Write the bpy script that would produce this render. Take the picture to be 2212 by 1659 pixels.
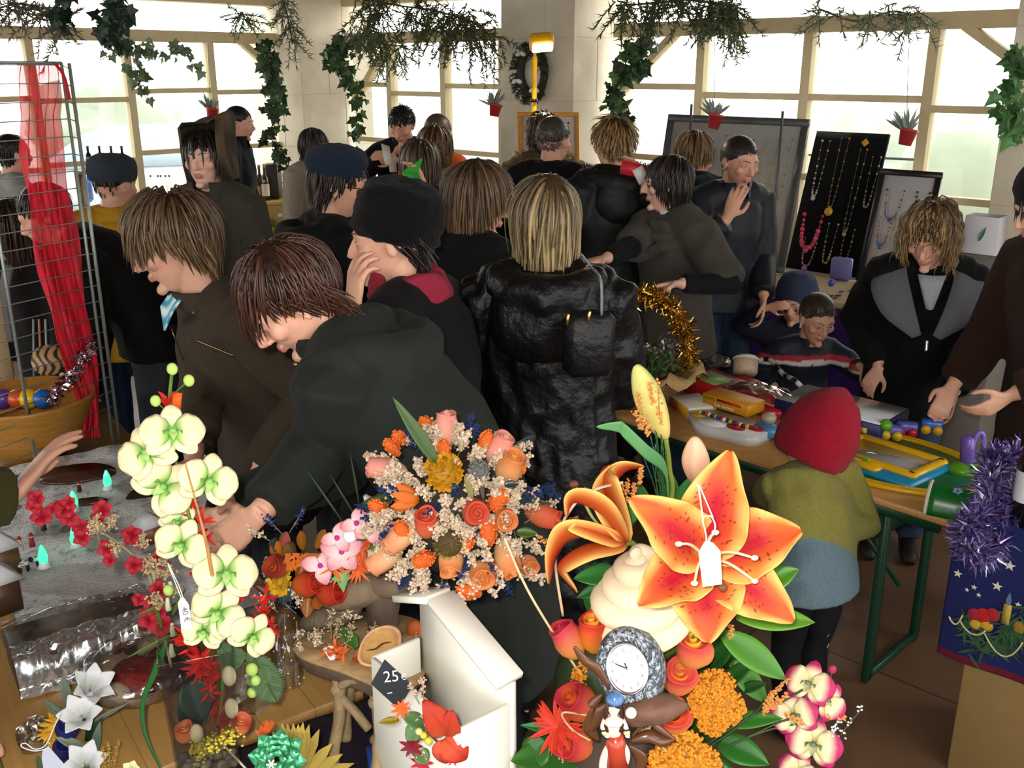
import bpy, math, random
import numpy as np
from mathutils import Vector, Matrix
for o in list(bpy.data.objects): bpy.data.objects.remove(o, do_unlink=True)
SC = bpy.context.scene
COL = SC.collection
W_PX, H_PX, F_PX = 2212, 1659, 2100.0
PITCH = math.radians(18.0)
CAMZ = 2.0
# ---------------------------------------------------------------- camera
cam_d = bpy.data.cameras.new('camera'); cam = bpy.data.objects.new('camera', cam_d); COL.objects.link(cam)
cam.location = (0, 0, CAMZ); cam.rotation_euler = (math.radians(90) - PITCH, 0, 0)
cam_d.sensor_width = 36.0; cam_d.lens = 36.0 * F_PX / W_PX; cam_d.clip_start = 0.02
SC.camera = cam
# ---------------------------------------------------------------- view
vs = SC.view_settings
vs.view_transform = 'Standard'; vs.look = 'None'; vs.gamma = 1.0; vs.exposure = 0.0; vs.use_curve_mapping = False
# ---------------------------------------------------------------- overcast sky
wd = bpy.data.worlds.new('overcast'); SC.world = wd; wd.use_nodes = True
_n = wd.node_tree.nodes; _b = _n['Background']
_tc = _n.new('ShaderNodeTexCoord'); _sx = _n.new('ShaderNodeSeparateXYZ'); _cr = _n.new('ShaderNodeValToRGB')
wd.node_tree.links.new(_tc.outputs['Generated'], _sx.inputs[0]); wd.node_tree.links.new(_sx.outputs['Z'], _cr.inputs[0])
_cr.color_ramp.elements[0].color = (0.95, 0.96, 0.93, 1); _cr.color_ramp.elements[1].color = (1, 1, 1, 1)
wd.node_tree.links.new(_cr.outputs[0], _b.inputs[0]); _b.inputs[1].default_value = 5.5
# ---------------------------------------------------------------- the flash beside the lens
def _lamp(name, kind, loc, energy, color, size):
    l = bpy.data.lights.new(name, kind); l.energy = energy; l.color = color
    if kind == 'POINT': l.shadow_soft_size = size
    o = bpy.data.objects.new(name, l); o.location = loc; COL.objects.link(o); return o
_lamp('camera_flash', 'POINT', (-0.05, -0.02, CAMZ + 0.07), 105.0, (1.0, 0.965, 0.91), 0.02)
# ---------------------------------------------------------------- pixels to points (2212 x 1659 frame)
CP, SP = math.cos(PITCH), math.sin(PITCH)
def ray(px, py):
    a = (px - W_PX / 2) / F_PX; b = -(py - H_PX / 2) / F_PX
    return np.array([a, CP + b * SP, -SP + b * CP])
def P(px, py, Y):
    d = ray(px, py); return np.array([0, 0, CAMZ]) + d * (Y / d[1])
def PZ(px, py, z):
    d = ray(px, py); return np.array([0, 0, CAMZ]) + d * ((z - CAMZ) / d[2])
def mpp(p):
    """metres per pixel at a point"""
    return ((p[1]) * CP - (p[2] - CAMZ) * SP) / F_PX
def A(*v): return np.array(v, float)
def nrm(v):
    v = np.asarray(v, float); return v / (np.linalg.norm(v) + 1e-12)
def lerp(a, b, t): return np.asarray(a, float) * (1 - t) + np.asarray(b, float) * t
def rotz(a): c, s = math.cos(a), math.sin(a); return np.array([[c, -s, 0], [s, c, 0], [0, 0, 1.0]])
def rotx(a): c, s = math.cos(a), math.sin(a); return np.array([[1.0, 0, 0], [0, c, -s], [0, s, c]])
def roty(a): c, s = math.cos(a), math.sin(a); return np.array([[c, 0, s], [0, 1.0, 0], [-s, 0, c]])
def frame(d, up=(0, 0, 1)):
    """3x3 with columns side, up', d (d is the local z)"""
    d = nrm(d); up = np.asarray(up, float)
    if abs(np.dot(d, nrm(up))) > 0.97: up = A(0, 1, 0.3) if abs(d[1]) < 0.9 else A(1, 0, 0)
    s = nrm(np.cross(up, d)); u = np.cross(d, s)
    return np.stack([s, u, d], 1)
def srgb(h):
    if isinstance(h, str):
        h = h.lstrip('#'); c = [int(h[i:i + 2], 16) / 255 for i in (0, 2, 4)]
    else: c = [x / 255 for x in h]
    return np.array([x / 12.92 if x <= 0.04045 else ((x + 0.055) / 1.055) ** 2.4 for x in c])
def _h(ix, iy, iz, seed):
    n = (ix * 374761393 + iy * 668265263 + iz * 2147483647 + seed * 1274126177) & 0xffffffff
    n = ((n ^ (n >> 13)) * 1274126177) & 0xffffffff
    return ((n ^ (n >> 16)) & 0xffff) / 65535.0
def vnoise(p, seed=0):
    """value noise in -1..1 at points p (N,3)"""
    p = np.asarray(p, float); i = np.floor(p).astype(np.int64); f = p - i; f = f * f * (3 - 2 * f); r = 0
    for dx in (0, 1):
        for dy in (0, 1):
            for dz in (0, 1):
                w = (f[:, 0] if dx else 1 - f[:, 0]) * (f[:, 1] if dy else 1 - f[:, 1]) * (f[:, 2] if dz else 1 - f[:, 2])
                r = r + w * _h(i[:, 0] + dx, i[:, 1] + dy, i[:, 2] + dz, seed)
    return r * 2 - 1
# ---------------------------------------------------------------- materials
MATS = {}
def mat(name, color=None, rough=0.6, metal=0.0, spec=0.5, noise=0.0, nscale=30.0, bump=0.0, bscale=200.0, alpha=1.0, trans=0.0, emit=0.0, sheen=0.0, sss=0.0, coat=0.0, stretch=None, ecol=None):
    """principled material; color None reads the mesh colour attribute"""
    if name in MATS: return MATS[name]
    m = bpy.data.materials.new(name); m.use_nodes = True; nt = m.node_tree; N, L = nt.nodes, nt.links
    b = N['Principled BSDF']
    if color is None:
        a = N.new('ShaderNodeAttribute'); a.attribute_name = 'Col'; src = a.outputs['Color']
    else:
        a = N.new('ShaderNodeRGB'); a.outputs[0].default_value = (*color, 1); src = a.outputs[0]
    tc = N.new('ShaderNodeTexCoord'); vec = tc.outputs['Object']
    if stretch:
        mp = N.new('ShaderNodeMapping'); mp.inputs['Scale'].default_value = stretch; L.new(vec, mp.inputs[0]); vec = mp.outputs[0]
    if noise:
        t = N.new('ShaderNodeTexNoise'); t.inputs['Scale'].default_value = nscale; t.inputs['Detail'].default_value = 5
        L.new(vec, t.inputs['Vector'])
        mr = N.new('ShaderNodeMapRange'); mr.inputs['From Min'].default_value = 0.25; mr.inputs['From Max'].default_value = 0.75
        mr.inputs['To Min'].default_value = 1 - noise; mr.inputs['To Max'].default_value = 1 + noise; L.new(t.outputs['Fac'], mr.inputs['Value'])
        mx = N.new('ShaderNodeVectorMath'); mx.operation = 'SCALE'; L.new(src, mx.inputs[0]); L.new(mr.outputs[0], mx.inputs['Scale']); src = mx.outputs[0]
    L.new(src, b.inputs['Base Color'])
    b.inputs['Roughness'].default_value = rough; b.inputs['Metallic'].default_value = metal; b.inputs['Specular IOR Level'].default_value = spec
    if bump:
        t = N.new('ShaderNodeTexNoise'); t.inputs['Scale'].default_value = bscale; t.inputs['Detail'].default_value = 4; L.new(vec, t.inputs['Vector'])
        bp = N.new('ShaderNodeBump'); bp.inputs['Strength'].default_value = bump; bp.inputs['Distance'].default_value = 0.01
        L.new(t.outputs['Fac'], bp.inputs['Height']); L.new(bp.outputs[0], b.inputs['Normal'])
    if alpha < 1: b.inputs['Alpha'].default_value = alpha
    if trans: b.inputs['Transmission Weight'].default_value = trans; b.inputs['IOR'].default_value = 1.3
    if emit: L.new(src, b.inputs['Emission Color']); b.inputs['Emission Strength'].default_value = emit
    if sheen: b.inputs['Sheen Weight'].default_value = sheen
    if sss: b.inputs['Subsurface Weight'].default_value = sss; b.inputs['Subsurface Radius'].default_value = (0.02, 0.008, 0.004); b.inputs['Subsurface Scale'].default_value = 0.5
    if coat: b.inputs['Coat Weight'].default_value = coat; b.inputs['Coat Roughness'].default_value = 0.08
    MATS[name] = m; return m
def thin_glass(name, tint=(1, 1, 1), gloss=0.08, rough=0.03):
    """clear film or pane: mostly see-through with a reflection on top"""
    if name in MATS: return MATS[name]
    m = bpy.data.materials.new(name); m.use_nodes = True; nt = m.node_tree; N, L = nt.nodes, nt.links; N.clear()
    o = N.new('ShaderNodeOutputMaterial'); t = N.new('ShaderNodeBsdfTransparent'); g = N.new('ShaderNodeBsdfGlossy'); mx = N.new('ShaderNodeMixShader')
    t.inputs[0].default_value = (*tint, 1); g.inputs['Roughness'].default_value = rough
    lw = N.new('ShaderNodeLayerWeight'); lw.inputs[0].default_value = 0.35
    ma = N.new('ShaderNodeMath'); ma.operation = 'MULTIPLY_ADD'; ma.inputs[1].default_value = 0.5; ma.inputs[2].default_value = gloss
    L.new(lw.outputs['Fresnel'], ma.inputs[0]); L.new(ma.outputs[0], mx.inputs[0]); L.new(t.outputs[0], mx.inputs[1]); L.new(g.outputs[0], mx.inputs[2]); L.new(mx.outputs[0], o.inputs[0])
    MATS[name] = m; return m
def leafy(name, rough=0.45, tl=0.25, spec=0.4):
    """petals and leaves: colour attribute, a little light through"""
    if name in MATS: return MATS[name]
    m = bpy.data.materials.new(name); m.use_nodes = True; nt = m.node_tree; N, L = nt.nodes, nt.links
    b = N['Principled BSDF']; o = N['Material Output']; a = N.new('ShaderNodeAttribute'); a.attribute_name = 'Col'
    t = N.new('ShaderNodeBsdfTranslucent'); mx = N.new('ShaderNodeMixShader'); mx.inputs[0].default_value = tl
    b.inputs['Roughness'].default_value = rough; b.inputs['Specular IOR Level'].default_value = spec
    L.new(a.outputs['Color'], b.inputs['Base Color']); L.new(a.outputs['Color'], t.inputs[0])
    L.new(b.outputs[0], mx.inputs[1]); L.new(t.outputs[0], mx.inputs[2]); L.new(mx.outputs[0], o.inputs[0])
    MATS[name] = m; return m
# ---------------------------------------------------------------- things, parts
def empty(name, loc):
    o = bpy.data.objects.new(name, None); o.empty_display_size = 0.05; COL.objects.link(o); o.location = [float(x) for x in loc]; return o
def tag(o, label=None, cat=None, group=None, kind=None):
    if label: o['label'] = label
    if cat: o['category'] = cat
    if group: o['group'] = group
    if kind: o['kind'] = kind
    return o
def thing(name, label, cat, loc, group=None): return tag(empty(name, loc), label, cat, group)
def wloc(o):
    v = np.zeros(3)
    while o is not None: v = v + np.array(o.location); o = o.parent
    return v
class MB:
    """collects shapes, then links them as ONE mesh object"""
    def __init__(s): s.v, s.f, s.c, s.n, s.u = [], [], [], 0, []
    def add(s, v, f, c=(0.8, 0.8, 0.8)):
        v = np.asarray(v, float).reshape(-1, 3); c = np.asarray(c, float)
        if c.ndim == 1: c = np.tile(c[:3], (len(v), 1))
        s.v.append(v); s.c.append(c[:, :3]); n = s.n
        s.f.extend([[i + n for i in q] for q in f]); s.n += len(v); return s
    def grid(s, pts, c=(0.8, 0.8, 0.8), closeu=False, closev=False):
        """pts (nu,nv,3)"""
        pts = np.asarray(pts, float); nu, nv = pts.shape[:2]; f = []
        for i in range(nu if closeu else nu - 1):
            for j in range(nv if closev else nv - 1):
                a, b = i, (i + 1) % nu; e, g = j, (j + 1) % nv
                f.append((a * nv + e, b * nv + e, b * nv + g, a * nv + g))
        c = np.asarray(c, float)
        return s.add(pts.reshape(-1, 3), f, c.reshape(-1, 3) if c.ndim > 1 else c)
    def box(s, c, size, R=None, col=(0.8, 0.8, 0.8), bev=0.0):
        R = np.eye(3) if R is None else R; h = np.asarray(size, float) / 2
        if bev <= 0:
            v = np.array([[x, y, z] for x in (-1, 1) for y in (-1, 1) for z in (-1, 1)]) * h
            return s.add(v @ R.T + np.asarray(c, float), [(0, 1, 3, 2), (4, 6, 7, 5), (0, 4, 5, 1), (2, 3, 7, 6), (0, 2, 6, 4), (1, 5, 7, 3)], col)
        b = min(bev, *(h * 0.9)); v = []; idx = {}
        for x in (-1, 1):
            for y in (-1, 1):
                for z in (-1, 1):
                    for k in range(3):
                        p = A(x, y, z) * h; 
                        for j in range(3):
                            if j != k: p[j] -= (x, y, z)[j] * b
                        idx[(x, y, z, k)] = len(v); v.append(p)
        f = []
        for k in range(3):
            i, j = [q for q in range(3) if q != k]
            for sg in (-1, 1):
                q = []
                for a, e in ((-1, -1), (1, -1), (1, 1), (-1, 1)):
                    t = [0, 0, 0]; t[k] = sg; t[i] = a; t[j] = e; q.append(idx[(*t, k)])
                f.append(q if (sg > 0) == (k != 1) else q[::-1])
            for a in (-1, 1):
                for e in (-1, 1):
                    t0 = [0, 0, 0]; t0[i] = a; t0[j] = e; t0[k] = -1; t1 = list(t0); t1[k] = 1
                    q = [idx[(*t0, i)], idx[(*t0, j)], idx[(*t1, j)], idx[(*t1, i)]]
                    f.append(q if (a * e > 0) == (k != 1) else q[::-1])
        for x in (-1, 1):
            for y in (-1, 1):
                for z in (-1, 1):
                    q = [idx[(x, y, z, k)] for k in range(3)]; f.append(q if x * y * z > 0 else q[::-1])
        return s.add(np.array(v) @ R.T + np.asarray(c, float), f, col)
    def tube(s, pts, r, n=8, col=(0.8, 0.8, 0.8), caps=True, flat=None, side=None):
        """tube along pts; r scalar or list; flat scales the second axis; side fixes the first axis"""
        pts = np.asarray(pts, float); k = len(pts); r = np.broadcast_to(np.asarray(r, float), (k,)) if np.ndim(r) < 2 else np.asarray(r, float)
        t = np.gradient(pts, axis=0) if k > 1 else np.array([[0, 0, 1.0]])
        t /= np.linalg.norm(t, axis=1)[:, None] + 1e-12
        if side is None:
            u = frame(t[0])[:, 0]
        else: u = np.asarray(side, float)
        ang = np.linspace(0, 2 * np.pi, n, endpoint=False); V = []
        for i in range(k):
            u = nrm(u - t[i] * np.dot(u, t[i])); w = np.cross(t[i], u)
            ra, rb = (r[i], r[i] * (flat if flat else 1)) if np.ndim(r) < 2 else r[i]
            V.append(pts[i] + np.outer(np.cos(ang) * ra, u) + np.outer(np.sin(ang) * rb, w))
        V = np.array(V); c = np.asarray(col, float)
        if c.ndim > 1: c = np.repeat(c, n, axis=0)
        f = [(i * n + j, i * n + (j + 1) % n, (i + 1) * n + (j + 1) % n, (i + 1) * n + j) for i in range(k - 1) for j in range(n)]
        if caps: f += [list(range(n))[::-1], [(k - 1) * n + j for j in range(n)]]
        return s.add(V.reshape(-1, 3), f, c)
    def ball(s, c, r, R=None, col=(0.8, 0.8, 0.8), nu=12, nv=8):
        r = np.broadcast_to(np.asarray(r, float), (3,)); v = [[0, 0, 1.0]]
        for i in range(1, nv):
            a = math.pi * i / nv
            for j in range(nu):
                b = 2 * math.pi * j / nu; v.append([math.sin(a) * math.cos(b), math.sin(a) * math.sin(b), math.cos(a)])
        v.append([0, 0, -1.0]); v = np.array(v) * r
        if R is not None: v = v @ np.asarray(R).T
        f = [(0, 1 + j, 1 + (j + 1) % nu) for j in range(nu)]
        for i in range(nv - 2):
            o = 1 + i * nu; f += [(o + j, o + nu + j, o + nu + (j + 1) % nu, o + (j + 1) % nu) for j in range(nu)]
        o = 1 + (nv - 2) * nu; f += [(o + (j + 1) % nu, o + j, len(v) - 1) for j in range(nu)]
        return s.add(v + np.asarray(c, float), f, col)
    def octa(s, c, r, col, R=None):
        v = np.array([[1, 0, 0], [-1, 0, 0], [0, 1, 0], [0, -1, 0], [0, 0, 1], [0, 0, -1.0]]) * r
        if R is not None: v = v @ np.asarray(R).T
        return s.add(v + np.asarray(c, float), [(0, 2, 4), (2, 1, 4), (1, 3, 4), (3, 0, 4), (2, 0, 5), (1, 2, 5), (3, 1, 5), (0, 3, 5)], col)
    def lathe(s, prof, c=(0, 0, 0), R=None, n=24, col=(0.8, 0.8, 0.8), sx=1.0, sy=1.0):
        """prof list of (radius, z)"""
        prof = np.asarray(prof, float); a = np.linspace(0, 2 * np.pi, n, endpoint=False)
        V = np.stack([np.outer(prof[:, 0], np.cos(a)) * sx, np.outer(prof[:, 0], np.sin(a)) * sy, np.repeat(prof[:, 1][:, None], n, 1)], 2)
        V = V.reshape(-1, 3)
        if R is not None: V = V @ np.asarray(R).T
        k = len(prof); f = [(i * n + j, i * n + (j + 1) % n, (i + 1) * n + (j + 1) % n, (i + 1) * n + j) for i in range(k - 1) for j in range(n)]
        cc = np.asarray(col, float)
        if cc.ndim > 1: cc = np.repeat(cc, n, axis=0)
        return s.add(V + np.asarray(c, float), f, cc)
    def prism(s, poly, o, ex, ey, h, col=(0.8, 0.8, 0.8)):
        """extrude a 2D polygon (in axes ex, ey from o) by vector h"""
        o, ex, ey, h = [np.asarray(q, float) for q in (o, ex, ey, h)]; n = len(poly)
        b = np.array([o + ex * x + ey * y for x, y in poly]); V = np.vstack([b, b + h])
        f = [list(range(n))[::-1], list(range(n, 2 * n))] + [(i, (i + 1) % n, n + (i + 1) % n, n + i) for i in range(n)]
        return s.add(V, f, col)
    def mesh(s, name, org=(0, 0, 0), smooth=True):
        me = bpy.data.meshes.new(name); v = np.vstack(s.v) - np.asarray(org, float)
        me.from_pydata(v.tolist(), [], s.f)
        at = me.attributes.new('Col', 'FLOAT_COLOR', 'POINT'); c = np.vstack(s.c)
        at.data.foreach_set('color', np.hstack([c, np.ones((len(c), 1))]).astype(np.float32).ravel())
        if smooth: me.polygons.foreach_set('use_smooth', [True] * len(me.polygons))
        me.update(); return me
    def build(s, name, m, parent=None, loc=None, smooth=True, auto=None, solid=0.0, sub=0):
        """link as one object; vertices given in the world"""
        if loc is None: loc = (0, 0, 0) if parent is None else wloc(parent)
        me = s.mesh(name, loc, smooth); o = bpy.data.objects.new(name, me); COL.objects.link(o)
        if parent is not None: o.parent = parent
        else: o.location = [float(x) for x in loc]
        me.materials.append(m)
        if auto is not None:
            me.update(); 
            try: me.set_sharp_from_angle(angle=math.radians(auto))
            except Exception: pass
        if solid: q = o.modifiers.new('thick', 'SOLIDIFY'); q.thickness = solid; q.offset = 0
        if sub: q = o.modifiers.new('sub', 'SUBSURF'); q.levels = sub; q.render_levels = sub
        return o
def struct(name, mb, m, smooth=False):
    o = mb.build(name, m, smooth=smooth); o['kind'] = 'structure'; return o
def tagb(mb, name, m, label, cat, group=None, loc=None, kind=None, **k):
    """one-mesh thing"""
    if loc is None: v = np.vstack(mb.v); loc = ((v[:, 0].min() + v[:, 0].max()) / 2, (v[:, 1].min() + v[:, 1].max()) / 2, v[:, 2].min())
    return tag(mb.build(name, m, None, loc, **k), label, cat, group, kind)
def remesh(mb, voxel, smooth=3, it=0.5):
    """union of the closed shapes in mb as one continuous surface: returns verts, faces"""
    me = mb.mesh('tmp'); o = bpy.data.objects.new('tmp', me); COL.objects.link(o)
    r = o.modifiers.new('r', 'REMESH'); r.mode = 'VOXEL'; r.voxel_size = voxel
    if smooth: q = o.modifiers.new('s', 'SMOOTH'); q.factor = it; q.iterations = smooth
    dg = bpy.context.evaluated_depsgraph_get(); ev = o.evaluated_get(dg); m2 = bpy.data.meshes.new_from_object(ev)
    n = len(m2.vertices); v = np.empty(n * 3, np.float32); m2.vertices.foreach_get('co', v); v = v.reshape(-1, 3).astype(float)
    nn = np.empty(n * 3, np.float32); m2.vertices.foreach_get('normal', nn); nn = nn.reshape(-1, 3).astype(float)
    f = [tuple(p.vertices) for p in m2.polygons]
    bpy.data.objects.remove(o); bpy.data.meshes.remove(me); bpy.data.meshes.remove(m2)
    return v, nn, f
def bez(p0, p1, p2, n=10):
    t = np.linspace(0, 1, n)[:, None]; p0, p1, p2 = [np.asarray(q, float) for q in (p0, p1, p2)]
    return p0 * (1 - t) ** 2 + 2 * p1 * t * (1 - t) + p2 * t * t
def spline(pts, n=8):
    """smooth curve through points"""
    p = np.asarray(pts, float); p = np.vstack([2 * p[0] - p[1], p, 2 * p[-1] - p[-2]]); out = []
    for i in range(1, len(p) - 2):
        t = np.linspace(0, 1, n, endpoint=False)[:, None]; a, b, c, d = p[i - 1], p[i], p[i + 1], p[i + 2]
        out.append(0.5 * (2 * b + (c - a) * t + (2 * a - 5 * b + 4 * c - d) * t ** 2 + (3 * b - a - 3 * c + d) * t ** 3))
    return np.vstack(out + [p[-2:-1]])
RN = random.Random(7); NR = np.random.default_rng(7)
def text_mb(mb, s, o, ex, ey, size, col, th=0.0006, bold=0.0):
    """lettering laid in the axes ex, ey from o, as mesh"""
    c = bpy.data.curves.new('t', 'FONT'); c.body = s; c.size = 1.0; c.offset = bold; c.resolution_u = 3
    ob = bpy.data.objects.new('t', c); COL.objects.link(ob); dg = bpy.context.evaluated_depsgraph_get()
    m2 = bpy.data.meshes.new_from_object(ob.evaluated_get(dg)); v = np.array([q.co[:] for q in m2.vertices]); f = [tuple(p.vertices) for p in m2.polygons]
    bpy.data.objects.remove(ob); bpy.data.curves.remove(c); bpy.data.meshes.remove(m2)
    if len(v) == 0: return mb
    ez = nrm(np.cross(ex, ey)); V = np.asarray(o, float) + np.outer(v[:, 0] * size, ex) + np.outer(v[:, 1] * size, ey) + ez * th
    return mb.add(V, f, col)
# ================================================================ the market hall: two glazed walls meeting at a stone pillar
WD = A(math.cos(math.radians(-43)), math.sin(math.radians(-43)), 0)     # along the right wall
WN = A(WD[1], -WD[0], 0); WN = WN if WN[1] < 0 else -WN                  # into the room
LD = A(-WD[1], WD[0], 0) * -1                                            # along the left wall, towards the viewer
CORNER = A(-1.8, 9.65, 0)
M_TIMBER = mat('cream_timber', srgb('#cdbb93'), 0.65, noise=0.12, nscale=6, bump=0.15, bscale=60, stretch=(1, 1, 0.15))
M_STONE = None
def stone():
    m = bpy.data.materials.new('limestone_blocks'); m.use_nodes = True; N, L = m.node_tree.nodes, m.node_tree.links; b = N['Principled BSDF']
    tc = N.new('ShaderNodeTexCoord'); t = N.new('ShaderNodeTexNoise'); t.inputs['Scale'].default_value = 3; t.inputs['Detail'].default_value = 6
    L.new(tc.outputs['Object'], t.inputs['Vector']); r = N.new('ShaderNodeValToRGB'); L.new(t.outputs['Fac'], r.inputs[0])
    r.color_ramp.elements[0].position = .3; r.color_ramp.elements[0].color = (*srgb('#bdb29e'), 1); r.color_ramp.elements[1].position = .7; r.color_ramp.elements[1].color = (*srgb('#d9cfba'), 1)
    L.new(r.outputs[0], b.inputs['Base Color']); b.inputs['Roughness'].default_value = 0.85
    t2 = N.new('ShaderNodeTexNoise'); t2.inputs['Scale'].default_value = 60; L.new(tc.outputs['Object'], t2.inputs['Vector'])
    bp = N.new('ShaderNodeBump'); bp.inputs['Strength'].default_value = .25; bp.inputs['Distance'].default_value = .01; L.new(t2.outputs['Fac'], bp.inputs['Height']); L.new(bp.outputs[0], b.inputs['Normal'])
    return m
M_STONE = stone()
def floor_mat():
    m = bpy.data.materials.new('floor_tiles_brown'); m.use_nodes = True; N, L = m.node_tree.nodes, m.node_tree.links; b = N['Principled BSDF']
    tc = N.new('ShaderNodeTexCoord'); mp = N.new('ShaderNodeMapping'); mp.inputs['Rotation'].default_value = (0, 0, math.radians(43)); L.new(tc.outputs['Object'], mp.inputs[0])
    br = N.new('ShaderNodeTexBrick'); br.offset = 0; br.inputs['Scale'].default_value = 1.0; br.inputs['Brick Width'].default_value = 1.5; br.inputs['Row Height'].default_value = 1.5; br.inputs['Mortar Size'].default_value = .004
    br.inputs['Color1'].default_value = (*srgb('#6e5139'), 1); br.inputs['Color2'].default_value = (*srgb('#654a33'), 1); br.inputs['Mortar'].default_value = (*srgb('#3a2a1e'), 1)
    L.new(mp.outputs[0], br.inputs['Vector'])
    t = N.new('ShaderNodeTexNoise'); t.inputs['Scale'].default_value = 2.2; t.inputs['Detail'].default_value = 8; L.new(tc.outputs['Object'], t.inputs['Vector'])
    mr = N.new('ShaderNodeMapRange'); mr.inputs['To Min'].default_value = .7; mr.inputs['To Max'].default_value = 1.25; L.new(t.outputs['Fac'], mr.inputs['Value'])
    mx = N.new('ShaderNodeVectorMath'); mx.operation = 'SCALE'; L.new(br.outputs['Color'], mx.inputs[0]); L.new(mr.outputs[0], mx.inputs['Scale']); L.new(mx.outputs[0], b.inputs['Base Color'])
    mr2 = N.new('ShaderNodeMapRange'); mr2.inputs['To Min'].default_value = .32; mr2.inputs['To Max'].default_value = .55; L.new(t.outputs['Fac'], mr2.inputs['Value']); L.new(mr2.outputs[0], b.inputs['Roughness'])
    return m
_fl = [CORNER, CORNER + WD * 9.5, CORNER + WD * 9.5 + LD * 9.5, CORNER + LD * 9.5]
struct('floor', MB().prism([(q[0], q[1]) for q in _fl], (0, 0, -.1), (1, 0, 0), (0, 1, 0), (0, 0, .1)), floor_mat())
M_PAV = mat('wet_paving', srgb('#a9a79c'), 0.6, noise=.2, nscale=1.5)
struct('ground_outside', MB().box((0, 25, -0.14), (90, 80, 0.1)), M_PAV)
def wallbox(d, o, t0, t1, z0, z1, off=0.0, th=0.09):
    """box along wall direction d from o; off moves it into the room"""
    nn = A(-d[1], d[0], 0); nn = nn if nn[1] < 0 else -nn
    c = o + d * (t0 + t1) / 2 + nn * off; c = A(c[0], c[1], (z0 + z1) / 2)
    return c, (abs(t1 - t0), th, z1 - z0), np.stack([d, np.cross([0, 0, 1], d), [0, 0, 1]], 1)
M_PANE = thin_glass('window_pane', (0.97, 0.98, 0.97), 0.02)
BEAMZ, EAVE = 2.25, 2.52
def glazed(name, pane, d, o, t0, t1, posts, rails, braces=()):
    g = MB()
    g.box(*wallbox(d, o, t0, t1, BEAMZ - .045, BEAMZ + .045, 0.0, .12)[:1] + wallbox(d, o, t0, t1, BEAMZ - .045, BEAMZ + .045, 0, .12)[1:])
    g.box(*wallbox(d, o, t0, t1, EAVE, EAVE + .16, 0, .16))
    g.box(*wallbox(d, o, t0, t1, .80, .88, 0, .12))
    for t in posts: g.box(*wallbox(d, o, t - .03, t + .03, .88, BEAMZ - .045, 0, .08))
    for t in posts[::2]: g.box(*wallbox(d, o, t - .03, t + .03, BEAMZ + .045, EAVE, 0, .08)) if False else None
    for (a, b, z) in rails: g.box(*wallbox(d, o, a, b, z - .02, z + .02, 0, .06))
    for (ta, za, tb, zb) in braces:
        pa, pb = o + d * ta + A(0, 0, za), o + d * tb + A(0, 0, zb); c = (pa + pb) / 2; q = pb - pa
        nn = np.cross(q, np.cross(d, A(0, 0, 1))); ex = nrm(q); ez = nrm(np.cross(d, A(0, 0, 1))); ey = np.cross(ez, ex)
        g.box(c, (np.linalg.norm(q), .05, .07), np.stack([ex, ey, ez], 1))
    f = struct(name, g, M_TIMBER)
    q = MB().box(*wallbox(d, o, t0, t1, .88, BEAMZ - .045, -.01, .006)); p = struct('window_pane', q, M_PANE); p.parent = f
    lw = MB().box(*wallbox(d, o, t0, t1, 0, .80, 0, .22)); struct(pane, lw, M_STONE)
def tl(d, px, z=1.5):
    """where a pixel column meets the wall line, as a distance from the corner"""
    u = (px - W_PX / 2) / F_PX * 0.968
    return (CORNER[0] - u * CORNER[1]) / (u * d[1] - d[0])
RP = [tl(WD, x) for x in (850, 965, 1090)]; RQ = [tl(WD, x) for x in (1511, 1736, 2000)]
tE = tl(WD, 2203); tM0, tM1 = tl(WD, 1125), tl(WD, 1330)
glazed('window_1', 'wall_back', WD, CORNER, .45, tM0, RP, [(.45, RP[0], 1.86), (RP[0], RP[1], 1.79), (RP[1], RP[2], 1.86), (RP[2], tM0, 1.78), (.45, RP[0], 1.38), (RP[1], tM0, 1.33)], [(.5, 1.72, 1.0, 2.2)])
glazed('window_2', 'wall_right', WD, CORNER, tM1, tE, RQ, [(tM1, RQ[0], 1.88), (RQ[0], RQ[1], 1.83), (RQ[1], RQ[2], 1.83), (RQ[2], tE, 1.78), (tM1, RQ[0], 1.40), (RQ[0], RQ[1], 1.38), (RQ[1], RQ[2], 1.35), (RQ[2], tE, 1.28)], [(tM1 + .02, 1.82, tM1 + .48, 2.22), (tE - .35, 2.22, tE - .02, 2.0)])
LQ = [tl(LD, x) for x in (465, 288, 83)]
glazed('window_3', 'wall_left', LD, CORNER, .5, 6.5, LQ + [LQ[2] + .9, LQ[2] + 1.8], [(.5, LQ[0], 1.80), (LQ[0], LQ[1], 1.82), (LQ[1], LQ[2], 1.76), (LQ[2], 6.5, 1.78), (.5, LQ[0], 1.33), (LQ[0], LQ[1], 1.33), (LQ[1], LQ[2], 1.28), (LQ[2], 6.5, 1.25)], [(.5, 1.95, .85, 2.22)])
def pillar(name, c, side, blocks=.46):
    g = MB(); R = np.stack([WD, np.cross([0, 0, 1], WD), [0, 0, 1]], 1); z = 0; k = 0
    while z < 3.2:
        h = blocks * (1 if k % 2 else .93)
        for (a, b) in (((-.5, .12), (.12, .5)) if k % 2 else ((-.5, -.16), (-.16, .5))):
            for (e, f) in (((-.5, .1), (.1, .5)) if k % 2 else ((-.5, -.12), (-.12, .5))):
                cc = c + R @ A((a + b) / 2 * side, (e + f) / 2 * side, z + h / 2)
                g.box(cc, ((b - a) * side - .004, (f - e) * side - .004, h - .004), R, bev=.003)
        z += h; k += 1
    g.box(c + A(0, 0, 1.6), (side - .012, side - .012, 3.2), R)
    struct(name, g, M_STONE)
pillar('pillar_back', CORNER + WN * .12, .80)
pillar('pillar_middle', CORNER + WD * (tM0 + tM1) / 2 + WN * .0, .70)
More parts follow.
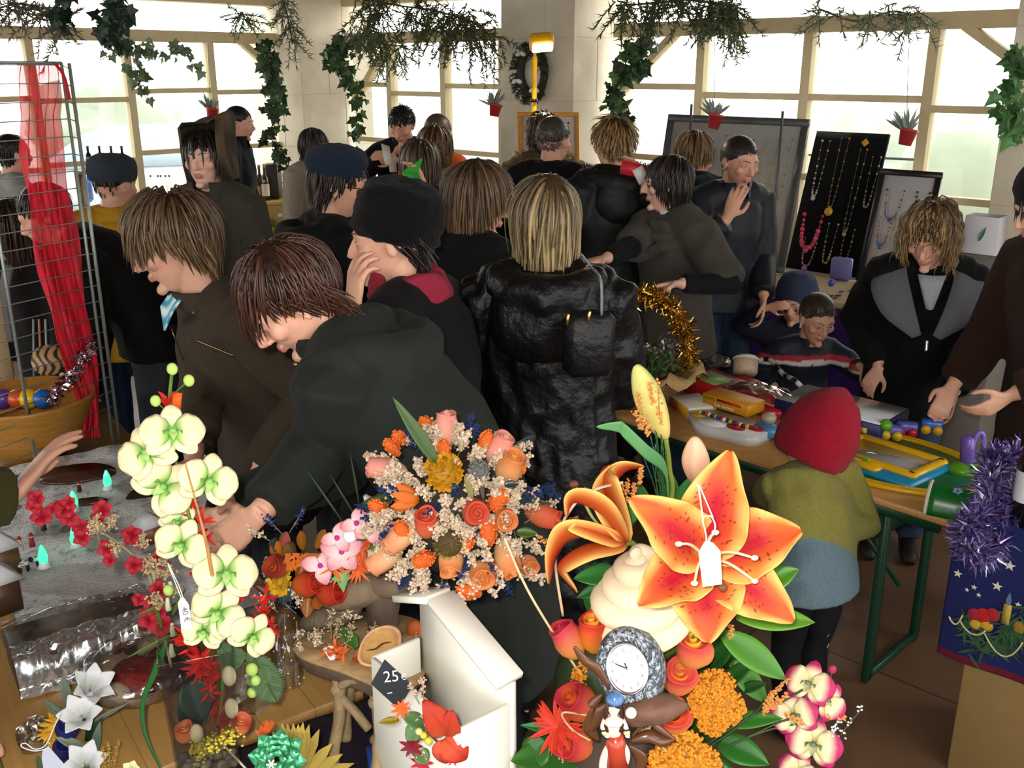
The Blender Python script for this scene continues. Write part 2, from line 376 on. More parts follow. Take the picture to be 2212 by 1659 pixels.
pillar('pillar_right', CORNER + WD * (tE + .36) + WN * .0, .70)
# roof: a boarded pitch rising from the eaves, closed on the sides behind the viewer
M_ROOF = mat('dark_roof_boards', srgb('#6d5a49'), .8, noise=.25, nscale=5, stretch=(1, 6, 1))
far = CORNER; rA = CORNER + WD * 9.5; lA = CORNER + LD * 9.5; bk = rA + lA - CORNER
roof = MB(); up = A(0, 0, 1); apex = (CORNER + bk) / 2 + up * 4.6
ov = [CORNER + (-WN - A(0, 0, 0)) * 0 + up * (EAVE + .16), rA + up * (EAVE + .16), bk + up * (EAVE + .16), lA + up * (EAVE + .16)]
roof.add(np.array(ov + [apex]), [(0, 1, 4), (1, 2, 4), (2, 3, 4), (3, 0, 4)]); roof.add(np.array(ov + [apex]) + A(0, 0, .08), [(0, 4, 1), (1, 4, 2), (2, 4, 3), (3, 4, 0)])
struct('ceiling', roof, M_ROOF)
bw = MB(); M_PLASTER = mat('cream_plaster', srgb('#b9ad98'), .85, noise=.1, nscale=3)
for (d, o, a, b, nm) in ((LD, rA, 0, 9.5, 'wall_near_right'), (WD, lA, 0, 9.5, 'wall_near_left')):
    g = MB().box(*wallbox(d, o, a, b, 0, .8, 0, .2)); [g.box(*wallbox(d, o, x - .25, x + .25, .8, EAVE + .16, 0, .2)) for x in (.4, 2.6, 4.8, 7.0, 9.1)]; struct(nm, g, M_PLASTER)
struct('wall_right_end', MB().box(*wallbox(WD, CORNER, tE + .7, 9.5, 0, EAVE + .16, 0, .2)), M_PLASTER)
struct('wall_left_end', MB().box(*wallbox(LD, CORNER, 6.5, 9.5, 0, EAVE + .16, 0, .2)), M_PLASTER)
# ================================================================ people
M_SKIN = mat('skin', None, 0.5, spec=0.35, noise=.05, nscale=60, sss=0.08)
M_CLOTH = mat('woven_cloth', None, 0.85, spec=0.2, noise=.10, nscale=90, bump=.25, bscale=350, sheen=.02)
M_WOOL = mat('wool_knit', None, 0.95, spec=0.1, noise=.18, nscale=160, bump=.5, bscale=240, sheen=.06)
M_NYLON = mat('nylon_shell', None, 0.6, spec=0.35, noise=.06, nscale=60, bump=.12, bscale=120)
M_LEATHER = mat('glossy_leather', None, 0.46, spec=0.32, noise=.1, nscale=40, bump=.6, bscale=44)
M_DENIM = mat('denim', None, 0.8, spec=0.2, noise=.2, nscale=120, bump=.2, bscale=500)
M_HAIR = mat('hair_strands', None, 0.42, spec=0.45, noise=.22, nscale=40)
M_EYE = mat('eye_gloss', None, 0.15)
M_PLAIN = mat('plain_matte', None, 0.7, spec=.3)
M_SHINY = mat('plain_gloss', None, 0.25)
M_METAL = mat('bare_metal', None, 0.28, metal=1.0)
def ik(S, T, a, b, hint):
    d = T - S; L = np.linalg.norm(d); L2 = min(L, (a + b) * .995); d = d / (L + 1e-9); T = S + d * L2
    x = (a * a - b * b + L2 * L2) / (2 * L2); h = math.sqrt(max(a * a - x * x, 0)); q = hint - d * np.dot(hint, d)
    return S + d * x + nrm(q) * h, T
def add_hand(m, w, d, pn, side, s=1.0, curl=.35, spread=.2, col=(.6, .4, .3), r=1.0):
    """palm, four jointed fingers, thumb; w wrist, d pointing direction, pn palm normal (the way the fingers curl), side +1 thumb on the +x of cross"""
    d = nrm(d); pn = nrm(pn - d * np.dot(pn, d)); x = np.cross(d, pn) * side
    k = w + d * .088 * s
    m.tube([w - d * .012 * s, w + d * .02 * s, w + d * .055 * s, k, k + d * .008 * s], np.array([[.024, .017], [.029, .016], [.037, .0145], [.038, .012], [.030, .008]]) * s, 14, col, side=x)
    L = [.071, .080, .075, .060]; off = [.029, .0100, -.0100, -.0285]; tips = []
    for i in range(4):
        a = (i - 1.5) * -spread * .30; dd = nrm(d * math.cos(a) + x * math.sin(a)); p = k + x * off[i] * s - d * (.0, -.004, -.002, .006)[i] * s; pts = [p - dd * .018 * s, p]; c = curl * (.75 + .15 * i)
        ang = 0
        for q, fr in enumerate((.44, .31, .25)):
            ang += c * (.8, 1.15, .8)[q]; p = p + (dd * math.cos(ang) + pn * math.sin(ang)) * L[i] * fr * s; pts.append(p)
        m.tube(spline(pts, 3), np.interp(np.linspace(0, 1, 13), [0, .3, .8, 1], [.0088, .0085, .0074, .0052]) * s * r, 8, col); m.ball(pts[-1], .0056 * s * r, None, col, 8, 6)
        tips.append((pts[-1], nrm(pts[-1] - pts[-2])))
    t0 = w + d * .022 * s + x * .022 * s; t1 = t0 + (d * .55 + x * .65 + pn * .35) * .042 * s; t2 = t1 + (d * .85 + x * .25 + pn * .45) * .032 * s; t3 = t2 + (d * .95 + pn * .3) * .024 * s
    m.tube(spline([t0 - d * .01 * s, t0, t1, t2, t3], 3), np.interp(np.linspace(0, 1, 13), [0, .4, .85, 1], [.013, .0115, .0092, .006]) * s * r, 8, col); m.ball(t3, .0064 * s * r, None, col, 8, 6)
    return tips
def head_shapes(m, c, R, k, fem=False, ear=True):
    T = lambda p: c + R @ (np.asarray(p, float) * k)
    m.ball(T((0, -.012, .025)), A(.074, .092, .088) * k, R, nu=28, nv=20)
    rg = [(.045, .064, .070, .010), (.015, .066, .073, .014), (-.02, .064, .072, .016), (-.06, .054, .062, .022), (-.085, .041 if not fem else .037, .049, .031), (-.104, .026, .030, .042), (-.113, .012, .014, .048)]
    m.tube([T((0, q[3], q[0])) for q in rg], np.array([[q[1], q[2]] for q in rg]) * k, 26, side=R[:, 0])
    m.tube([T(p) for p in ((-.050, .062, .027), (-.026, .080, .033), (0, .083, .030), (.026, .080, .033), (.050, .062, .027))], .0095 * k, 10)
    m.tube([T(p) for p in ((0, .078, .030), (0, .090, .010), (0, .102, -.012), (0, .107, -.024), (0, .100, -.031))], np.array([.006, .0078, .0098, .0112, .0075]) * k, 12)
    for s in (-1, 1):
        m.ball(T((s * .0115, .093, -.027)), A(.0078, .0095, .0072) * k, R, nu=10, nv=8)
        m.ball(T((s * .042, .060, -.014)), A(.021, .020, .022) * k, R, nu=14, nv=10)
        m.ball(T((s * .031, .0705, .0125)), A(.0150, .0135, .0115) * k, R, nu=14, nv=10)
        if ear:
            e = R @ rotz(s * -.35); m.ball(T((s * .075, -.010, -.006)), A(.0065, .0165, .029) * k, e, nu=14, nv=10); m.tube([T((s * .080, -.020 + .012 * math.cos(a), -.004 + .024 * math.sin(a))) for a in np.linspace(-1.2, 3.6, 12)], .0034 * k, 6)
    m.ball(T((0, .0855, -.0525)), A(.0225, .0085, .0058) * k, R, nu=14, nv=8); m.ball(T((0, .0845, -.0625)), A(.0190, .0088, .0066) * k, R, nu=14, nv=8)
    m.ball(T((0, .0745, -.097)), A(.020, .015, .015) * k, R, nu=14, nv=10)
    return T
def crease(v, n, amp, sc=7.0, seed=0):
    w = np.stack([vnoise(v * 3 + 5, seed), vnoise(v * 3 + 9, seed + 1), vnoise(v * 3 + 13, seed + 2)], 1) * .6
    q = v * A(1.3, 1.3, .7) * sc + w * 2
    d = (1 - 2.2 * np.abs(vnoise(q, seed + 3))) * .7 + vnoise(q * 2.3, seed + 4) * .35
    return v + n * (d * amp)[:, None]
def hair_mb(c, R, k, col, n=600, front=.10, side=.16, back=.20, width=.005, lift=.03, part=0.0, curl=0.0, hl=.052, bang=True, inward=.0, seed=1, var=.35, spike=0.0, cap=True, tip=None, dome=1.0, steps=11, sweep=None, tuck=0.0):
    """strands combed from the crown over the skull and hanging by gravity, in head space"""
    g = np.random.default_rng(seed); m = MB(); E = A(.077, .094, .088 * dome); O = A(0, -.017, .030)
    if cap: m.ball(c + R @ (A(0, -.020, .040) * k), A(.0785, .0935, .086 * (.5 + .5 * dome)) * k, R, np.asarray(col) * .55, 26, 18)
    rt = []
    while len(rt) < n:
        d = nrm(g.normal(size=3)); p = O + E * d; az = abs(math.atan2(d[0], d[1]))
        lim = np.interp(az, [0, .9, 1.35, 1.75, 2.3, 3.15], [hl, hl * .9, .018, -.015, -.055, -.068])
        if p[2] > lim: rt.append(p)
    p = np.array(rt); az = np.abs(np.arctan2(p[:, 0], p[:, 1] + .017)); L = np.interp(az, [0, .7, 1.3, 2.2, 3.15], [front, front, side, back, back]) * g.uniform(.72, 1.08, n)
    top = np.clip((p[:, 2] - .03) / .088, 0, 1); L = L + top * .05 * (L > .05)
    gv = R.T @ A(0, 0, -1.0); lf = 1 + lift * g.uniform(.3, 1.5, n); st = L / steps; path = [p.copy()]; cv = g.uniform(-1, 1, (n, 3)); ph = g.uniform(0, 6.28, n)
    crown = A(part, -.045, .115)
    for i in range(steps):
        nn = (p - O) / E ** 2; nn /= np.linalg.norm(nn, axis=1)[:, None]; r = p - crown; r -= nn * np.sum(r * nn, 1)[:, None]; r /= np.linalg.norm(r, axis=1)[:, None] + 1e-6
        gg = gv - nn * np.clip(nn @ gv, -1, 0)[:, None]
        wt = np.clip(top - i / steps, 0, 1)[:, None]; d = gg * (1 - .6 * wt) + r * (.15 + 1.0 * wt)
        if sweep is not None: d = d + np.asarray(sweep) * (.6 * np.clip(p[:, 1:2] / .09, 0, 1))
        if not bang: f = np.clip((p[:, 1] - .02) / .05, 0, 1)[:, None] * np.clip((.075 - p[:, 2]) / .03, 0, 1)[:, None]; f = f * max(0, 1 - i / (.55 * steps)); d = d + f * np.stack([np.sign(p[:, 0] - part * .5) * 1.5 * np.clip(1.2 - np.abs(p[:, 0]) / .07, 0, 1), -np.ones(n) * .5, np.zeros(n)], 1)
        if tuck: f = (np.clip((az - .75) / .3, 0, 1) * np.clip((2.6 - az) / .5, 0, 1) * np.clip(1 - top * 1.2, 0, 1))[:, None]; d = d + f * tuck * A(0, -1.5, -.35)
        if spike: d = d + nn * spike
        if curl: a = ph + i * 1.25; d = d + curl * np.stack([np.cos(a) * cv[:, 0], np.sin(a), np.cos(a) * cv[:, 2]], 1)
        if inward: d = d - np.stack([p[:, 0], p[:, 1] + .02, p[:, 2] * 0], 1) / .09 * inward * max(0, (i / steps - .45) * 2)
        d = d + cv * .12; d /= np.linalg.norm(d, axis=1)[:, None]; p = p + d * st[:, None]
        q = (p - O) / E; lv = np.linalg.norm(q, axis=1); push = (lv < lf) & (p[:, 2] > -.13); s = np.where(push, lf / (lv + 1e-9), 1.0); p = O + (p - O) * np.where(p[:, 2:3] > -.02, s[:, None], np.stack([s, s, np.ones(n)], 1)); path.append(p.copy())
    W = np.array(path).transpose(1, 0, 2); col = np.asarray(col, float)
    for j in range(n):
        q = c + (W[j] * k) @ R.T; b = np.exp(g.normal() * var); cc = col * b
        if tip is not None: cc = np.array([lerp(cc, np.asarray(tip) * b, t) for t in np.linspace(0, 1, steps + 1)])
        w = width * g.uniform(.6, 1.4) * k; m.tube(q, w * np.interp(np.linspace(0, 1, steps + 1), [0, .15, .7, 1], [.7, 1, .85, .12]), 4, cc, caps=False, flat=.4, side=np.cross(q[1] - q[0], q[1] - c))
    return m
def skincol(base, v, T_inv, k, lips, stub=None):
    l = T_inv(v) / k; c = np.tile(base, (len(v), 1)); x, y, z = l.T
    inh = (np.abs(x) < .1) & (np.abs(z) < .13) & (y > 0)
    lp = inh & (((x / .024) ** 2 + ((z + .0575) / .0115) ** 2) < 1) & (y > .078); c[lp] = lips
    ch = inh * np.exp(-(((np.abs(x) - .042) / .022) ** 2 + ((z + .02) / .022) ** 2)); c = c * (1 - ch[:, None] * A(.02, .16, .14))
    ns = inh * np.exp(-((x / .014) ** 2 + ((z + .022) / .014) ** 2 + ((y - .11) / .02) ** 2)); c = c * (1 - ns[:, None] * A(.0, .12, .1))
    if stub is not None: s = inh * np.clip((-.028 - z) / .02, 0, 1) * (~lp); c = c * (1 - s[:, None] * stub)
    sk = inh * np.exp(-(((np.abs(x) - .031) / .02) ** 2 + ((z - .010) / .012) ** 2)) * (y > .05); c = c * (1 - sk[:, None] * A(.18, .24, .24))
    return c
SKIN = srgb('#d9a58c'); LIP = srgb('#bf7a6c')
def person(label, head, Y, yaw, hyaw=None, pitch=5, roll=0, lean=.03, lside=0.0, H=None, k=1.0, w=1.0, voxel=.008, cvox=.011, hands=None, coat=None, legs='#2a2f3a', hair=None, skin=SKIN, eyes=None, brow=None, fem=False, lips=LIP, stub=None, group=None, arms=None, elbow=None, cut=False, ear=True, shoes='#241d1a', seed=0, nk=1.0):
    """a standing figure: head centre at pixel `head` and distance Y; yaw 0 faces away from the camera, 90 to the picture's left, 180 towards it.
    arms/hands: world points of the wrists {L,R}; hands: {L/R: (dir, palm, curl)}"""
    c = P(head[0], head[1], Y); Rb = rotz(math.radians(yaw)); hy = yaw if hyaw is None else hyaw
    Rh = rotz(math.radians(hy)) @ rotx(math.radians(-pitch)) @ roty(math.radians(roll)); H = H or (c[2] + .115 * k + abs(lean) * .12); s = H / 1.70
    fw, rt, up = Rb[:, 1], Rb[:, 0], A(0, 0, 1)
    N = c + (Rh @ A(0, -.022 * k, -.105 * k) - up * .035 * k) * nk + fw * -.012
    pel = A(N[0], N[1], 0) - fw * lean - rt * lside; pel[2] = min(.93 * s, N[2] - .42 * s); root = A(pel[0], pel[1], 0)
    t = thing('person', label, 'person', root, group)
    mid = pel + up * .26 * s + (N - pel) * A(.12, .12, 0); sp = lambda u: (pel * (1 - u) ** 2 + 2 * mid * u * (1 - u) + N * u * u)
    ax = nrm(N - mid); shc = N - ax * .055 * s; m = MB(); hw = .170 * s * w
    # joints
    J = {}
    for sd, sg in (('L', -1), ('R', 1)):
        S = shc + rt * sg * hw - ax * .012 * s; tgt = (arms or {}).get(sd); hint = (elbow or {}).get(sd)
        if hint is None: hint = -fw * .7 + rt * sg * .5 - up * .4
        if tgt is None: tgt = S - up * .53 * s + rt * sg * .055 + fw * .07
        E_, Wr = ik(S, np.asarray(tgt, float), .285 * s, .255 * s, hint); J[sd] = (S, E_, Wr, sg)
    # body (skin): torso, legs, arms, hands, neck, head in one surface
    b = .90
    tor = [(0.0, .150, .105), (.16, .145, .10), (.34, .125, .088), (.62, .148, .104), (.84, .150, .090), (.95, .085, .062)]
    m.tube([sp(q[0]) for q in tor], np.array([[q[1] * w, q[2]] for q in tor]) * s * b, 18, side=rt)
    for sg in (-1, 1):
        hp = pel + rt * sg * .085 * s * w; ft = root + rt * sg * .09 * s + up * .06 * s; kn = (hp + ft) / 2 + fw * .02
        m.tube([hp + up * .03 * s, hp, kn, ft], np.array([.085, .08, .052, .036]) * s, 10); m.tube([ft - fw * .05 * s - up * .02 * s, ft + fw * .14 * s - up * .035 * s], [.034 * s, .025 * s], 8)
    for sd in 'LR':
        S, E_, Wr, sg = J[sd]; m.tube([shc + rt * sg * hw * .4, S, lerp(S, E_, .5), E_, lerp(E_, Wr, .45), Wr], np.array([.05, .052, .044, .038, .036, .026]) * s, 12)
        hd = (hands or {}).get(sd); fd = nrm(Wr - E_)
        d, pn, cu = hd if hd else (nrm(fd * .8 - up * .3), -rt * sg * .8 + fw * .3, .5)
        J[sd + 't'] = add_hand(m, Wr + nrm(d) * .01, np.asarray(d, float), np.asarray(pn, float), 1 if np.dot(np.cross(nrm(d), nrm(pn)), fw) > 0 else -1, s if k >= .97 else s * 1.1, cu)
    m.tube([sp(.93), N, c + Rh @ (A(0, -.015, -.06) * k), c + Rh @ (A(0, -.012, 0) * k)], np.array([.062, .053, .050, .05]) * k * (.93 if fem else 1.03), 16)
    head_shapes(m, c, Rh, k, fem, ear)
    v, n, f = remesh(m, voxel, 3 if voxel < .006 else 2, .5); inv = lambda q: (q - c) @ Rh
    bm = MB().add(v, f, skincol(np.asarray(skin), v, inv, k, lips, stub)); bm.build('body', M_SKIN, t)
    J.update(c=c, Rh=Rh, k=k, s=s, N=N, sp=sp, shc=shc, rt=rt, fw=fw, up=up, pel=pel, root=root, t=t, ax=ax, hw=hw)
    TH = lambda p: c + Rh @ (np.asarray(p, float) * k); J['TH'] = TH
    if eyes:
        open_, icol = eyes
        for sg in (-1, 1):
            e = MB(); 
            if open_ > 0:
                e.ball(TH((sg * .031, .0755, .0115)), A(.0128, .0100, .0052 * open_) * k, Rh, srgb('#e9e2da'), 14, 10); e.ball(TH((sg * .031, .0805, .0115)), A(.0055, .0056, .0050 * open_) * k, Rh, srgb(icol), 12, 8)
            e.tube([TH((sg * .031 + q * .0145, .0832 - abs(q) ** 2 * .0065 - .001 * (1 - open_), .0115 + (.0052 * open_) * (1 - q * q) - (1 - open_) * .005 * (1 - q * q))) for q in np.linspace(-1, 1, 9)], A(.4, .9, 1.2, 1.3, 1.3, 1.3, 1.3, 1, .5) * .0011 * k, 5, srgb('#2a1a14'))
            e.build('eye', M_EYE, t)
    if brow is not None:
        for sg in (-1, 1):
            MB().tube([TH((sg * x, y, z)) for x, y, z in ((.012, .0915, .0300), (.024, .0885, .0350), (.038, .080, .0355), (.050, .068, .0300))], A(.0030, .0036, .0030, .0012) * k, 6, srgb(brow), flat=.55).build('eyebrow', M_HAIR, t)
    # trousers and shoes
    lg = MB()
    for sg in (-1, 1):
        hp = pel + rt * sg * .085 * s * w; ft = root + rt * sg * .09 * s + up * .05 * s; kn = (hp + ft) / 2 + fw * .03
        lg.tube([hp + up * .12 * s, hp, kn, lerp(kn, ft, .9)], np.array([.10, .10, .074, .066]) * s, 12)
        sh = MB(); fo = root + rt * sg * .09 * s; sh.tube([fo - fw * .08 * s + up * .045 * s, fo - fw * .05 * s + up * .05 * s, fo + fw * .03 * s + up * .05 * s, fo + fw * .12 * s + up * .032 * s, fo + fw * .17 * s + up * .026 * s], np.array([[.022, .040], [.036, .05], [.040, .05], [.042, .031], [.024, .018]]) * s, 12, srgb(shoes), side=rt); sh.build('shoe', M_LEATHER, t)
    lg.tube([pel - up * .06 * s, pel + up * .10 * s], np.array([[.17 * w, .115], [.15 * w, .11]]) * s, 14, side=rt)
    v, n, f = remesh(lg, .014, 2); v = crease(v, n, .006, 9, seed); MB().add(v, f, srgb(legs) * .7).build('trousers', M_DENIM, t)
    if coat: J['coat'] = make_coat(J, coat, w, cvox, seed)
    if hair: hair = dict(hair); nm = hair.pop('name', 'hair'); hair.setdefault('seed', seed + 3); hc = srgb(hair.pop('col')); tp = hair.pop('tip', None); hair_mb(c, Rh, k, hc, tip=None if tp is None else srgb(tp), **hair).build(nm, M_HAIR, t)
    return J
def make_coat(J, co, w, vox, seed):
    """coat: dict col, hem (height fraction of stature), puff, mat, collar, hood, name, sleeve, flare"""
    s, rt, fw, up, t, sp, ax, shc, hw, N, pel, root = [J[q] for q in 's rt fw up t sp ax shc hw N pel root'.split()]
    pf = co.get('puff', 1.0); fl = co.get('flare', 1.05); hem = co.get('hem', .45) * s * 1.70; col = srgb(co['col']) * co.get('dim', .45); M = co.get('mat', M_CLOTH); m = MB()
    g = .018 * pf * s; q = [(0.0, .168, .118), (.16, .162, .112), (.34, .150, .106), (.62, .165, .120), (.84, .162, .102), (.945, .098, .078)]
    pts = [A(pel[0], pel[1], min(hem, pel[2] - .02))] + [sp(a[0]) for a in q]; rr = [[q[0][1] * w * s * fl + g, q[0][2] * s * fl + g]] + [[a[1] * w * s + g, a[2] * s + g] for a in q]
    if hem < pel[2] - .25: pts.insert(1, lerp(pts[0], pts[1], .5)); rr.insert(1, [(rr[0][0] + rr[1][0]) / 2, (rr[0][1] + rr[1][1]) / 2])
    m.tube(pts, np.array(rr), 24, side=rt)
    m.tube([shc - rt * hw * .95, shc - rt * hw * .5 + up * .022 * s, shc + rt * hw * .5 + up * .022 * s, shc + rt * hw * .95], np.array([.062, .068, .068, .062]) * s * (1 + .25 * (pf - 1)) + .006, 14)
    for sd in 'LR':
        S, E_, Wr, sg = J[sd]; sl = co.get('sleeve', 1.0); e1 = lerp(E_, Wr, .93)
        P_ = [shc + rt * sg * hw * .5, S, lerp(S, E_, .5), E_, lerp(E_, Wr, .5), e1] if sl > .55 else [shc + rt * sg * hw * .5, S, lerp(S, E_, .5), lerp(S, E_, .96)]
        m.tube(P_, (np.array([.066, .072, .066, .060, .054, .046][:len(P_)]) * s + .006) * (1 + .22 * (pf - 1)), 14)
    if co.get('extra'): co['extra'](m, J)
    v, n, f = remesh(m, vox, 3); v = crease(v, n, co.get('fold', .008), co.get('fs', 7), seed); cc = np.tile(col, (len(v), 1))
    if co.get('paint'): cc = co['paint'](v, cc, J)
    o = MB().add(v, f, cc).build(co.get('name', 'jacket'), M, t)
    if co.get('collar', 1):
        h = co.get('collar', 1) * .055 * s; k = J['k']; cm = MB(); ccol = srgb(co.get('ccol', co['col'])) * co.get('dim', .45); n0 = N - ax * .012 * s
        for i, (dz, rx, ry) in enumerate([(0, .085, .082), (.5, .083, .080), (1, .082, .079)]): pass
        a = np.linspace(-2.75, 2.75, 30) - math.pi / 2; rows = []
        for (dz, r1) in ((-.35, .100), (.3, .090), (1.0, .092), (1.0, .080), (.2, .074)):
            rows.append([n0 + ax * h * dz + (rt * math.cos(x) * r1 + fw * math.sin(x) * r1 * 1.0) * s + fw * .012 for x in a])
        cm.grid(np.array(rows), ccol); cm.build('collar', M, t)
    if co.get('hood'):
        hm = MB(); hk = co['hood']; b0 = shc - fw * .085 * s + up * .0
        hm.tube([shc + rt * .115 * s + fw * .04 * s + up * .05 * s, shc + rt * .125 * s - fw * .04 * s + up * .045 * s, b0 + rt * .07 * s + up * .03 * s - fw * .04 * s, b0 + up * .02 * s - fw * .055 * s, b0 - rt * .07 * s + up * .03 * s - fw * .04 * s, shc - rt * .125 * s - fw * .04 * s + up * .045 * s, shc - rt * .115 * s + fw * .04 * s + up * .05 * s], np.array([.026, .038, .046, .05, .046, .038, .026]) * s * hk, 14)
        hm.ball(b0 - up * .045 * s - fw * .03 * s, A(.135, .06, .11) * s * hk, np.stack([rt, fw, up], 1), nu=20, nv=14)
        v, n, f = remesh(hm, .010, 4); v = crease(v, n, .007, 9, seed + 9); MB().add(v, f, srgb(co.get('hcol', co['col'])) * co.get('dim', .45)).build('hood', co.get('hmat', M), t)
        if co.get('fur'):
            fm = MB(); rim = spline([shc + rt * .125 * s + fw * .05 * s + up * .07 * s, shc + rt * .14 * s - fw * .04 * s + up * .05 * s, b0 - fw * .08 * s - up * .0, shc - rt * .14 * s - fw * .04 * s + up * .05 * s, shc - rt * .125 * s + fw * .05 * s + up * .07 * s], 14)
            for p in rim:
                for _ in range(9): d = nrm(NR.normal(size=3) + A(0, 0, .3)); fm.tube([p + d * .01, p + d * .03 + A(0, 0, .004), p + d * .052], [.004, .003, .0006], 4, srgb(co['fur']) * np.exp(NR.normal() * .3), caps=False)
            fm.build('fur_trim', M_HAIR, t)
    return o
def head_lathe(J, prof, name, col, mt, off=(0, 0, 0), rot=None, sx=1, sy=1.15, n=32, noise=0.0, rib=0, seed=0, nscale=40):
    """cap-like shape turned about the head's axis"""
    m = MB(); pr = spline([(r, 0, z) for r, z in prof], 5); pr = pr[:, [0, 2]]; R = J['Rh'] if rot is None else J['Rh'] @ rot; k = J['k']
    m.lathe(np.maximum(pr, [1e-4, -9]) * k, J['TH'](off), R, n, srgb(col), sx, sy); v = np.vstack(m.v)
    if rib:
        l = (v - J['TH'](off)) @ R; a = np.arctan2(l[:, 0], l[:, 1]); rr = nrm(l[0]); d = l / (np.linalg.norm(l, axis=1)[:, None] + 1e-9); l = l + d * (np.sin(a * rib) * .002 * k)[:, None]; v = l @ R.T + J['TH'](off)
    if noise: v = v + (v - J['TH'](off)) / (np.linalg.norm(v - J['TH'](off), axis=1)[:, None] + 1e-9) * (vnoise(v * nscale, seed) * noise)[:, None]
    m.v = [v]; return m.build(name, mt, J['t'])
# ---------------------------------------------------------------- the crowd, nearest first
T_ = lambda px, py, Y: P(px, py, Y)
BLK, NVY = '#17171a', '#1d2330'
def zipline(J, a, b, col='#8a7a55', r=.0022, name='zip', mt=None):
    """a line laid on the front of the jacket between two pixels-free body points (u along spine, side, front)"""
    m = MB(); m.tube(spline([a, lerp(a, b, .5), b], 5), r, 6, srgb(col)); m.build(name, mt or M_METAL, J['t'])
def buttons(J, pts, col='#b89a5a', r=.008):
    for p in pts: MB().ball(p, A(r, r, r), None, srgb(col), 10, 6).build('button', M_METAL, J['t'])
# woman bending over the stall
J = person('woman with dark brown hair bending over the stall in a dark green parka', (628, 650), 1.98, 78, hyaw=110, pitch=42, roll=-4, lean=.34, H=1.66, voxel=.0042, cvox=.009, fem=True,
  arms={'L': T_(500, 1095, 1.93), 'R': T_(545, 1130, 1.72)}, elbow={'L': A(.6, .5, -.3), 'R': A(.9, -.2, -.5)},
  hands={'L': (A(-.5, -.2, -.6), A(-.4, .2, -.5), .7), 'R': (A(-.6, .1, -.5), A(-.4, .5, -.5), .8)},
  coat=dict(dim=.7, col='#262b26', hem=.42, hood=1.15, collar=.9, fold=.010, puff=1.5, name='parka'), legs='#1b1d22', eyes=(.25, '#3a2a20'), brow='#3a2820',
  hair=dict(col='#351d14', tip='#43261a', n=1150, front=.062, side=.034, back=.12, width=.0034, lift=.11, part=-.01, hl=.055, tuck=.75, inward=.4, dome=1.08), seed=11)
bp = [P(x, y, 1.93) for x, y in ((640, 787), (662, 790))]
buttons(J, bp, r=.006); zipline(J, P(668, 770, 1.9), P(690, 900, 1.88), '#5a5a55')
# boy with the mop of hair
J = person('boy with mop of light brown hair in brown jacket looking down at stall', (372, 530), 2.74, 125, hyaw=108, pitch=20, roll=0, lean=.14, voxel=.0045, cvox=.009,
  arms={'L': T_(560, 1010, 2.55), 'R': T_(420, 1000, 2.5)}, coat=dict(dim=.85, col='#41362a', hem=.40, collar=.85, fold=.009, puff=1.4, name='jacket'), nk=1.12, k=1.08, legs='#2c3038', eyes=(.15, '#4a4030'), brow='#6a5038',
  hair=dict(col='#473424', tip='#6e5538', n=1100, front=.078, side=.055, back=.105, width=.0042, lift=.20, part=0.0, hl=.055, dome=1.12, tuck=.35), seed=12)
m = MB(); n0 = J['N']; fw, rt, up = J['fw'], J['rt'], J['up']
m.grid([[n0 + fw * (.085 + .01 * (1 - abs(q))) + rt * q * .05 + up * (.015 - r * .10 * (1 - .6 * abs(q))) + fw * r * .035 for q in np.linspace(-1, 1, 9)] for r in np.linspace(0, 1, 7)], np.array([[srgb('#3fa6c4') if (i * 5 + j * 3) % 4 < 2 else srgb('#dfeef2') for j in range(9)] for i in range(7)]).reshape(-1, 3)); m.build('scarf', M_CLOTH, J['t'], solid=.006)
zipline(J, J['sp'](.80) + fw * .155 - up * .0, J['sp'](.2) + fw * .175, '#7a6a4a'); zipline(J, P(425, 735, 2.53), P(505, 768, 2.50), '#a08a60', .003, 'pocket_zip')
# woman in black knit hat
J = person('woman in black knit hat resting her cheek on one hand', (842, 520), 2.5, 70, hyaw=92, pitch=8, lean=.06, voxel=.0048, cvox=.010, fem=True,
  arms={'R': T_(762, 682, 2.34), 'L': None}, hands={'R': (A(.10, .1, .9), A(.5, .4, .1), .5)}, elbow={'R': A(-.3, -.5, -1)}, ear=True,
  coat=dict(col=BLK, hem=.42, collar=.7, puff=1.5, name='coat'), legs='#17171a', eyes=(.8, '#2c2018'), brow='#2a1c16',
  hair=dict(col='#1e1512', n=260, front=.03, side=.03, back=.10, width=.005, lift=.05, hl=.05, tuck=.8, dome=.9), seed=13)
head_lathe(J, [(.0, .128), (.045, .124), (.080, .108), (.099, .080), (.106, .045), (.106, .005), (.102, -.022), (.094, -.032), (.086, -.02)], 'knit_hat', '#0d0d0e', M_WOOL, off=(0, -.026, .032), rot=rotx(math.radians(20)), noise=.008, rib=44, nscale=60, sx=.95, sy=1.1)
m = MB()
for i in range(3):
    a = np.linspace(-2.6, 2.6, 22) - math.pi / 2; m.tube([J['N'] + J['up'] * (-.005 + .022 * i + .012 * math.sin(3 * x + i)) + (J['rt'] * math.cos(x) + J['fw'] * math.sin(x)) * (.096 - .006 * i) for x in a], .018, 8, srgb('#8c2a3c'))
v, n, f = remesh(m, .008, 3); MB().add(crease(v, n, .006, 14, 4), f, srgb('#8a2438')).build('scarf', M_CLOTH, J['t'])
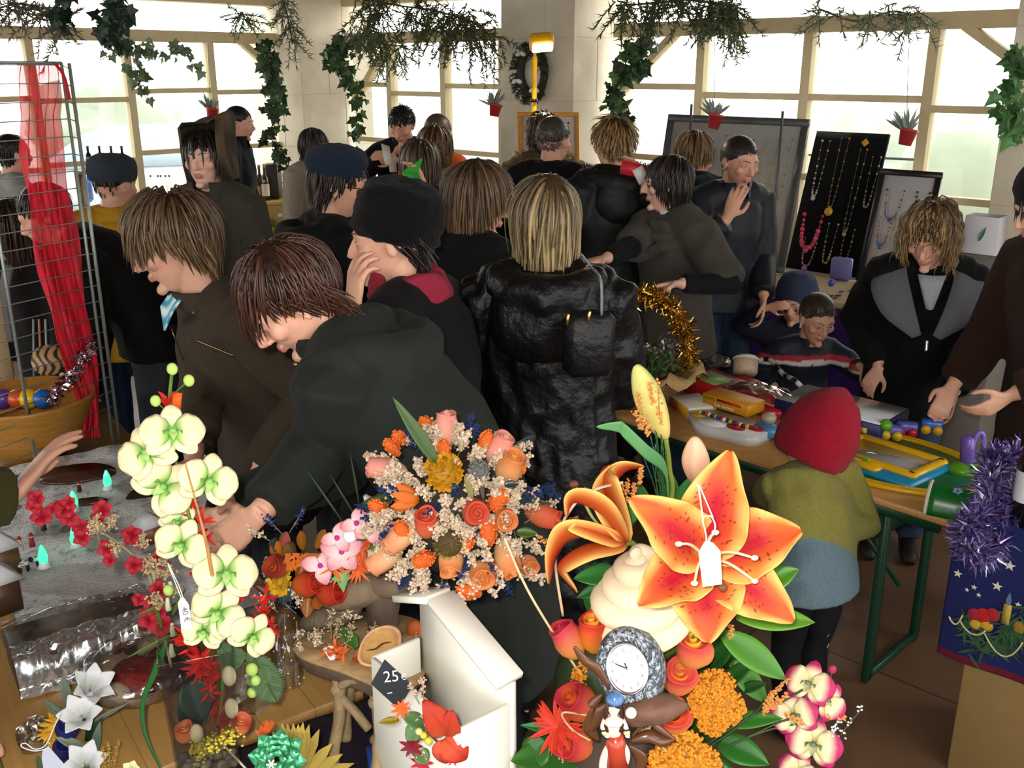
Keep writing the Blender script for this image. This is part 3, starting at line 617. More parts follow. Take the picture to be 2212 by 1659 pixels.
# light brown haired woman, face to the right
J = person('woman with straight light brown hair in black coat seen from behind turning right', (1036, 432), 3.18, -35, hyaw=-88, pitch=16, lean=.02, voxel=.006, cvox=.011, fem=True, coat=dict(col=BLK, hem=.45, collar=.8, puff=1.2, name='coat'), legs='#8a7a5e', eyes=(.3, '#3a2a20'), brow='#5a4030',
  hair=dict(col='#3c2c1e', tip='#685036', n=1000, front=.07, side=.15, back=.21, width=.0048, lift=.09, part=.01, bang=False, hl=.055, dome=1.04), seed=14)
# blonde woman in the shiny coat
J = person('blonde woman in shiny black coat seen from behind', (1180, 478), 2.66, -4, pitch=6, lean=.02, lside=-.02, elbow={'R': A(.25, -.5, -.8), 'L': A(-.35, -.4, -.8)}, voxel=.007, cvox=.008, fem=True,
  arms={'R': T_(1290, 760, 2.92), 'L': T_(1100, 790, 2.9)}, coat=dict(col='#101012', hem=.30, hood=1.15, collar=.6, puff=1.15, fold=.012, fs=16, mat=M_LEATHER, flare=1.12), legs='#131316', shoes='#0c0c0c', w=1.0,
  hair=dict(col='#4f3f2a', tip='#97835c', var=.5, n=1200, front=.18, side=.24, back=.235, width=.0050, lift=.08, part=.012, bang=False, dome=1.05, inward=.15), seed=15)
BL = J
t = thing('handbag', 'shiny black shoulder bag with gold buckles at hip of blonde woman', 'bag', P(1272, 800, 2.36)); c = P(1272, 742, 2.36); m = MB(); m.box(c, (.13, .06, .17), rotz(.2), srgb('#0e0e10'), .02); v = m.v[0]; m.build('bag_body', M_LEATHER, t)
for x, y in ((1226, 690), (1272, 684)): MB().box(P(x, y, 2.315), (.008, .006, .03), roty(.15), srgb('#c8a860'), .002).build('buckle', M_METAL, t)
for q, cc, nm in ((((1255, 548), (1280, 580), (1298, 605), (1300, 680)), '#77797c', 'shoulder_strap'), (((1235, 690), (1225, 740), (1250, 775)), '#2a2a2c', 'handle')): MB().tube(spline([P(x, y, 2.34 + .12 * (y < 600)) for x, y in q], 6), .007, 8, srgb(cc), flat=.4).build(nm, M_LEATHER, t)
# woman in grey poncho top
J = person('woman with short dark bob in grey cowl top reaching left', (1440, 398), 4.32, 120, hyaw=86, pitch=4, lean=.04, voxel=.0055, cvox=.011, fem=True,
  arms={'R': T_(1300, 565, 3.98), 'L': T_(1470, 612, 3.92)}, elbow={'L': A(.8, -.2, -.5), 'R': A(.2, -.3, -1)}, hands={'L': (A(-.9, -.1, -.1), A(0, -.3, -.8), .8), 'R': (A(-.8, -.4, -.1), A(0, 0, -1), .4)}, coat=dict(dim=1.0, col='#4a453f', hem=.47, collar=0, puff=2.1, mat=M_WOOL, name='sweater', flare=1.15, sleeve=.5, fold=.011), legs='#33455c', eyes=(1, '#2c2018'), brow='#1c1410',
  hair=dict(col='#231a16', tip='#2c211b', n=800, front=.10, side=.125, back=.12, width=.0045, lift=.06, part=.02, bang=False, hl=.05, inward=.5, dome=1.03), skin=srgb('#e0b09a'), seed=16)
m = MB()
for i in range(3):
    a = np.linspace(0, 2 * math.pi, 26); m.tube([J['N'] + A(0, 0, -.028 - .022 * i) + (J['rt'] * math.cos(x) + J['fw'] * math.sin(x)) * (.085 + .026 * i) + J['fw'] * .02 - A(0, 0, .03 * max(0, math.sin(x)) * i) for x in a], .021, 8, srgb('#4e4943'))
v, n, f = remesh(m, .010, 4); MB().add(crease(v, n, .007, 12, 6), f, srgb('#4c4741')).build('cowl_collar', M_WOOL, J['t'])
m = MB()
for sd in 'LR': S, E_, W_, sg = J[sd]; m.tube([lerp(S, E_, .25), E_, lerp(E_, W_, .94)], [.050, .052, .040], 12)
v, n, f = remesh(m, .010, 2); MB().add(crease(v, n, .005, 9, 2), f, srgb('#131315')).build('sleeves', M_CLOTH, J['t'])
m = MB(); m.tube([J['N'] - A(0, 0, .02), J['N'] + J['ax'] * .035], .064, 16); m.build('neck_top', M_CLOTH, J['t']); m.c
# man with hand at mouth
J = person('man with cropped dark hair in navy jacket holding one hand to his mouth', (1598, 352), 4.72, -158, hyaw=-155, pitch=14, lean=.03, voxel=.0055, cvox=.011, w=1.08,
  arms={'R': T_(1570, 474, 4.46), 'L': T_(1650, 640, 4.62)}, hands={'R': (A(.28, -.02, .8), A(.4, .75, .2), .3), 'L': (A(-.1, -.2, -.9), A(-.6, 0, 0), .5)}, elbow={'R': A(-.6, -.3, -1)},
  coat=dict(dim=.8, col='#171c26', hem=.50, collar=1.0, puff=1.4, mat=M_NYLON, name='jacket'), legs='#26354c', eyes=(.5, '#2c2018'), brow='#1c1410', stub=A(.22, .24, .22), skin=srgb('#cf9a80'),
  hair=dict(col='#2a211b', n=900, front=.014, side=.012, back=.014, width=.0035, lift=.02, hl=.068, spike=.6, steps=3, dome=.97), seed=17)
MAN = J
# boy in track jacket
J = person('small boy with cropped hair in navy track jacket with red and white stripe', (1765, 690), 4.15, -172, hyaw=-170, pitch=20, k=.92, voxel=.0055, cvox=.009, H=1.04, w=1.05,
  arms={'L': T_(1856, 790, 4.0), 'R': T_(1676, 835, 4.15)}, hands={'L': (A(.5, 0, -.5), A(-.3, .5, -.3), .6)}, coat=dict(dim=.8, col='#1a2431', hem=.40, collar=1.0, puff=1.5, mat=M_NYLON, name='track_jacket',
  paint=lambda v, c, J: np.where((np.abs(((v - J['sp'](.66)) @ J['up']) - .02 - .12 * np.abs((v - J['sp'](.66)) @ J['rt'])* -1 * .5) < .012)[:, None], srgb('#b02c34'), np.where((np.abs(((v - J['sp'](.66)) @ J['up']) + .002 + .06 * np.abs((v - J['sp'](.66)) @ J['rt'])) < .011)[:, None], srgb('#d8d4d0'), c))), legs='#20283a', eyes=(.1, '#2c2018'), brow='#5a4634',
  hair=dict(col='#4a3a2c', n=900, front=.018, side=.014, back=.014, width=.0035, lift=.02, hl=.07, spike=.5, steps=3, dome=1.0), seed=18)
# hooded child
J = person('small child in blue hood behind the boy in track jacket', (1716, 652), 4.75, -150, hyaw=150, pitch=16, k=.95, voxel=.008, H=1.12, w=1.2, coat=dict(col='#22263a', hem=.4, collar=.8, puff=1.6, name='jacket'), legs='#241f30', eyes=(.6, '#2c2018'), brow='#4a3626', hair=dict(col='#3a2a20', n=150, front=.04, side=.04, back=.03, hl=.06), seed=19,
  arms={'R': T_(1655, 665, 4.6)})
head_lathe(J, [(0, .128), (.06, .12), (.095, .08), (.108, .03), (.108, -.02), (.1, -.06), (.085, -.09)], 'hood', '#333a52', M_CLOTH, off=(0, -.042, .018), rot=rotx(.42), noise=.006)
# curly woman
J = person('woman with curly blonde hair in black jacket with grey lined collar looking down', (2008, 512), 3.62, 165, hyaw=146, pitch=28, lean=.14, voxel=.0058, cvox=.010, fem=True,
  arms={'L': T_(2060, 850, 3.55), 'R': T_(1900, 790, 3.75)}, hands={'R': (A(-.3, 0, -.7), A(.3, .3, 0), .6)}, coat=dict(col='#0d0d10', hem=.42, collar=0, puff=1.5, name='jacket'), legs='#3a5068', eyes=(.2, '#2c2018'), brow='#6a5038',
  hair=dict(col='#54402a', tip='#8a6e46', n=750, front=.035, side=.17, back=.20, width=.0055, lift=.22, curl=.55, part=.01, bang=False, hl=.05, dome=1.06, steps=14), seed=20)
for sg in (-1, 1):
    m = MB(); n0, rt, fw, up = J['N'], J['rt'], J['fw'], J['up']
    q = [[n0 + rt * sg * (.06 + .02 * j) - fw * (.03 - .0 * j) + up * (.02 - .012 * j) for j in range(4)], [n0 + rt * sg * (.085 + .04 * j) + fw * .05 + up * (-.01 - .02 * j) for j in range(4)], [n0 + rt * sg * (.06 + .035 * j) + fw * .135 + up * (-.11 - .02 * j) for j in range(4)], [n0 + rt * sg * (.02 + .01 * j) + fw * .175 - up * (.235 + .005 * j) for j in range(4)]]
    g = np.array([spline(np.array(q)[:, j], 6) for j in range(4)]); m.grid(g, srgb('#5d5d60')); m.build('lapel', M_CLOTH, J['t'], solid=.008)
m = MB(); m.grid([[n0 + rt * x * .05 * (1 - .75 * y) + fw * (.10 + .02 * (1 - abs(x)) + .05 * y) - up * (.02 + .12 * y) for x in np.linspace(-1, 1, 7)] for y in np.linspace(0, 1, 5)], srgb('#9a9da6')); m.build('blouse', M_CLOTH, J['t'], solid=.004)
zipline(J, n0 + fw * .19 - up * .25, n0 + fw * .20 - up * .29, '#c8c8c8', .006)
# brown coat at the right edge
J = person('person in long dark brown coat at right edge reaching over toys', (2262, 452), 3.15, 96, pitch=18, lean=.10, voxel=.0075, cvox=.012, w=1.1, arms={'L': T_(2190, 850, 2.95), 'R': T_(2060, 830, 3.3)}, elbow={'R': A(.1, .5, -1)}, coat=dict(col='#2f1c13', hem=.30, collar=.8, puff=2.2, dim=1.0, mat=M_WOOL, name='coat'), legs='#1b1412', hair=dict(col='#18121a', n=350, front=.08, side=.12, back=.16, hl=.05), seed=21)
head_lathe(J, [(0, .128), (.06, .122), (.095, .085), (.104, .04), (.10, .0), (.085, -.03)], 'beanie', '#1c1622', M_WOOL, off=(0, -.03, .03), noise=.004)
# beret woman
J = person('woman in navy beret and glasses facing right in dark coat', (736, 404), 3.42, -62, hyaw=-84, pitch=10, voxel=.006, cvox=.012, fem=True, w=1.08, coat=dict(col='#16171b', hem=.42, hood=.9, collar=.9, puff=1.7, name='coat'), legs='#1d2026', eyes=(.7, '#2c2018'), brow='#4a3626', hair=dict(col='#2a1d16', n=350, front=.02, side=.07, back=.12, hl=.03, lift=.06, dome=.8, tuck=.3), seed=22)
head_lathe(J, [(0, .125), (.055, .120), (.088, .098), (.098, .068), (.094, .045), (.088, .03), (.084, .018), (.078, .03)], 'beret', '#1f2838', M_WOOL, off=(0, -.018, .018), rot=rotx(.12), noise=.005, sy=1.12)
m = MB(); TH = J['TH']
for sg in (-1, 1):
    m.tube([TH((sg * .032 + .021 * math.cos(a), .093, .008 + .016 * math.sin(a))) for a in np.linspace(0, 6.3, 18)], .0016, 6, srgb('#1a1a1a')); m.tube([TH((sg * .052, .092, .012)), TH((sg * .078, .03, .012)), TH((sg * .08, -.01, .008))], .0016, 6, srgb('#1a1a1a'))
m.tube([TH((-.012, .094, .012)), TH((.012, .094, .012))], .0016, 6, srgb('#1a1a1a')); m.build('glasses', M_SHINY, J['t'])
# people at the back windows
J = person('man with short dark hair in black jacket reading white papers', (868, 272), 6.6, 175, hyaw=165, pitch=26, voxel=.0085, cvox=.013, w=1.05, arms={'R': T_(830, 345, 6.4), 'L': T_(852, 345, 6.3)}, hands={'R': (A(.4, -.3, .2), A(0, 0, 1), .4)}, elbow={'R': A(-1, .2, -.6)}, coat=dict(col='#15171a', hem=.5, collar=.9, puff=1.3, name='jacket'), legs='#20242c', brow='#1c1410', hair=dict(col='#14100e', n=420, front=.035, side=.02, back=.03, width=.006, hl=.055, spike=.7, steps=4), seed=23); READER = J
person('woman with collar length brown hair from behind in dark jacket under green ornament', (906, 358), 4.75, 14, arms={'R': T_(918, 408, 4.42)}, elbow={'R': A(.8, .2, -.6)}, hands={'R': (A(-.4, -.1, .9), A(-.6, -.5, 0), .5)}, voxel=.009, cvox=.013, fem=True, coat=dict(col='#191c21', hem=.45, collar=.8, puff=1.3, name='jacket'), legs='#1d2026', hair=dict(col='#3d2e24', tip='#55402f', n=600, front=.12, side=.15, back=.16, width=.006, lift=.13, hl=.05, inward=.3), seed=24)
person('woman with chestnut hair from behind in beige hooded jacket', (940, 322), 5.3, 5, voxel=.009, cvox=.013, fem=True, coat=dict(dim=.9, col='#8d8068', hem=.45, hood=1.0, collar=.8, puff=1.3, name='jacket'), legs='#22262e', hair=dict(col='#43301f', tip='#6a4c30', n=500, front=.1, side=.11, back=.12, width=.006, lift=.13, inward=.5), seed=25)
person('person with short grey hair in an orange jacket by back window', (948, 291), 6.1, -20, voxel=.0095, cvox=.014, H=1.70, coat=dict(dim=1, col='#b8502c', hem=.45, collar=.8, puff=1.4, name='jacket'), legs='#2a2a30', hair=dict(col='#5c5348', n=420, front=.03, side=.03, back=.045, width=.006, steps=5), seed=26)
J = person('man with cropped grey brown hair from behind in black jacket with red piping', (1197, 306), 5.1, -14, hyaw=-38, pitch=8, voxel=.008, cvox=.012, w=1.12, coat=dict(col='#15151a', hem=.48, collar=1.0, puff=1.5, name='jacket'), legs='#1d2026', hair=dict(col='#4d4238', n=700, front=.012, side=.012, back=.014, width=.004, spike=.5, steps=3, hl=.06), seed=27, skin=srgb('#d09a80'))
zipline(J, P(1214, 345, 5.02), P(1222, 385, 4.98), '#8a2228', .004, 'piping', M_CLOTH)
person('person with fluffy brown hair and beige fur collar in front of framed board', (1172, 290), 5.95, 6, voxel=.009, cvox=.013, fem=True, H=1.74, coat=dict(col='#8a7350', hem=.4, hood=.9, fur='#9a8258', collar=.8, puff=1.4), legs='#2a221c', hair=dict(col='#2c1d14', tip='#4a3020', n=600, front=.08, side=.10, back=.11, width=.006, lift=.2, curl=.4), seed=28)
person('person with tousled golden brown hair from behind in black jacket with fur hood', (1322, 312), 4.7, 22, hyaw=30, arms={'R': T_(1386, 405, 4.5)}, elbow={'R': A(.8, .1, -.6)}, hands={'R': (A(-.3, 0, .9), A(-.6, -.4, 0), .5)}, voxel=.008, cvox=.012, w=1.1, coat=dict(col='#17191d', hem=.45, hood=1.15, fur='#3a2c22', collar=.8, puff=1.7, mat=M_NYLON, name='jacket'), legs='#1d2026', hair=dict(col='#4c3722', tip='#8a6a3c', n=600, front=.05, side=.05, back=.06, width=.005, lift=.15, spike=.35, curl=.3, steps=6), seed=29)
J = person('person with brown hair in teal hooded coat behind the grey cowl woman', (1502, 336), 5.15, -20, hyaw=-70, pitch=18, lean=.12, voxel=.009, cvox=.013, fem=True, w=1.15, coat=dict(col='#12343c', hem=.42, hood=1.3, collar=1.2, puff=1.8, name='coat'), legs='#1d2026', hair=dict(col='#5a3f28', tip='#7a5a38', n=500, front=.07, side=.09, back=.08, width=.006, lift=.1), seed=30)
# teen in camouflage hood
J = person('teenager in square camouflage hood and grey brown jacket facing us', (443, 345), 4.25, 172, hyaw=172, pitch=2, voxel=.006, cvox=.012, w=.9, coat=dict(dim=1.1, col='#3a362f', hem=.42, collar=1.1, puff=1.2, name='jacket'), legs='#2a2a30', eyes=(.8, '#2c2018'), brow='#1c1410', skin=srgb('#e6b8a2'),
  hair=dict(col='#1d1512', n=500, front=.028, side=.17, back=.12, width=.006, lift=.05, hl=.052, bang=True, part=.03), seed=31)
m = MB(); g = []; TH = J['TH']
for z, rx, ry, oy in ((.165, .095, .10, -.06), (.150, .105, .11, -.055), (.09, .100, .110, -.05), (.03, .100, .112, -.05), (-.03, .100, .108, -.055), (-.09, .098, .095, -.06)):
    row = []
    for a in np.linspace(-2.45, 2.45, 25) - math.pi / 2:
        p = A(math.copysign(abs(math.cos(a)) ** .6, math.cos(a)) * rx, oy + math.copysign(abs(math.sin(a)) ** .6, math.sin(a)) * ry, z + (.03 * math.cos(a) ** 2 * (-1 if math.cos(a) > 0 else 1) if z > .14 else 0)); row.append(TH(p))
    g.append(row)
top = [[lerp(p, TH((0, -.06, .150)), t) for p in g[0]] for t in (1.0, .5)]; g = np.array(top + g); pt = g.reshape(-1, 3); q = vnoise(pt * 28, 3); cc = np.where((q > .15)[:, None], srgb('#2a231b'), np.where((q < -.2)[:, None], srgb('#5a4a36'), srgb('#403527'))); m.grid(g, cc); m.build('camouflage_hood', M_CLOTH, J['t'], solid=.008)
person('man with short dark hair in dark jacket in profile by left window', (518, 268), 7.2, -90, pitch=8, voxel=.0095, cvox=.014, coat=dict(col='#20262b', hem=.48, collar=1.2, puff=1.5, name='jacket'), legs='#22262c', brow='#1c1410', hair=dict(col='#1d1815', n=420, front=.015, side=.012, back=.015, width=.006, steps=3, spike=.3), seed=32)
person('woman with dark bob in cream coat with brown collar by corner pillar', (680, 316), 7.0, -125, hyaw=-110, pitch=8, voxel=.009, cvox=.013, fem=True, coat=dict(dim=1, col='#9a9080', hem=.35, collar=1.3, ccol='#4a3c2c', puff=1.3, name='coat'), legs='#2a2622', eyes=(.6, '#2c2018'), hair=dict(col='#231713', tip='#33211a', n=550, front=.09, side=.16, back=.15, width=.006, lift=.08, inward=.3), seed=33)
J = person('man in grey knit cap and yellow and white jacket seen from behind', (250, 402), 4.5, 12, hyaw=-25, pitch=10, voxel=.009, cvox=.013, w=1.1, coat=dict(dim=1, col='#b98a1e', hem=.44, collar=1.2, puff=1.7, mat=M_NYLON, name='jacket', paint=lambda v, c, J: np.where(((((v - J['N']) @ J['rt']) < -.03) & (np.abs((v - J['N']) @ J['up'] + .12) < .10))[:, None], srgb('#b9b2a6'), c)), legs='#202a44', hair=dict(col='#3a2c22', n=160, front=.02, side=.02, back=.03, steps=4), seed=34)
head_lathe(J, [(0, .122), (.06, .118), (.092, .09), (.102, .05), (.098, .015), (.090, .0)], 'knit_cap', '#343a42', M_WOOL, off=(0, -.018, .022), noise=.004, rot=rotx(.1))
person('person with dark hair in light grey jacket behind wire rack by far left window', (30, 335), 6.0, -40, voxel=.0095, cvox=.014, coat=dict(dim=1, col='#8d8c88', hem=.45, collar=.9, puff=1.5, name='jacket'), legs='#2a2a30', hair=dict(col='#181310', n=420, front=.03, side=.03, back=.05, width=.006, steps=5), seed=35)
J = person('person with long dark brown hair and grey scarf behind the wire rack', (22, 495), 4.2, 150, hyaw=140, pitch=22, voxel=.008, cvox=.012, fem=True, coat=dict(col='#191416', hem=.42, collar=.9, puff=1.5), legs='#1d2026', hair=dict(col='#2a1a12', tip='#3a2418', n=650, front=.14, side=.22, back=.22, width=.006, lift=.12, bang=False), seed=36)
m = MB(); m.tube(spline([J['N'] + J['fw'] * .13 + J['rt'] * -.03 - A(0, 0, .02), J['N'] + J['fw'] * .19 + J['rt'] * -.05 - A(0, 0, .16), J['N'] + J['fw'] * .20 + J['rt'] * -.06 - A(0, 0, .34)], 5), np.linspace(.03, .02, 11), 8, srgb('#6d6a6a'), flat=.4); m.build('scarf', M_CLOTH, J['t'])
person('person in black coat and grey trousers leaning left behind the red netting', (98, 466), 3.8, 108, pitch=25, lean=.28, voxel=.0085, cvox=.012, w=1.1, coat=dict(col='#0e0e11', hem=.52, collar=.9, puff=1.7, name='coat'), legs='#3c4046', H=1.74, hair=dict(col='#1d1512', n=400, front=.04, side=.05, back=.06, width=.006, steps=6), seed=37)
# seller on the left: only the sleeve and hand come into the picture
J = person('seller in olive sleeve reaching a bare hand over the snowy display', (-360, 560), 1.62, -50, H=1.9, pitch=18, lean=.10, voxel=.0042, cvox=.010, arms={'L': P(30, 1072, 1.98), 'R': None}, hands={'L': (A(.42, .5, .55), A(.5, .2, -.7), .22)}, elbow={'L': A(0, -.3, -1)}, coat=dict(dim=1, col='#3d3c17', hem=.42, collar=.8, puff=1.7, fold=.005, name='sweater', mat=M_WOOL, sleeve=1), legs='#2a2a30', hair=dict(col='#3a2a20', n=200, front=.04, side=.05, back=.06, steps=5), seed=38, skin=srgb('#cf9a80'))
# child in the red hat, seen from behind at the toy table
J = person('small child in red pixie hat and olive and blue jacket at the toy table', (1755, 965), 2.85, 25, hyaw=-15, pitch=22, roll=14, nk=.55, lean=.20, lside=.12, k=1.04, voxel=.006, cvox=.009, H=1.02, w=1.32, arms={'R': T_(1802, 1140, 2.64), 'L': T_(1660, 1060, 3.05)}, hands={'R': (A(.1, .25, -.7), A(-.4, 0, 0), .5)}, elbow={'R': A(.4, -.4, -.7), 'L': A(-.4, -.2, -.8)}, coat=dict(dim=1.3, col='#6e6a34', hem=.50, collar=.6, puff=2.1, mat=M_WOOL, fold=.006, name='jacket', paint=lambda v, c, J: np.where((((v - J['sp'](.30)) @ (J['ax'] * .8 + J['up'] * .2)) < -.015)[:, None], srgb('#5f737c'), c)), legs='#15151a', shoes='#2a2320', hair=dict(col='#6a4c30', n=60, front=.02, side=.02, back=.02, steps=3), seed=39)
head_lathe(J, [(0, .185), (.03, .176), (.065, .148), (.096, .105), (.114, .055), (.118, .01), (.112, -.035), (.10, -.06), (.09, -.04)], 'pixie_hat', '#8a1226', M_WOOL, off=(0, -.022, .012), rot=rotx(.10) @ roty(.16), noise=.004, sy=1.1)
S, E_, W_, sg = J['R']; m = MB(); m.tube([lerp(E_, W_, .84), lerp(E_, W_, 1.0)], .036, 12, srgb('#b01c28')); m.build('cuff', M_WOOL, J['t'])
# ================================================================ garlands, hangings and stalls along the windows
M_LEAF = leafy('leaf', .4, .22); M_PETAL = leafy('petal', .55, .2, .25); M_TWIG = mat('twig_bark', None, .8, noise=.2, nscale=60)
M_PAINT = mat('painted_metal', None, .35); M_WOOD = mat('pine_wood', None, .5, noise=.22, nscale=14, stretch=(1, 9, 9))
M_PLASTIC = mat('toy_plastic', None, .3, spec=.5); M_CARD = mat('printed_card', None, .5); M_BEAD = mat('bead', None, .2, coat=.5); M_FOIL = mat('foil', None, .16, metal=1.0)
IVY = [(0, 0), (.18, -.12), (.42, -.10), (.36, .10), (.55, .32), (.28, .40), (.20, .58), (0, 1.0), (-.20, .58), (-.28, .40), (-.55, .32), (-.36, .10), (-.42, -.10), (-.18, -.12)]
def ivy_leaf(m, p, d, n, s, col):
    x = nrm(np.cross(d, n)); n = np.cross(x, d); v = [p + d * .35 * s + n * .05 * s]
    for a, b in IVY: v.append(p + x * a * s + d * b * s - n * abs(a) * .18 * s)
    k = len(IVY); m.add(v, [(0, 1 + i, 1 + (i + 1) % k) for i in range(k)], np.vstack([np.asarray(col) * 1.25] + [np.asarray(col)] * k))
def rleaf(m, p, d, n, L, w, col, col2=None, bend=.0, nseg=6, ns=4, tipw=.0, fold=.15):
    """lance-shaped leaf from p along d"""
    d = nrm(d); x = nrm(np.cross(d, n)); n = np.cross(x, d); g = []; c = []; col2 = col if col2 is None else col2
    for i in range(nseg + 1):
        u = i / nseg; ww = w * (math.sin(math.pi * min(u * .93 + .07, 1)) ** .8) * (1 - .25 * u) + tipw * (u > .95); q = p + d * L * u + n * bend * L * u * u * -1
        g.append([q + x * ww * t * .5 + n * abs(t) * fold * ww for t in np.linspace(-1, 1, ns + 1)]); c.append([lerp(col, col2, abs(t)) for t in np.linspace(-1, 1, ns + 1)])
    m.grid(np.array(g), np.array(c).reshape(-1, 3))
def ivy(label, path, d, n, size, spread, group='ivy garlands', cols=('#2c4424', '#3c5a2e', '#1f331c'), name='ivy_garland', seed=1, root=True):
    """hanging ivy through pixel path at distance d"""
    g = np.random.default_rng(seed); pts = spline([P(x, y, d) for x, y in path], 10); mp = mpp(pts[0])
    t = thing(name, label, 'ivy', pts[0], group); st = MB(); st.tube(pts, .003, 5, srgb('#4a3c28')); lf = MB(); cs = [srgb(c) for c in cols]
    for _ in range(n):
        i = g.integers(len(pts)); p = pts[i] + nrm(g.normal(size=3)) * spread * mp * g.random() ** .6; dd = nrm(A(g.normal() * .7, g.normal() * .5, -.8 + g.normal() * .5)); ivy_leaf(lf, p, dd, nrm(A(g.normal() * .5, -1, g.normal() * .4)), size * g.uniform(.6, 1.25), cs[g.integers(len(cs))] * g.uniform(.7, 1.25))
        if g.random() < .4: st.tube([pts[i], p], .0018, 3, srgb('#4a3c28'), caps=False)
    st.build('stem', M_TWIG, t); lf.build('leaves', M_LEAF, t, smooth=False); return t
def sprig(m, p, d, L, col, g, nd=.03, side=3):
    """a fir twig with needles"""
    d = nrm(d); q = [p + d * L * u + A(0, 0, -.25 * L * u * u) for u in np.linspace(0, 1, 6)]; m.tube(q, np.linspace(.003, .001, 6), 4, srgb('#4b3b2a'), caps=False)
    for i in range(int(L / .008)):
        u = i * .008 / L; c = p + d * L * u + A(0, 0, -.25 * L * u * u); e = nrm(nrm(g.normal(size=3)) + d * .8); s = nrm(np.cross(e, A(g.normal() * .4, 1, g.normal() * .4))) * .0048; cc = col * g.uniform(.6, 1.3); m.add([c - s, c + s, c + e * nd], [(0, 1, 2)], cc)
def fir(label, path, d, n, L, drop=.7, col='#3d4a2c', name='fir_garland', seed=1, spread=20, nd=.05):
    g = np.random.default_rng(seed); pts = spline([P(x, y, d) for x, y in path], 10); mp = mpp(pts[0]); t = thing(name, label, 'garland', pts[0], 'fir garlands along the beams')
    s = MB(); s.tube(pts, .006, 5, srgb('#4b3b2a')); s.build('branch', M_TWIG, t); m = MB()
    for _ in range(n):
        i = g.integers(len(pts)); sprig(m, pts[i] + g.normal(size=3) * spread * mp * .4, A(g.normal() * .8, g.normal() * .4, -drop + g.normal() * .4), L * g.uniform(.5, 1.2), srgb(col), g, nd)
    m.build('needles', M_LEAF, t, smooth=False); return t
ivy('ivy with large dark leaves hanging nearest at top left', [(250, -40), (262, 20), (235, 60), (248, 100)], 4.2, 60, .066, 34, seed=1, cols=('#1e2f22', '#2b4030', '#17241a'))
ivy('small bunch of dark ivy left of the largest hanging bunch', [(140, -30), (128, 20), (140, 55)], 4.2, 26, .058, 24, seed=2, cols=('#1e2f22', '#2b4030', '#17241a'))
ivy('sparse ivy trailing down the left window post', [(215, 130), (285, 100), (292, 150), (312, 205)], 7.6, 46, .075, 24, seed=3, cols=('#4a5c40', '#5c6e4e'))
ivy('thin ivy strand along the left window beam', [(310, 92), (350, 128), (390, 105), (425, 150)], 7.9, 32, .075, 20, seed=4, cols=('#5b6c50', '#6d7d60'))
ivy('dense ivy column hanging left of the corner pillar', [(568, 95), (580, 140), (592, 180), (600, 215), (578, 245)], 7.9, 84, .085, 26, seed=5)
ivy('ivy trailing low beside woman in cream coat', [(560, 300), (592, 285), (600, 330), (622, 345), (618, 400)], 7.4, 46, .07, 20, seed=6)
ivy('ivy spreading over brace at left of the middle window', [(800, 80), (745, 95), (718, 120), (745, 155), (768, 190), (772, 300)], 8.0, 105, .08, 26, seed=7)
ivy('ivy leaves at the low window edge behind the navy beret', [(790, 335), (798, 355), (788, 385)], 9.0, 14, .09, 12, seed=8, cols=('#4a7a3a', '#3c6a2e'))
ivy('dense ivy hanging right of the middle pillar', [(1400, 95), (1360, 110), (1335, 175), (1325, 215), (1350, 262)], 6.7, 105, .075, 26, seed=9)
ivy('few ivy leaves on the brace right of the middle pillar', [(1365, 160), (1385, 145), (1395, 140)], 6.6, 22, .075, 16, seed=10)
ivy('bright green ivy hanging at the right picture edge', [(2205, 110), (2190, 180), (2175, 225), (2200, 280)], 4.3, 52, .075, 30, seed=11, cols=('#3f6a34', '#4c7a40', '#2e5228'))
fir('pinkish dry fir branches at top left corner', [(-20, 20), (60, 10), (130, 55)], 5.6, 40, .22, .2, '#6f6a58', seed=12)
fir('fir sprig hanging down the corner pillar face', [(610, -10), (622, 40), (632, 95)], 7.6, 26, .16, .9, '#6a7058', seed=13, spread=8)
fir('small fir tuft hanging at top beam left of corner pillar', [(520, 25), (530, 45)], 7.9, 20, .16, .4, '#66784e', seed=14)
fir('thick fir garland draped above the middle window', [(760, -10), (850, 10), (930, 22), (1000, 40), (1050, 65)], 6.9, 120, .26, .75, '#4a512f', seed=15, spread=45)
fir('fir fronds hanging over the brace left of middle window', [(790, 70), (830, 95), (880, 100)], 7.8, 46, .20, 1., '#5b6a40', seed=16, spread=40)
fir('fir garland across top of right window next to middle pillar', [(1330, 12), (1400, 8), (1480, 0), (1560, 10), (1610, 20)], 6.0, 110, .18, .8, '#4a5636', seed=17, spread=22)
fir('fir sprigs hanging over beam above the jewellery boards', [(1560, 40), (1590, 75)], 6.2, 16, .16, 1., '#66704a', seed=18, spread=10)
fir('thin bare fir twigs along right top beam', [(1770, 20), (1850, 45), (1930, 25), (1990, 40)], 5.6, 40, .16, .4, '#7d8268', seed=19, spread=26)
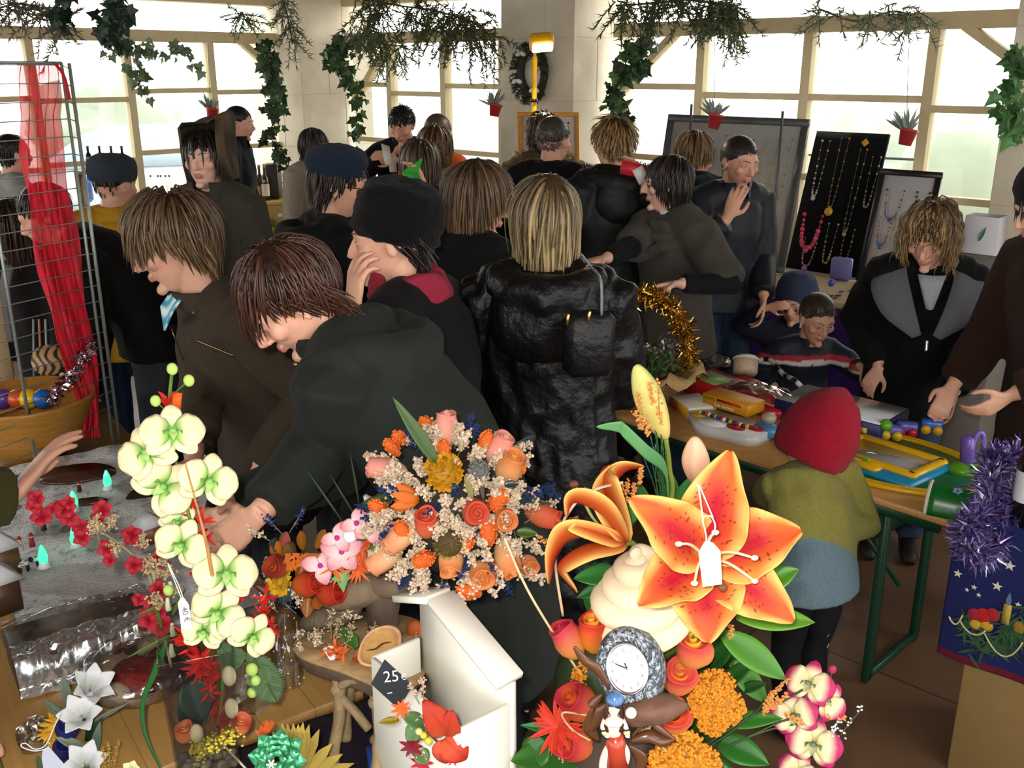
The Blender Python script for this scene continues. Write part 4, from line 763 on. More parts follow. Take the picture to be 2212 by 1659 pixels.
# wreath on the middle pillar
def hitp(px, py, p0, n):
    d = ray(px, py); o = A(0, 0, CAMZ); return o + d * (np.dot(p0 - o, n) / np.dot(d, n))
PM = CORNER + WD * (tM0 + tM1) / 2; c = hitp(1157, 155, PM + WN * .35, WN) + WN * .035; g = np.random.default_rng(5); t = thing('christmas_wreath', 'dark fir wreath with white bows on the middle pillar', 'wreath', c); m = MB(); pn = nrm(WN * -.3 + LD * 1.0); ex = nrm(LD * -1 + WD * 0); ex = nrm(np.cross(A(0, 0, 1), LD)); ez = A(0, 0, 1)
ex = WD
m.tube([c + (ex * math.cos(a) * .115 + ez * math.sin(a) * .15) for a in np.linspace(0, 6.28, 26)], .03, 8, srgb('#2a2a20'))
m.build('ring', M_TWIG, t); m = MB()
for a in np.linspace(0, 6.28, 150): sprig(m, c + ex * math.cos(a) * .115 + ez * math.sin(a) * .15, ex * math.cos(a + g.normal() * .8) + ez * math.sin(a + g.normal() * .8) + WN * .7, .085, srgb('#38402c'), g, .03)
m.build('needles', M_LEAF, t, smooth=False)
for a in (2.2, 3.6, 5.3):
    b = MB(); q = c + ex * math.cos(a) * .115 + ez * math.sin(a) * .15 + WN * .05
    for sg in (-1, 1): b.ball(q + ex * sg * .022, (.024, .012, .016), roty(sg * .5), srgb('#d9d9d6'), 10, 6)
    b.build('bow', M_CLOTH, t)
# little red pots on threads
def pot(px, py, d, top, label):
    c = P(px, py, d); t = thing('hanging_pot', label, 'plant pot', c, 'red pots hung in the windows'); k = .06
    R = roty(.18); MB().lathe([(0, 0), (.033, 0), (.045, .075), (.049, .075), (.049, .088), (.042, .088), (.040, .07), (0, .07)], c, R, 16, srgb('#b8323a')).build('pot', M_PLASTIC, t)
    m = MB(); g = np.random.default_rng(int(px))
    for _ in range(26): dd = nrm(A(g.normal() * .7, g.normal() * .5, .9)); rleaf(m, c + A(0, 0, .07), dd, A(0, -1, 0.1), g.uniform(.07, .14), .022, srgb('#8b958a') * g.uniform(.6, 1.2), bend=.2, nseg=3, ns=2)
    m.build('leaves', M_LEAF, t, smooth=False); e = P(px + (top[0] - px), top[1], d); MB().tube([c + A(0, 0, .08), e], .002, 4, srgb('#4a9a80')).build('thread', M_PLAIN, t)
pot(457, 258, 7.6, (449, 95), 'little red pot of grey foliage hung in left window'); pot(1067, 251, 7.3, (1064, 70), 'little red pot of grey foliage hung in middle window')
pot(1540, 278, 6.1, (1544, 50), 'little red pot hung in the right window above cropped haired man'); pot(1954, 314, 5.4, (1965, 25), 'little red pot of spiky leaves right of the black board')
# yellow work lamp
c = P(1152, 262, 6.35); t = thing('work_lamp', 'yellow site lamp on telescopic pole, lit, before the middle pillar', 'lamp', A(c[0], c[1], 0)); tp = P(1155, 122, 6.35)
MB().tube([A(c[0], c[1], .05), lerp(A(c[0], c[1], .05), tp, .6)], .02, 12, srgb('#d9a414')).tube([lerp(A(c[0], c[1], 0), tp, .58), tp], .015, 12, srgb('#e0a800')).build('pole', M_PAINT, t)
MB().tube([lerp(c, tp, .30), lerp(c, tp, .36)], .024, 12, srgb('#222222')).build('clamp', M_PLASTIC, t)
for a in (0, 2.1, 4.2): MB().tube([A(c[0], c[1], .5), A(c[0] + .35 * math.cos(a), c[1] + .35 * math.sin(a), .02)], .012, 8, srgb('#d9a414')).build('leg', M_PAINT, t)
hc = P(1170, 92, 6.3); R = rotx(-.55) @ roty(-.1); m = MB(); m.box(hc, (.15, .11, .09), R, srgb('#d8a01a'), .02); m.box(hc + R @ A(0, .02, .055), (.12, .06, .03), R, srgb('#c8901a'), .01); m.build('lamp_housing', M_PAINT, t)
MB().box(hc + R @ A(0, -.02, -.048), (.125, .085, .012), R, A(1, .88, .66), .006).build('lamp_glass', mat('lamp_glow', None, .3, emit=9.0), t)
MB().tube([tp, tp + A(0.005, 0, .03), hc + R @ A(-.02, .05, -.03)], .009, 8, srgb('#d9c080')).build('bracket', M_PAINT, t)
wl = bpy.data.lights.new('work_lamp_bulb', 'SPOT'); wl.energy = 26; wl.color = (1, .8, .5); wl.spot_size = 2.2; wl.shadow_soft_size = .05; wo = bpy.data.objects.new('bulb', wl); COL.objects.link(wo); wo.parent = t
dd = R @ A(0, -.1, -1); lp = hc + R @ A(0, -.03, -.065) - wloc(t); wo.location = lp; wo.rotation_euler = Vector(dd).to_track_quat('-Z', 'Y').to_euler()
# tables of the back stalls
def slab_table(label, name, c0, d, L, dep, z, top, drape=None, dcol='#3a2058', legs=True, cat='table'):
    """table with its front left corner c0, running along d, depth away from the viewer"""
    nn = A(-d[1], d[0], 0); nn = nn if nn[1] > 0 else -nn; t = thing(name, label, cat, A(c0[0], c0[1], 0) + d * L / 2); R = np.stack([d, nn, A(0, 0, 1)], 1); o = A(c0[0], c0[1], 0)
    MB().box(o + d * L / 2 + nn * dep / 2 + A(0, 0, z - .015), (L, dep, .03), R, srgb(top), .004).build('table_top', M_WOOD if drape is None else M_CLOTH, t)
    for a in (.06, L - .06):
        for b in (.06, dep - .06): MB().box(o + d * a + nn * b + A(0, 0, (z - .03) / 2), (.04, .04, z - .03), R, srgb('#5a4a3a')).build('leg', M_WOOD, t)
    if drape:
        m = MB(); n = int(L / .035); pts = []
        for z_ in np.linspace(z - .032, z - drape, 5): pts.append([o + d * L * i / n - nn * (.012 + .02 * (math.sin(i * 1.1) + .5 * math.sin(i * 2.7)) * (z - z_) / drape) + A(0, 0, z_) for i in range(n + 1)])
        m.grid(np.array(pts), srgb(dcol)); m.build('table_drape', M_CLOTH, t, solid=.004)
    return t, o, nn, R
d_ = WD; c0 = PZ(1500, 560, .80)
JT, jo, jn, JR = slab_table('long jewellery table with cream top and purple drape by right window', 'jewellery_table', PZ(1800, 652, .80) - WD * 1.5, WD, 2.0, .62, .80, '#b3a184', .74, '#32165a')
BACK = -WN
def board(px, py, w, h, lean, name, label, col, fr, frw, mt=M_CLOTH, ez0=.805, th=.012, cat='display board', fmat=M_PAINT):
    """upright panel leaning back; bottom-left corner seen at px, py on the table"""
    o = PZ(px, py, ez0); ex = WD; ey = nrm(A(0, 0, 1) * math.cos(lean) + BACK * math.sin(lean)); ez = np.cross(ex, ey); t = thing(name, label, cat, o + ex * w / 2); R = np.stack([ex, ey, ez], 1)
    MB().box(o + ex * w / 2 + ey * h / 2, (w, h, th), R, srgb(col), .001).build('panel', mt, t)
    if frw:
        m = MB()
        for (cx, cy, sx, sy) in ((w / 2, frw / 2, w, frw), (w / 2, h - frw / 2, w, frw), (frw / 2, h / 2, frw, h - 2 * frw), (w - frw / 2, h / 2, frw, h - 2 * frw)): m.box(o + ex * cx + ey * cy + ez * .008, (sx, sy, .02), R, srgb(fr), .003)
        m.build('frame', fmat, t)
    return t, o, ex, ey, ez
def necklace(bd, u, v, w, h, cols, label, n=26, r=.006, pend=None, group='necklaces on the boards', name='necklace'):
    """a U of beads hung on a board at (u, v) top centre"""
    _, o, ex, ey, ez = bd; m = MB(); g = np.random.default_rng(int(u * 9999 + v * 777)); q = []
    for i in range(n + 1):
        a = i / n * 2 - 1; q.append(o + ex * (u + w / 2 * math.copysign(abs(a) ** .55, a)) + ey * (v - h * (1 - abs(a) ** 2.4)) + ez * .015)
    m.tube(q, .0012, 4, srgb('#8a7a60'))
    for i, p in enumerate(q): m.ball(p, r * g.uniform(.6, 1.4), None, srgb(cols[g.integers(len(cols))]), 7, 5)
    if pend: 
        p = o + ex * u + ey * (v - h - pend[1]) + ez * .018; m.ball(p, A(1, 1, .5) * pend[1], np.stack([ex, ey, ez], 1), srgb(pend[0]), 10, 6)
    return tagb(m, name, M_BEAD, label, 'necklace', group)
bA = board(1402, 548, 1.0, .92, .18, 'jewellery_board', 'wide pale board in grey frame hung with necklaces behind cropped haired man', '#a09d98', '#4a4a4c', .045)
necklace(bA, .62, .78, .07, .34, ['#2a2a2e', '#3a3a3a'], 'black bead necklace on the wide grey framed board', r=.008); necklace(bA, .50, .80, .08, .28, ['#4a5a50', '#6a6a5a'], 'short dull green necklace on wide grey framed board'); necklace(bA, .78, .80, .09, .46, ['#b8a020', '#8a9a30'], 'long yellow necklace on the wide grey framed board', pend=('#b8a020', .014)); necklace(bA, .88, .80, .07, .36, ['#a8a040', '#8a8a40'], 'olive necklace nearest right rim of the wide grey framed board'); necklace(bA, .12, .80, .08, .3, ['#6a5a4a', '#8a8a8a'], 'grey brown necklace at left end of wide grey framed board')
bB = board(1698, 578, .46, .86, .30, 'jewellery_board', 'tall black cloth covered board hung with necklaces', '#0e0e10', '#0e0e10', 0, M_WOOL, th=.02)
necklace(bB, .08, .80, .05, .34, ['#8a8a86', '#b0b0aa'], 'silver chain at left top of black board', pend=('#b0b0a8', .016)); necklace(bB, .20, .82, .05, .42, ['#8a6a28', '#6a5a3a'], 'brown chain with orange flower pendant on black board', pend=('#d09a18', .028)); necklace(bB, .33, .76, .04, .5, ['#7a6a5a', '#a08a3a'], 'long dull gold chain on black board under orange square', pend=('#9a9a90', .014)); necklace(bB, .42, .72, .05, .3, ['#9a9a96', '#7a7a7a'], 'silver grey chain at right top of black board')
necklace(bB, .11, .34, .12, .20, ['#c82a58', '#e04a78', '#b82848'], 'pink bead necklace low on the black board', r=.012, pend=('#d83a68', .018)); necklace(bB, .13, .20, .08, .17, ['#a87a9a', '#8a6a3a'], 'thin chain with mauve pendant low on black board', pend=('#a86ab0', .02)); necklace(bB, .25, .30, .06, .24, ['#8a8a5a', '#b8a060'], 'olive and gold chain low middle of the black board'); necklace(bB, .36, .28, .06, .22, ['#8a5a2a', '#b09a50'], 'amber chain low right of black board')
o_ = bB; m = MB(); m.box(o_[1] + o_[2] * .33 + o_[3] * .80 + o_[4] * .02, (.035, .035, .012), np.stack([o_[2], o_[3], o_[4]], 1) @ rotz(.78), srgb('#d8961e'), .003); tagb(m, 'brooch', M_BEAD, 'square orange brooch at top of the black board', 'brooch')
bC = board(1850, 606, .36, .66, .26, 'jewellery_board', 'white board in black frame hung with bead necklaces beside curly woman', '#b4b2b6', '#16161a', .035, M_CARD)
for (u, v, w, h, cs, lb) in tuple((a, b - .06, *c) for a, b, *c in ((.12, .60, .10, .16, ['#3a4a9a', '#4a4a4a', '#8a8a4a'], 'blue and grey bead necklace top left of white board'), (.28, .60, .07, .15, ['#2a2a3a', '#5a4a4a'], 'dark bead necklace top right of white board'), (.10, .44, .07, .16, ['#3a5ab0', '#a84a3a'], 'blue and red necklace at left middle of white board'), (.22, .44, .12, .18, ['#5a5aa0', '#4a8a6a', '#c0a030'], 'multicoloured necklace in the middle of white board'), (.12, .26, .10, .18, ['#c87a2a', '#a83a3a'], 'orange red necklace low left on white board'), (.26, .25, .10, .18, ['#c83a2a', '#d09030', '#3a7ab0'], 'red and orange necklace low right on white board'))): necklace(bC, u, v, w, h, cs, lb, pend=(cs[0], .012))
# rods of the stand behind the boards
t = thing('display_stand', 'thin dark metal rod stand behind the jewellery boards', 'stand', P(1700, 500, 6.1) * A(1, 1, 0)); R0 = MB()
pA, pB = P(1494, 225, 6.45), P(1691, 240, 5.95)
for nm, a, b in (('upright', pA, A(pA[0], pA[1], .8)), ('upright', pB, A(pB[0], pB[1], .8)), ('crossbar', P(1735, 334, 6.32), P(2008, 346, 5.85))): MB().tube([a, b], .008, 8, srgb('#4a4c50')).build(nm, M_PAINT, t)
# small jewellery on the table top
g = np.random.default_rng(3); cs = ['#8a5a2a', '#2a2a2e', '#b08a40', '#6a2a3a', '#3a3a6a', '#4a4a4a', '#a07a4a']
for i in range(46):
    a, b = g.uniform(.8, 1.97), g.uniform(.03, .3); p = jo + WD * a + jn * b + A(0, 0, .806); m = MB(); r = g.uniform(.010, .018); m.tube([p + A(math.cos(x) * r, math.sin(x) * r, .004) for x in np.linspace(0, 6.28, 11)], .0035, 5, srgb(cs[i % 7])); m.ball(p + A(r, 0, .008), .006, None, srgb(cs[(i + 2) % 7]), 7, 5)
    tagb(m, 'ring', M_BEAD, 'small dark ring laid out on the cream jewellery table', 'ring', 'rings and trinkets on jewellery table')
bx = PZ(1815, 605, .80); tagb(MB().box(bx + A(0, 0, .07), (.12, .05, .13), rotz(-.6), srgb('#6a68a0'), .01), 'gift_bag', M_CARD, 'small lilac bag standing on the jewellery table', 'bag'); tagb(MB().ball(PZ(1795, 618, .80) + A(0, 0, .022), .022, None, srgb('#3a50b0'), 12, 8), 'glass_ball', M_BEAD, 'small blue ball on the jewellery table by lilac bag', 'ball')
# pale bag at the far right
b0 = P(2120, 545, 4.45); t = thing('carrier_bag', 'pale grey carrier bag with green leaf mark behind curly woman', 'bag', b0); m = MB(); R = JR; g_ = [[b0 + WD * x * .16 * (1 - .1 * y) + BACK * (.06 * zz) + A(0, 0, .17 * y) for x, zz in ((-.5, -1), (.5, -1), (.5, 1), (-.5, 1), (-.5, -1))] for y in (0, .4, .8, 1)]; m.grid(np.array(g_), srgb('#b3b0b4')); m.box(b0 + A(0, 0, .003), (.15, .11, .006), R, srgb('#b3b0b4')); m.build('bag_body', M_CARD, t)
m = MB(); rleaf(m, b0 + A(-.0, 0, .06) - BACK * .064, nrm(A(.3, -.2, 1)), -BACK, .07, .02, srgb('#4a7a48')); m.build('leaf_mark', M_CARD, t)
tagb(MB().box(A(b0[0], b0[1], b0[2] / 2 - .001) + BACK * .0, (.30, .25, b0[2] - .004), JR, srgb('#6d6660'), .01), 'stall_counter', M_CARD, 'low grey counter under the pale carrier bag', 'counter')
# framed board before the middle pillar, on its own table
ft, fo, fn, fR = slab_table('light wood table under the framed jewellery board', 'side_table', P(1105, 400, 6.45), A(1, 0, 0), .62, .45, 1.14, '#b99a6a')
o = A(P(1122, 400, 6.7)[0], fo[1] + .18, 1.142); ex = nrm(A(1, -.12, 0)); lean = .22; ey = nrm(A(0, math.sin(lean), math.cos(lean)) + A(-.02, 0, 0)); ez = np.cross(ex, ey); R = np.stack([ex, ey, ez], 1); w = .41
h = (P(1180, 243, fo[1] + .30)[2] - 1.142) / math.cos(lean)
t = thing('framed_board', 'wood framed white board of necklaces in front of middle pillar', 'display board', o + ex * w / 2); MB().box(o + ex * w / 2 + ey * h / 2, (w, h, .012), R, srgb('#cfc8bc')).build('panel', M_CARD, t); m = MB()
for (cx, cy, sx, sy) in ((w / 2, .013, w, .026), (w / 2, h - .013, w, .026), (.013, h / 2, .026, h - .05), (w - .013, h / 2, .026, h - .05)): m.box(o + ex * cx + ey * cy + ez * .008, (sx, sy, .028), R, srgb('#c8862a'), .003)
m.build('frame', M_WOOD, t); bF = (t, o, ex, ey, ez)
necklace(bF, .09, h - .06, .06, .22, ['#5a5a5a', '#8a7a6a'], 'thin grey necklace at left of the wood framed board'); necklace(bF, .31, h - .07, .06, .24, ['#3a3a3a', '#6a4a2a'], 'dark necklace at right of wood framed board', pend=('#3a2a1a', .02)); necklace(bF, .30, .22, .05, .1, ['#8a7a6a'], 'short pendant necklace low on the wood framed board', pend=('#4a3a2a', .018))
# cider and honey stall by the left window
t, so, sn, sR = slab_table('stall table with yellow fruit patterned cloth by the corner pillar', 'stall_table', PZ(520, 436, .90), A(1, 0, 0), .62, .5, .90, '#c9a35a', .7, '#b79a5c')
m = MB(); g = np.random.default_rng(8)
for i in range(70):
    p = so + A(g.uniform(.02, .6), -.042, g.uniform(.3, .86)); m.ball(p, (g.uniform(.018, .036), .006, g.uniform(.018, .03)), None, srgb(['#d99a1a', '#6a7a2a', '#e0d8c0', '#c8801a'][i % 4]), 8, 5)
m.build('fruit_print', M_CLOTH, t)
def bottle(px, py, Y, h, r, col, lab, label, group, z=None, cap='#1a1a1a', dark=True):
    c = PZ(px, py, z) if z else P(px, py, Y); t = thing('bottle', label, 'bottle', c, group); MB().lathe([(0, 0), (r, 0), (r, h * .55), (r * .8, h * .64), (r * .36, h * .74), (r * .36, h * .95), (0, h * .95)], c, None, 14, srgb(col)).build('glass_body', M_BEAD, t)
    MB().lathe([(r * 1.02, h * .12), (r * 1.02, h * .45)], c, None, 14, srgb(lab)).build('paper_label', M_CARD, t); MB().lathe([(0, h * .90), (r * .42, h * .90), (r * .42, h), (0, h)], c, None, 12, srgb(cap)).build('cap', M_SHINY, t)
for i in range(7): bottle(526 + i * 9.5 + (i % 2) * 2, 428 + (i % 2) * 4, 0, .27 + .02 * (i % 3), .034, ['#4a3222', '#7a5a3a', '#3a2a1c'][i % 3], ['#c9b48a', '#b85a2a', '#d8d0bc'][i % 3], 'dark bottle in the cluster on the fruit patterned stall cloth', 'bottles on the corner stall', z=.902, cap='#c8b070')
b0 = PZ(592, 428, .902); tagb(MB().box(b0 + A(0, 0, .15), (.13, .16, .30), None, srgb('#2f2620'), .006), 'wooden_crate', M_WOOD, 'dark upright crate at right end of corner stall', 'crate')
# drinks stand near the left window, behind the man in yellow
t, so, sn, sR = slab_table('white clothed drinks stand by left window', 'drinks_stand', PZ(165, 470, .86), nrm(A(1, .35, 0)), 1.15, .45, .86, '#c9c6bf', .7, '#b9b6b0')
t = thing('bottle_rack', 'wooden rack holding four black capped bottles behind man in yellow', 'rack', P(232, 430, 6.9)); r0 = P(232, 425, 6.9); zt = P(232, 372, 6.9)[2]
m = MB(); m.box(A(r0[0], r0[1], zt), (.36, .14, .02), None, srgb('#8a6a48')); m.build('shelf', M_WOOD, t); [MB().box(A(r0[0] + s * .17, r0[1], (zt + .86) / 2), (.02, .14, zt - .86), None, srgb('#8a6a48')).build('side_board', M_WOOD, t) for s in (-1, 1)]
for i, x in enumerate((195, 220, 245, 268)): bottle(x, 366 + .0 * i, 6.9, .16, .022, '#15181a', '#2a2a2a', 'black capped bottle on the wooden rack', 'bottles on the wooden rack', cap='#8a7a60')
for i, x in enumerate((312, 330, 346, 352, 362, 370)): bottle(x, 425, 0, .20, .02, '#e0e4e4', '#d8d8d8', 'small clear bottle with black cap on the drinks stand', 'clear bottles on drinks stand', z=.862)
for px, c1, lb in ((190, '#3a5aa0', 'blue patterned bag beside the wooden rack'), (300, '#3a6a48', 'green patterned bag right of the wooden rack')): b0 = PZ(px, 436, .862); tagb(MB().box(b0 + A(0, 0, .11), (.10, .08, .22), rotz(.3), srgb(c1), .02), 'paper_bag', mat('bag_print', None, .6, noise=.6, nscale=30), lb, 'bag')
# things held up in the crowd
pp = P(838, 332, 6.22); q = [[P(823 + 18 * a + 8 * b, 310 + 44 * b + 6 * a, 6.22 - .05 * b) for a in (0, .5, 1)] for b in (0, .5, 1)]; m = MB(); m.grid(np.array(q), srgb('#d6d2cc')); q2 = [[P(838 + 16 * a + 4 * b, 338 + 34 * b, 6.2) for a in (0, 1)] for b in (0, 1)]; m.grid(np.array(q2), srgb('#cfcac2')); tagb(m, 'paper_sheet', M_CARD, 'white papers held by man in black jacket', 'paper', solid=.002)
c = P(893, 378, 4.38); t = thing('paper_tree', 'bright green folded paper tree with blue dots above black knit hat', 'ornament', c); m = MB()
for s in (-1, 1): m.add([P(912, 342, 4.38), P(868, 372, 4.38) + A(0, s * .02, 0), P(914, 405, 4.38) + A(0, s * .02, 0), P(905, 372, 4.38) - A(0, s * .03, 0)], [(0, 1, 3), (3, 1, 2)], srgb('#3aa838'))
m.build('fold', M_CARD, t, solid=.002, smooth=False); m = MB(); [m.ball(P(x, y, 4.345), .005, None, srgb('#2a5ac0'), 8, 6) for x, y in ((885, 372), (897, 382), (903, 392))]; m.build('dots', M_CARD, t)
t = thing('gift_card', 'red and white card held up between golden haired person and grey cowl woman', 'card', P(1378, 372, 4.4)); MB().box(P(1368, 366, 4.4), (.11, .01, .06), roty(.2), srgb('#c01c28')).build('red_panel', M_CARD, t); MB().box(P(1384, 378, 4.39), (.05, .01, .07), roty(-.5), srgb('#e8e4e0')).build('white_panel', M_CARD, t)
# outside, washed out by the daylight
def bush(px, py, d, r, lab):
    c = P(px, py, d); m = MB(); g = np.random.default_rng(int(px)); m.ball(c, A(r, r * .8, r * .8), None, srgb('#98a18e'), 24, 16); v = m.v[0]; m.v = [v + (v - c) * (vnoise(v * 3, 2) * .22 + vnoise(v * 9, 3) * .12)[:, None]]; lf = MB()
    t = thing('bush', lab, 'bush', A(c[0], c[1], 0)); m.build('foliage', M_LEAF, t); MB().tube([A(c[0], c[1], -.09), c], .06, 8, srgb('#4a3c30')).build('trunk', M_TWIG, t)
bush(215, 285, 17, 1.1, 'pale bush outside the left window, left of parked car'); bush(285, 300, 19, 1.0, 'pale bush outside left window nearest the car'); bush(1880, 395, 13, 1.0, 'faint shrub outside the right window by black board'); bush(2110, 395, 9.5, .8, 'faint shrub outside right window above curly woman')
c = P(375, 335, 12.5); c = A(c[0], c[1], -.09); t = thing('parked_car', 'pale grey car parked outside the left window', 'car', c)
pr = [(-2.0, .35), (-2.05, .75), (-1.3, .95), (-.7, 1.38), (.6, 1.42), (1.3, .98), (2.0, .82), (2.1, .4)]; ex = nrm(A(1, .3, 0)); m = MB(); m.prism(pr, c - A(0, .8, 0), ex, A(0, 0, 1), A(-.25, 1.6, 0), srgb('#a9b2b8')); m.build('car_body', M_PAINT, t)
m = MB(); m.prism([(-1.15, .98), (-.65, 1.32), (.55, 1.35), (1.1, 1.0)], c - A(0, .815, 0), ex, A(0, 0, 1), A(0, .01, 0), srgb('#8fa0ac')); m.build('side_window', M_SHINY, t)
for s in (-1.25, 1.25): MB().tube([c + ex * s + A(0, -.85, .32), c + ex * s + A(0, -.6, .32)], .32, 18, srgb('#2a2a2a')).build('wheel', M_PLAIN, t)
# ================================================================ toy table: a folding bench table on green steel legs
TZ = .715; e0 = PZ(2062, 1128, TZ); TD = nrm(A(-.695, .72, 0)); TN = A(.72, .695, 0); TL, TW = 2.05, .52
TR = np.stack([TD, TN, A(0, 0, 1)], 1); t = thing('bench_table', 'folding wooden bench table with green steel legs covered in toys', 'table', A(e0[0], e0[1], 0) + TD * TL / 2); f0 = A(e0[0], e0[1], 0); TT = t
for k in range(1): MB().box(f0 + TD * TL / 2 + TN * TW / 2 + A(0, 0, TZ - .013), (TL, TW, .026), TR, srgb('#b98a4e'), .005).build('table_top', M_WOOD, t)
M_GREEN = mat('green_enamel', srgb('#0d3a26'), .4)
MB().box(f0 + TD * TL / 2 + TN * .03 + A(0, 0, TZ - .045), (TL - .1, .02, .035), TR).build('rail', M_GREEN, t); MB().box(f0 + TD * TL / 2 + TN * (TW - .03) + A(0, 0, TZ - .045), (TL - .1, .02, .035), TR).build('rail', M_GREEN, t)
for u in (.24, TL - .24):
    for v in (.09, TW - .07): MB().box(f0 + TD * u + TN * v + A(0, 0, (TZ - .03) / 2), (.022, .045, TZ - .03), TR, (.8, .8, .8), .004).build('leg', M_GREEN, t)
    MB().box(f0 + TD * u + TN * TW / 2 + A(0, 0, .022), (.022, TW - .16, .03), TR, (.8, .8, .8), .004).build('foot_bar', M_GREEN, t); MB().box(f0 + TD * (u + (.012 if u < 1 else -.012)) + TN * TW / 2 + A(0, 0, TZ - .12), (.016, TW - .14, .10), TR).build('leg_plate', M_GREEN, t)
    MB().tube([f0 + TD * u + TN * TW / 2 + A(0, 0, .30), f0 + TD * (u + (.38 if u < 1 else -.38)) + TN * TW / 2 + A(0, 0, TZ - .04)], .008, 6).build('brace', M_GREEN, t)
MB().box(f0 + TD * .16 + TN * .12 + A(0, 0, TZ - .05), (.05, .07, .045), TR, srgb('#c9a064')).build('block', M_WOOD, t)
def on(px, py, dz=0.0): return PZ(px, py, TZ + .001) + A(0, 0, dz)
def slabtoy(px, py, sx, sy, h, ang, col, name, label, cat, z=.001, group=None, mt=None, bev=.006, build=True):
    c = PZ(px, py, TZ + h / 2) ; c = A(c[0], c[1], TZ + z + h / 2); R = TR @ rotz(ang)
    m = MB().box(c, (sx, sy, h), R, srgb(col), bev)
    return (tagb(m, name, mt or M_CARD, label, cat, group) if build else m), c, R
# basket with gold tinsel handle
c = on(1385, 852); t = thing('gift_basket', 'wicker basket with gold tinsel handle and green mistletoe on far end of toy table', 'basket', c); k = .20
MB().lathe([(0, 0), (k * .82, 0), (k * 1.0, .10), (k * 1.04, .105), (k * .97, .10), (k * .8, .012), (0, .012)], c, None, 32, srgb('#9a7646')).build('basket_body', mat('wicker', None, .7, noise=.35, nscale=50, bump=.8, bscale=110), t)
m = MB(); g = np.random.default_rng(4); a = np.linspace(0, 2 * np.pi, 60); m.grid(np.array([[c + A(math.cos(x) * r * (1 + .10 * math.sin(9 * x + i)), math.sin(x) * r * (1 + .10 * math.sin(9 * x + i)), z + .02 * math.sin(13 * x + 2 * i)) for x in a] for i, (r, z) in enumerate(((k * .5, .07), (k * .9, .115), (k * 1.12, .135), (k * 1.22, .10)))]), srgb('#a98c58')); m.build('paper_lining', mat('kraft_paper', None, .7, bump=.3, bscale=40), t, solid=.001)
hp = [c + A(math.cos(x) * .19, math.cos(x) * -.03, .08 + math.sin(x) * .34) for x in np.linspace(0.02, math.pi - .02, 40)]; MB().tube(hp, .011, 8, srgb('#a8854a')).build('handle', M_WOOD, t)
def tinsel(path, n, L, cols, seed=1, w=.0028):
    m = MB(); g = np.random.default_rng(seed); path = np.asarray(path)
    for _ in range(n):
        i = g.integers(len(path)); d = nrm(g.normal(size=3)); s = nrm(np.cross(d, g.normal(size=3))) * w; l = L * g.uniform(.6, 1.2); p = path[i] + g.normal(size=3) * .004; cc = srgb(cols[g.integers(len(cols))]) * g.uniform(.7, 1.2); q = p + d * l * .55 + g.normal(size=3) * l * .08; m.add([p - s * .6, p + s * .6, q + s, q - s, p + d * l], [(0, 1, 2, 3), (3, 2, 4)], cc)
    return m
tinsel(hp, 2400, .058, ['#e8c458', '#f4e0a0', '#c89a30'], 2, .0036).build('tinsel', M_FOIL, t, smooth=False)
m = MB(); tw = MB()
for _ in range(46):
    d = nrm(A(g.normal(), g.normal(), .9 + g.random())); l = g.uniform(.08, .19); p0 = c + A(g.normal() * .05, g.normal() * .05, .06); p1 = p0 + d * l; tw.tube([p0, p1], .002, 4, srgb('#5a6a34'))
    for _ in range(7): p = lerp(p0, p1, g.uniform(.3, 1)); rleaf(m, p, nrm(d + g.normal(size=3) * .8), A(0, -1, .3), .032, .013, srgb('#37502a') * g.uniform(.6, 1.4), nseg=3, ns=2)
tw.build('stem', M_TWIG, t); m.build('leaves', M_LEAF, t)
m = MB()
for _ in range(10): p = c + A(g.uniform(-.12, .14), g.uniform(-.05, .08), g.uniform(.16, .24)); m.ball(p, (.02, .02, .024), rotx(g.random() * 3), (.9, .9, .92), 7, 5)
v = np.vstack(m.v); m.v = [v + g.normal(size=v.shape) * .004]; m.build('clear_wrap', thin_glass('cellophane', (.97, .97, .97), .22, .1), t, smooth=False); MB().ball(c + A(-.14, -.05, .22), .014, None, srgb('#b01c24'), 10, 6).build('red_ball', M_BEAD, t)
# boxes and bags on the table
c0 = on(1528, 788); m = MB(); m.ball(c0 + A(0, 0, .03), A(.12, .06, .03), TR, (.85, .87, .88), 20, 12); v = m.v[0]; m.v = [v + g.normal(size=v.shape) * .005]; tagb(m, 'plastic_packet', thin_glass('packet_film', (.85, .86, .86), .3, .15), 'crumpled clear plastic packet behind red game box', 'packet', smooth=False)
_, c, R = slabtoy(1538, 832, .22, .20, .06, .25, '#b01c22', 'game_box', 'red game box with green picture lid at left of toy table', 'game box', build=False); t = thing('game_box', 'red game box with green picture lid at left of toy table', 'game box', c - A(0, 0, .03)); MB().box(c, (.22, .20, .06), R, srgb('#b01c22'), .006).build('box_body', M_PLASTIC, t); MB().box(c + A(0, 0, .0305), (.16, .12, .003), R, srgb('#7c9a5a')).build('lid_picture', M_CARD, t)
_, c, R = slabtoy(1498, 878, .16, .12, .05, .5, '#e6ded0', 'game_box', '', '', build=False); t = thing('game_box', 'white and yellow box under the red game box at left end', 'game box', c - A(0, 0, .025)); MB().box(c, (.16, .12, .05), R, srgb('#ddd4c4'), .003).build('box_body', M_CARD, t); MB().box(c + R @ A(0, -.0605, 0), (.15, .002, .04), R, srgb('#d99a1a')).build('side_print', M_CARD, t)
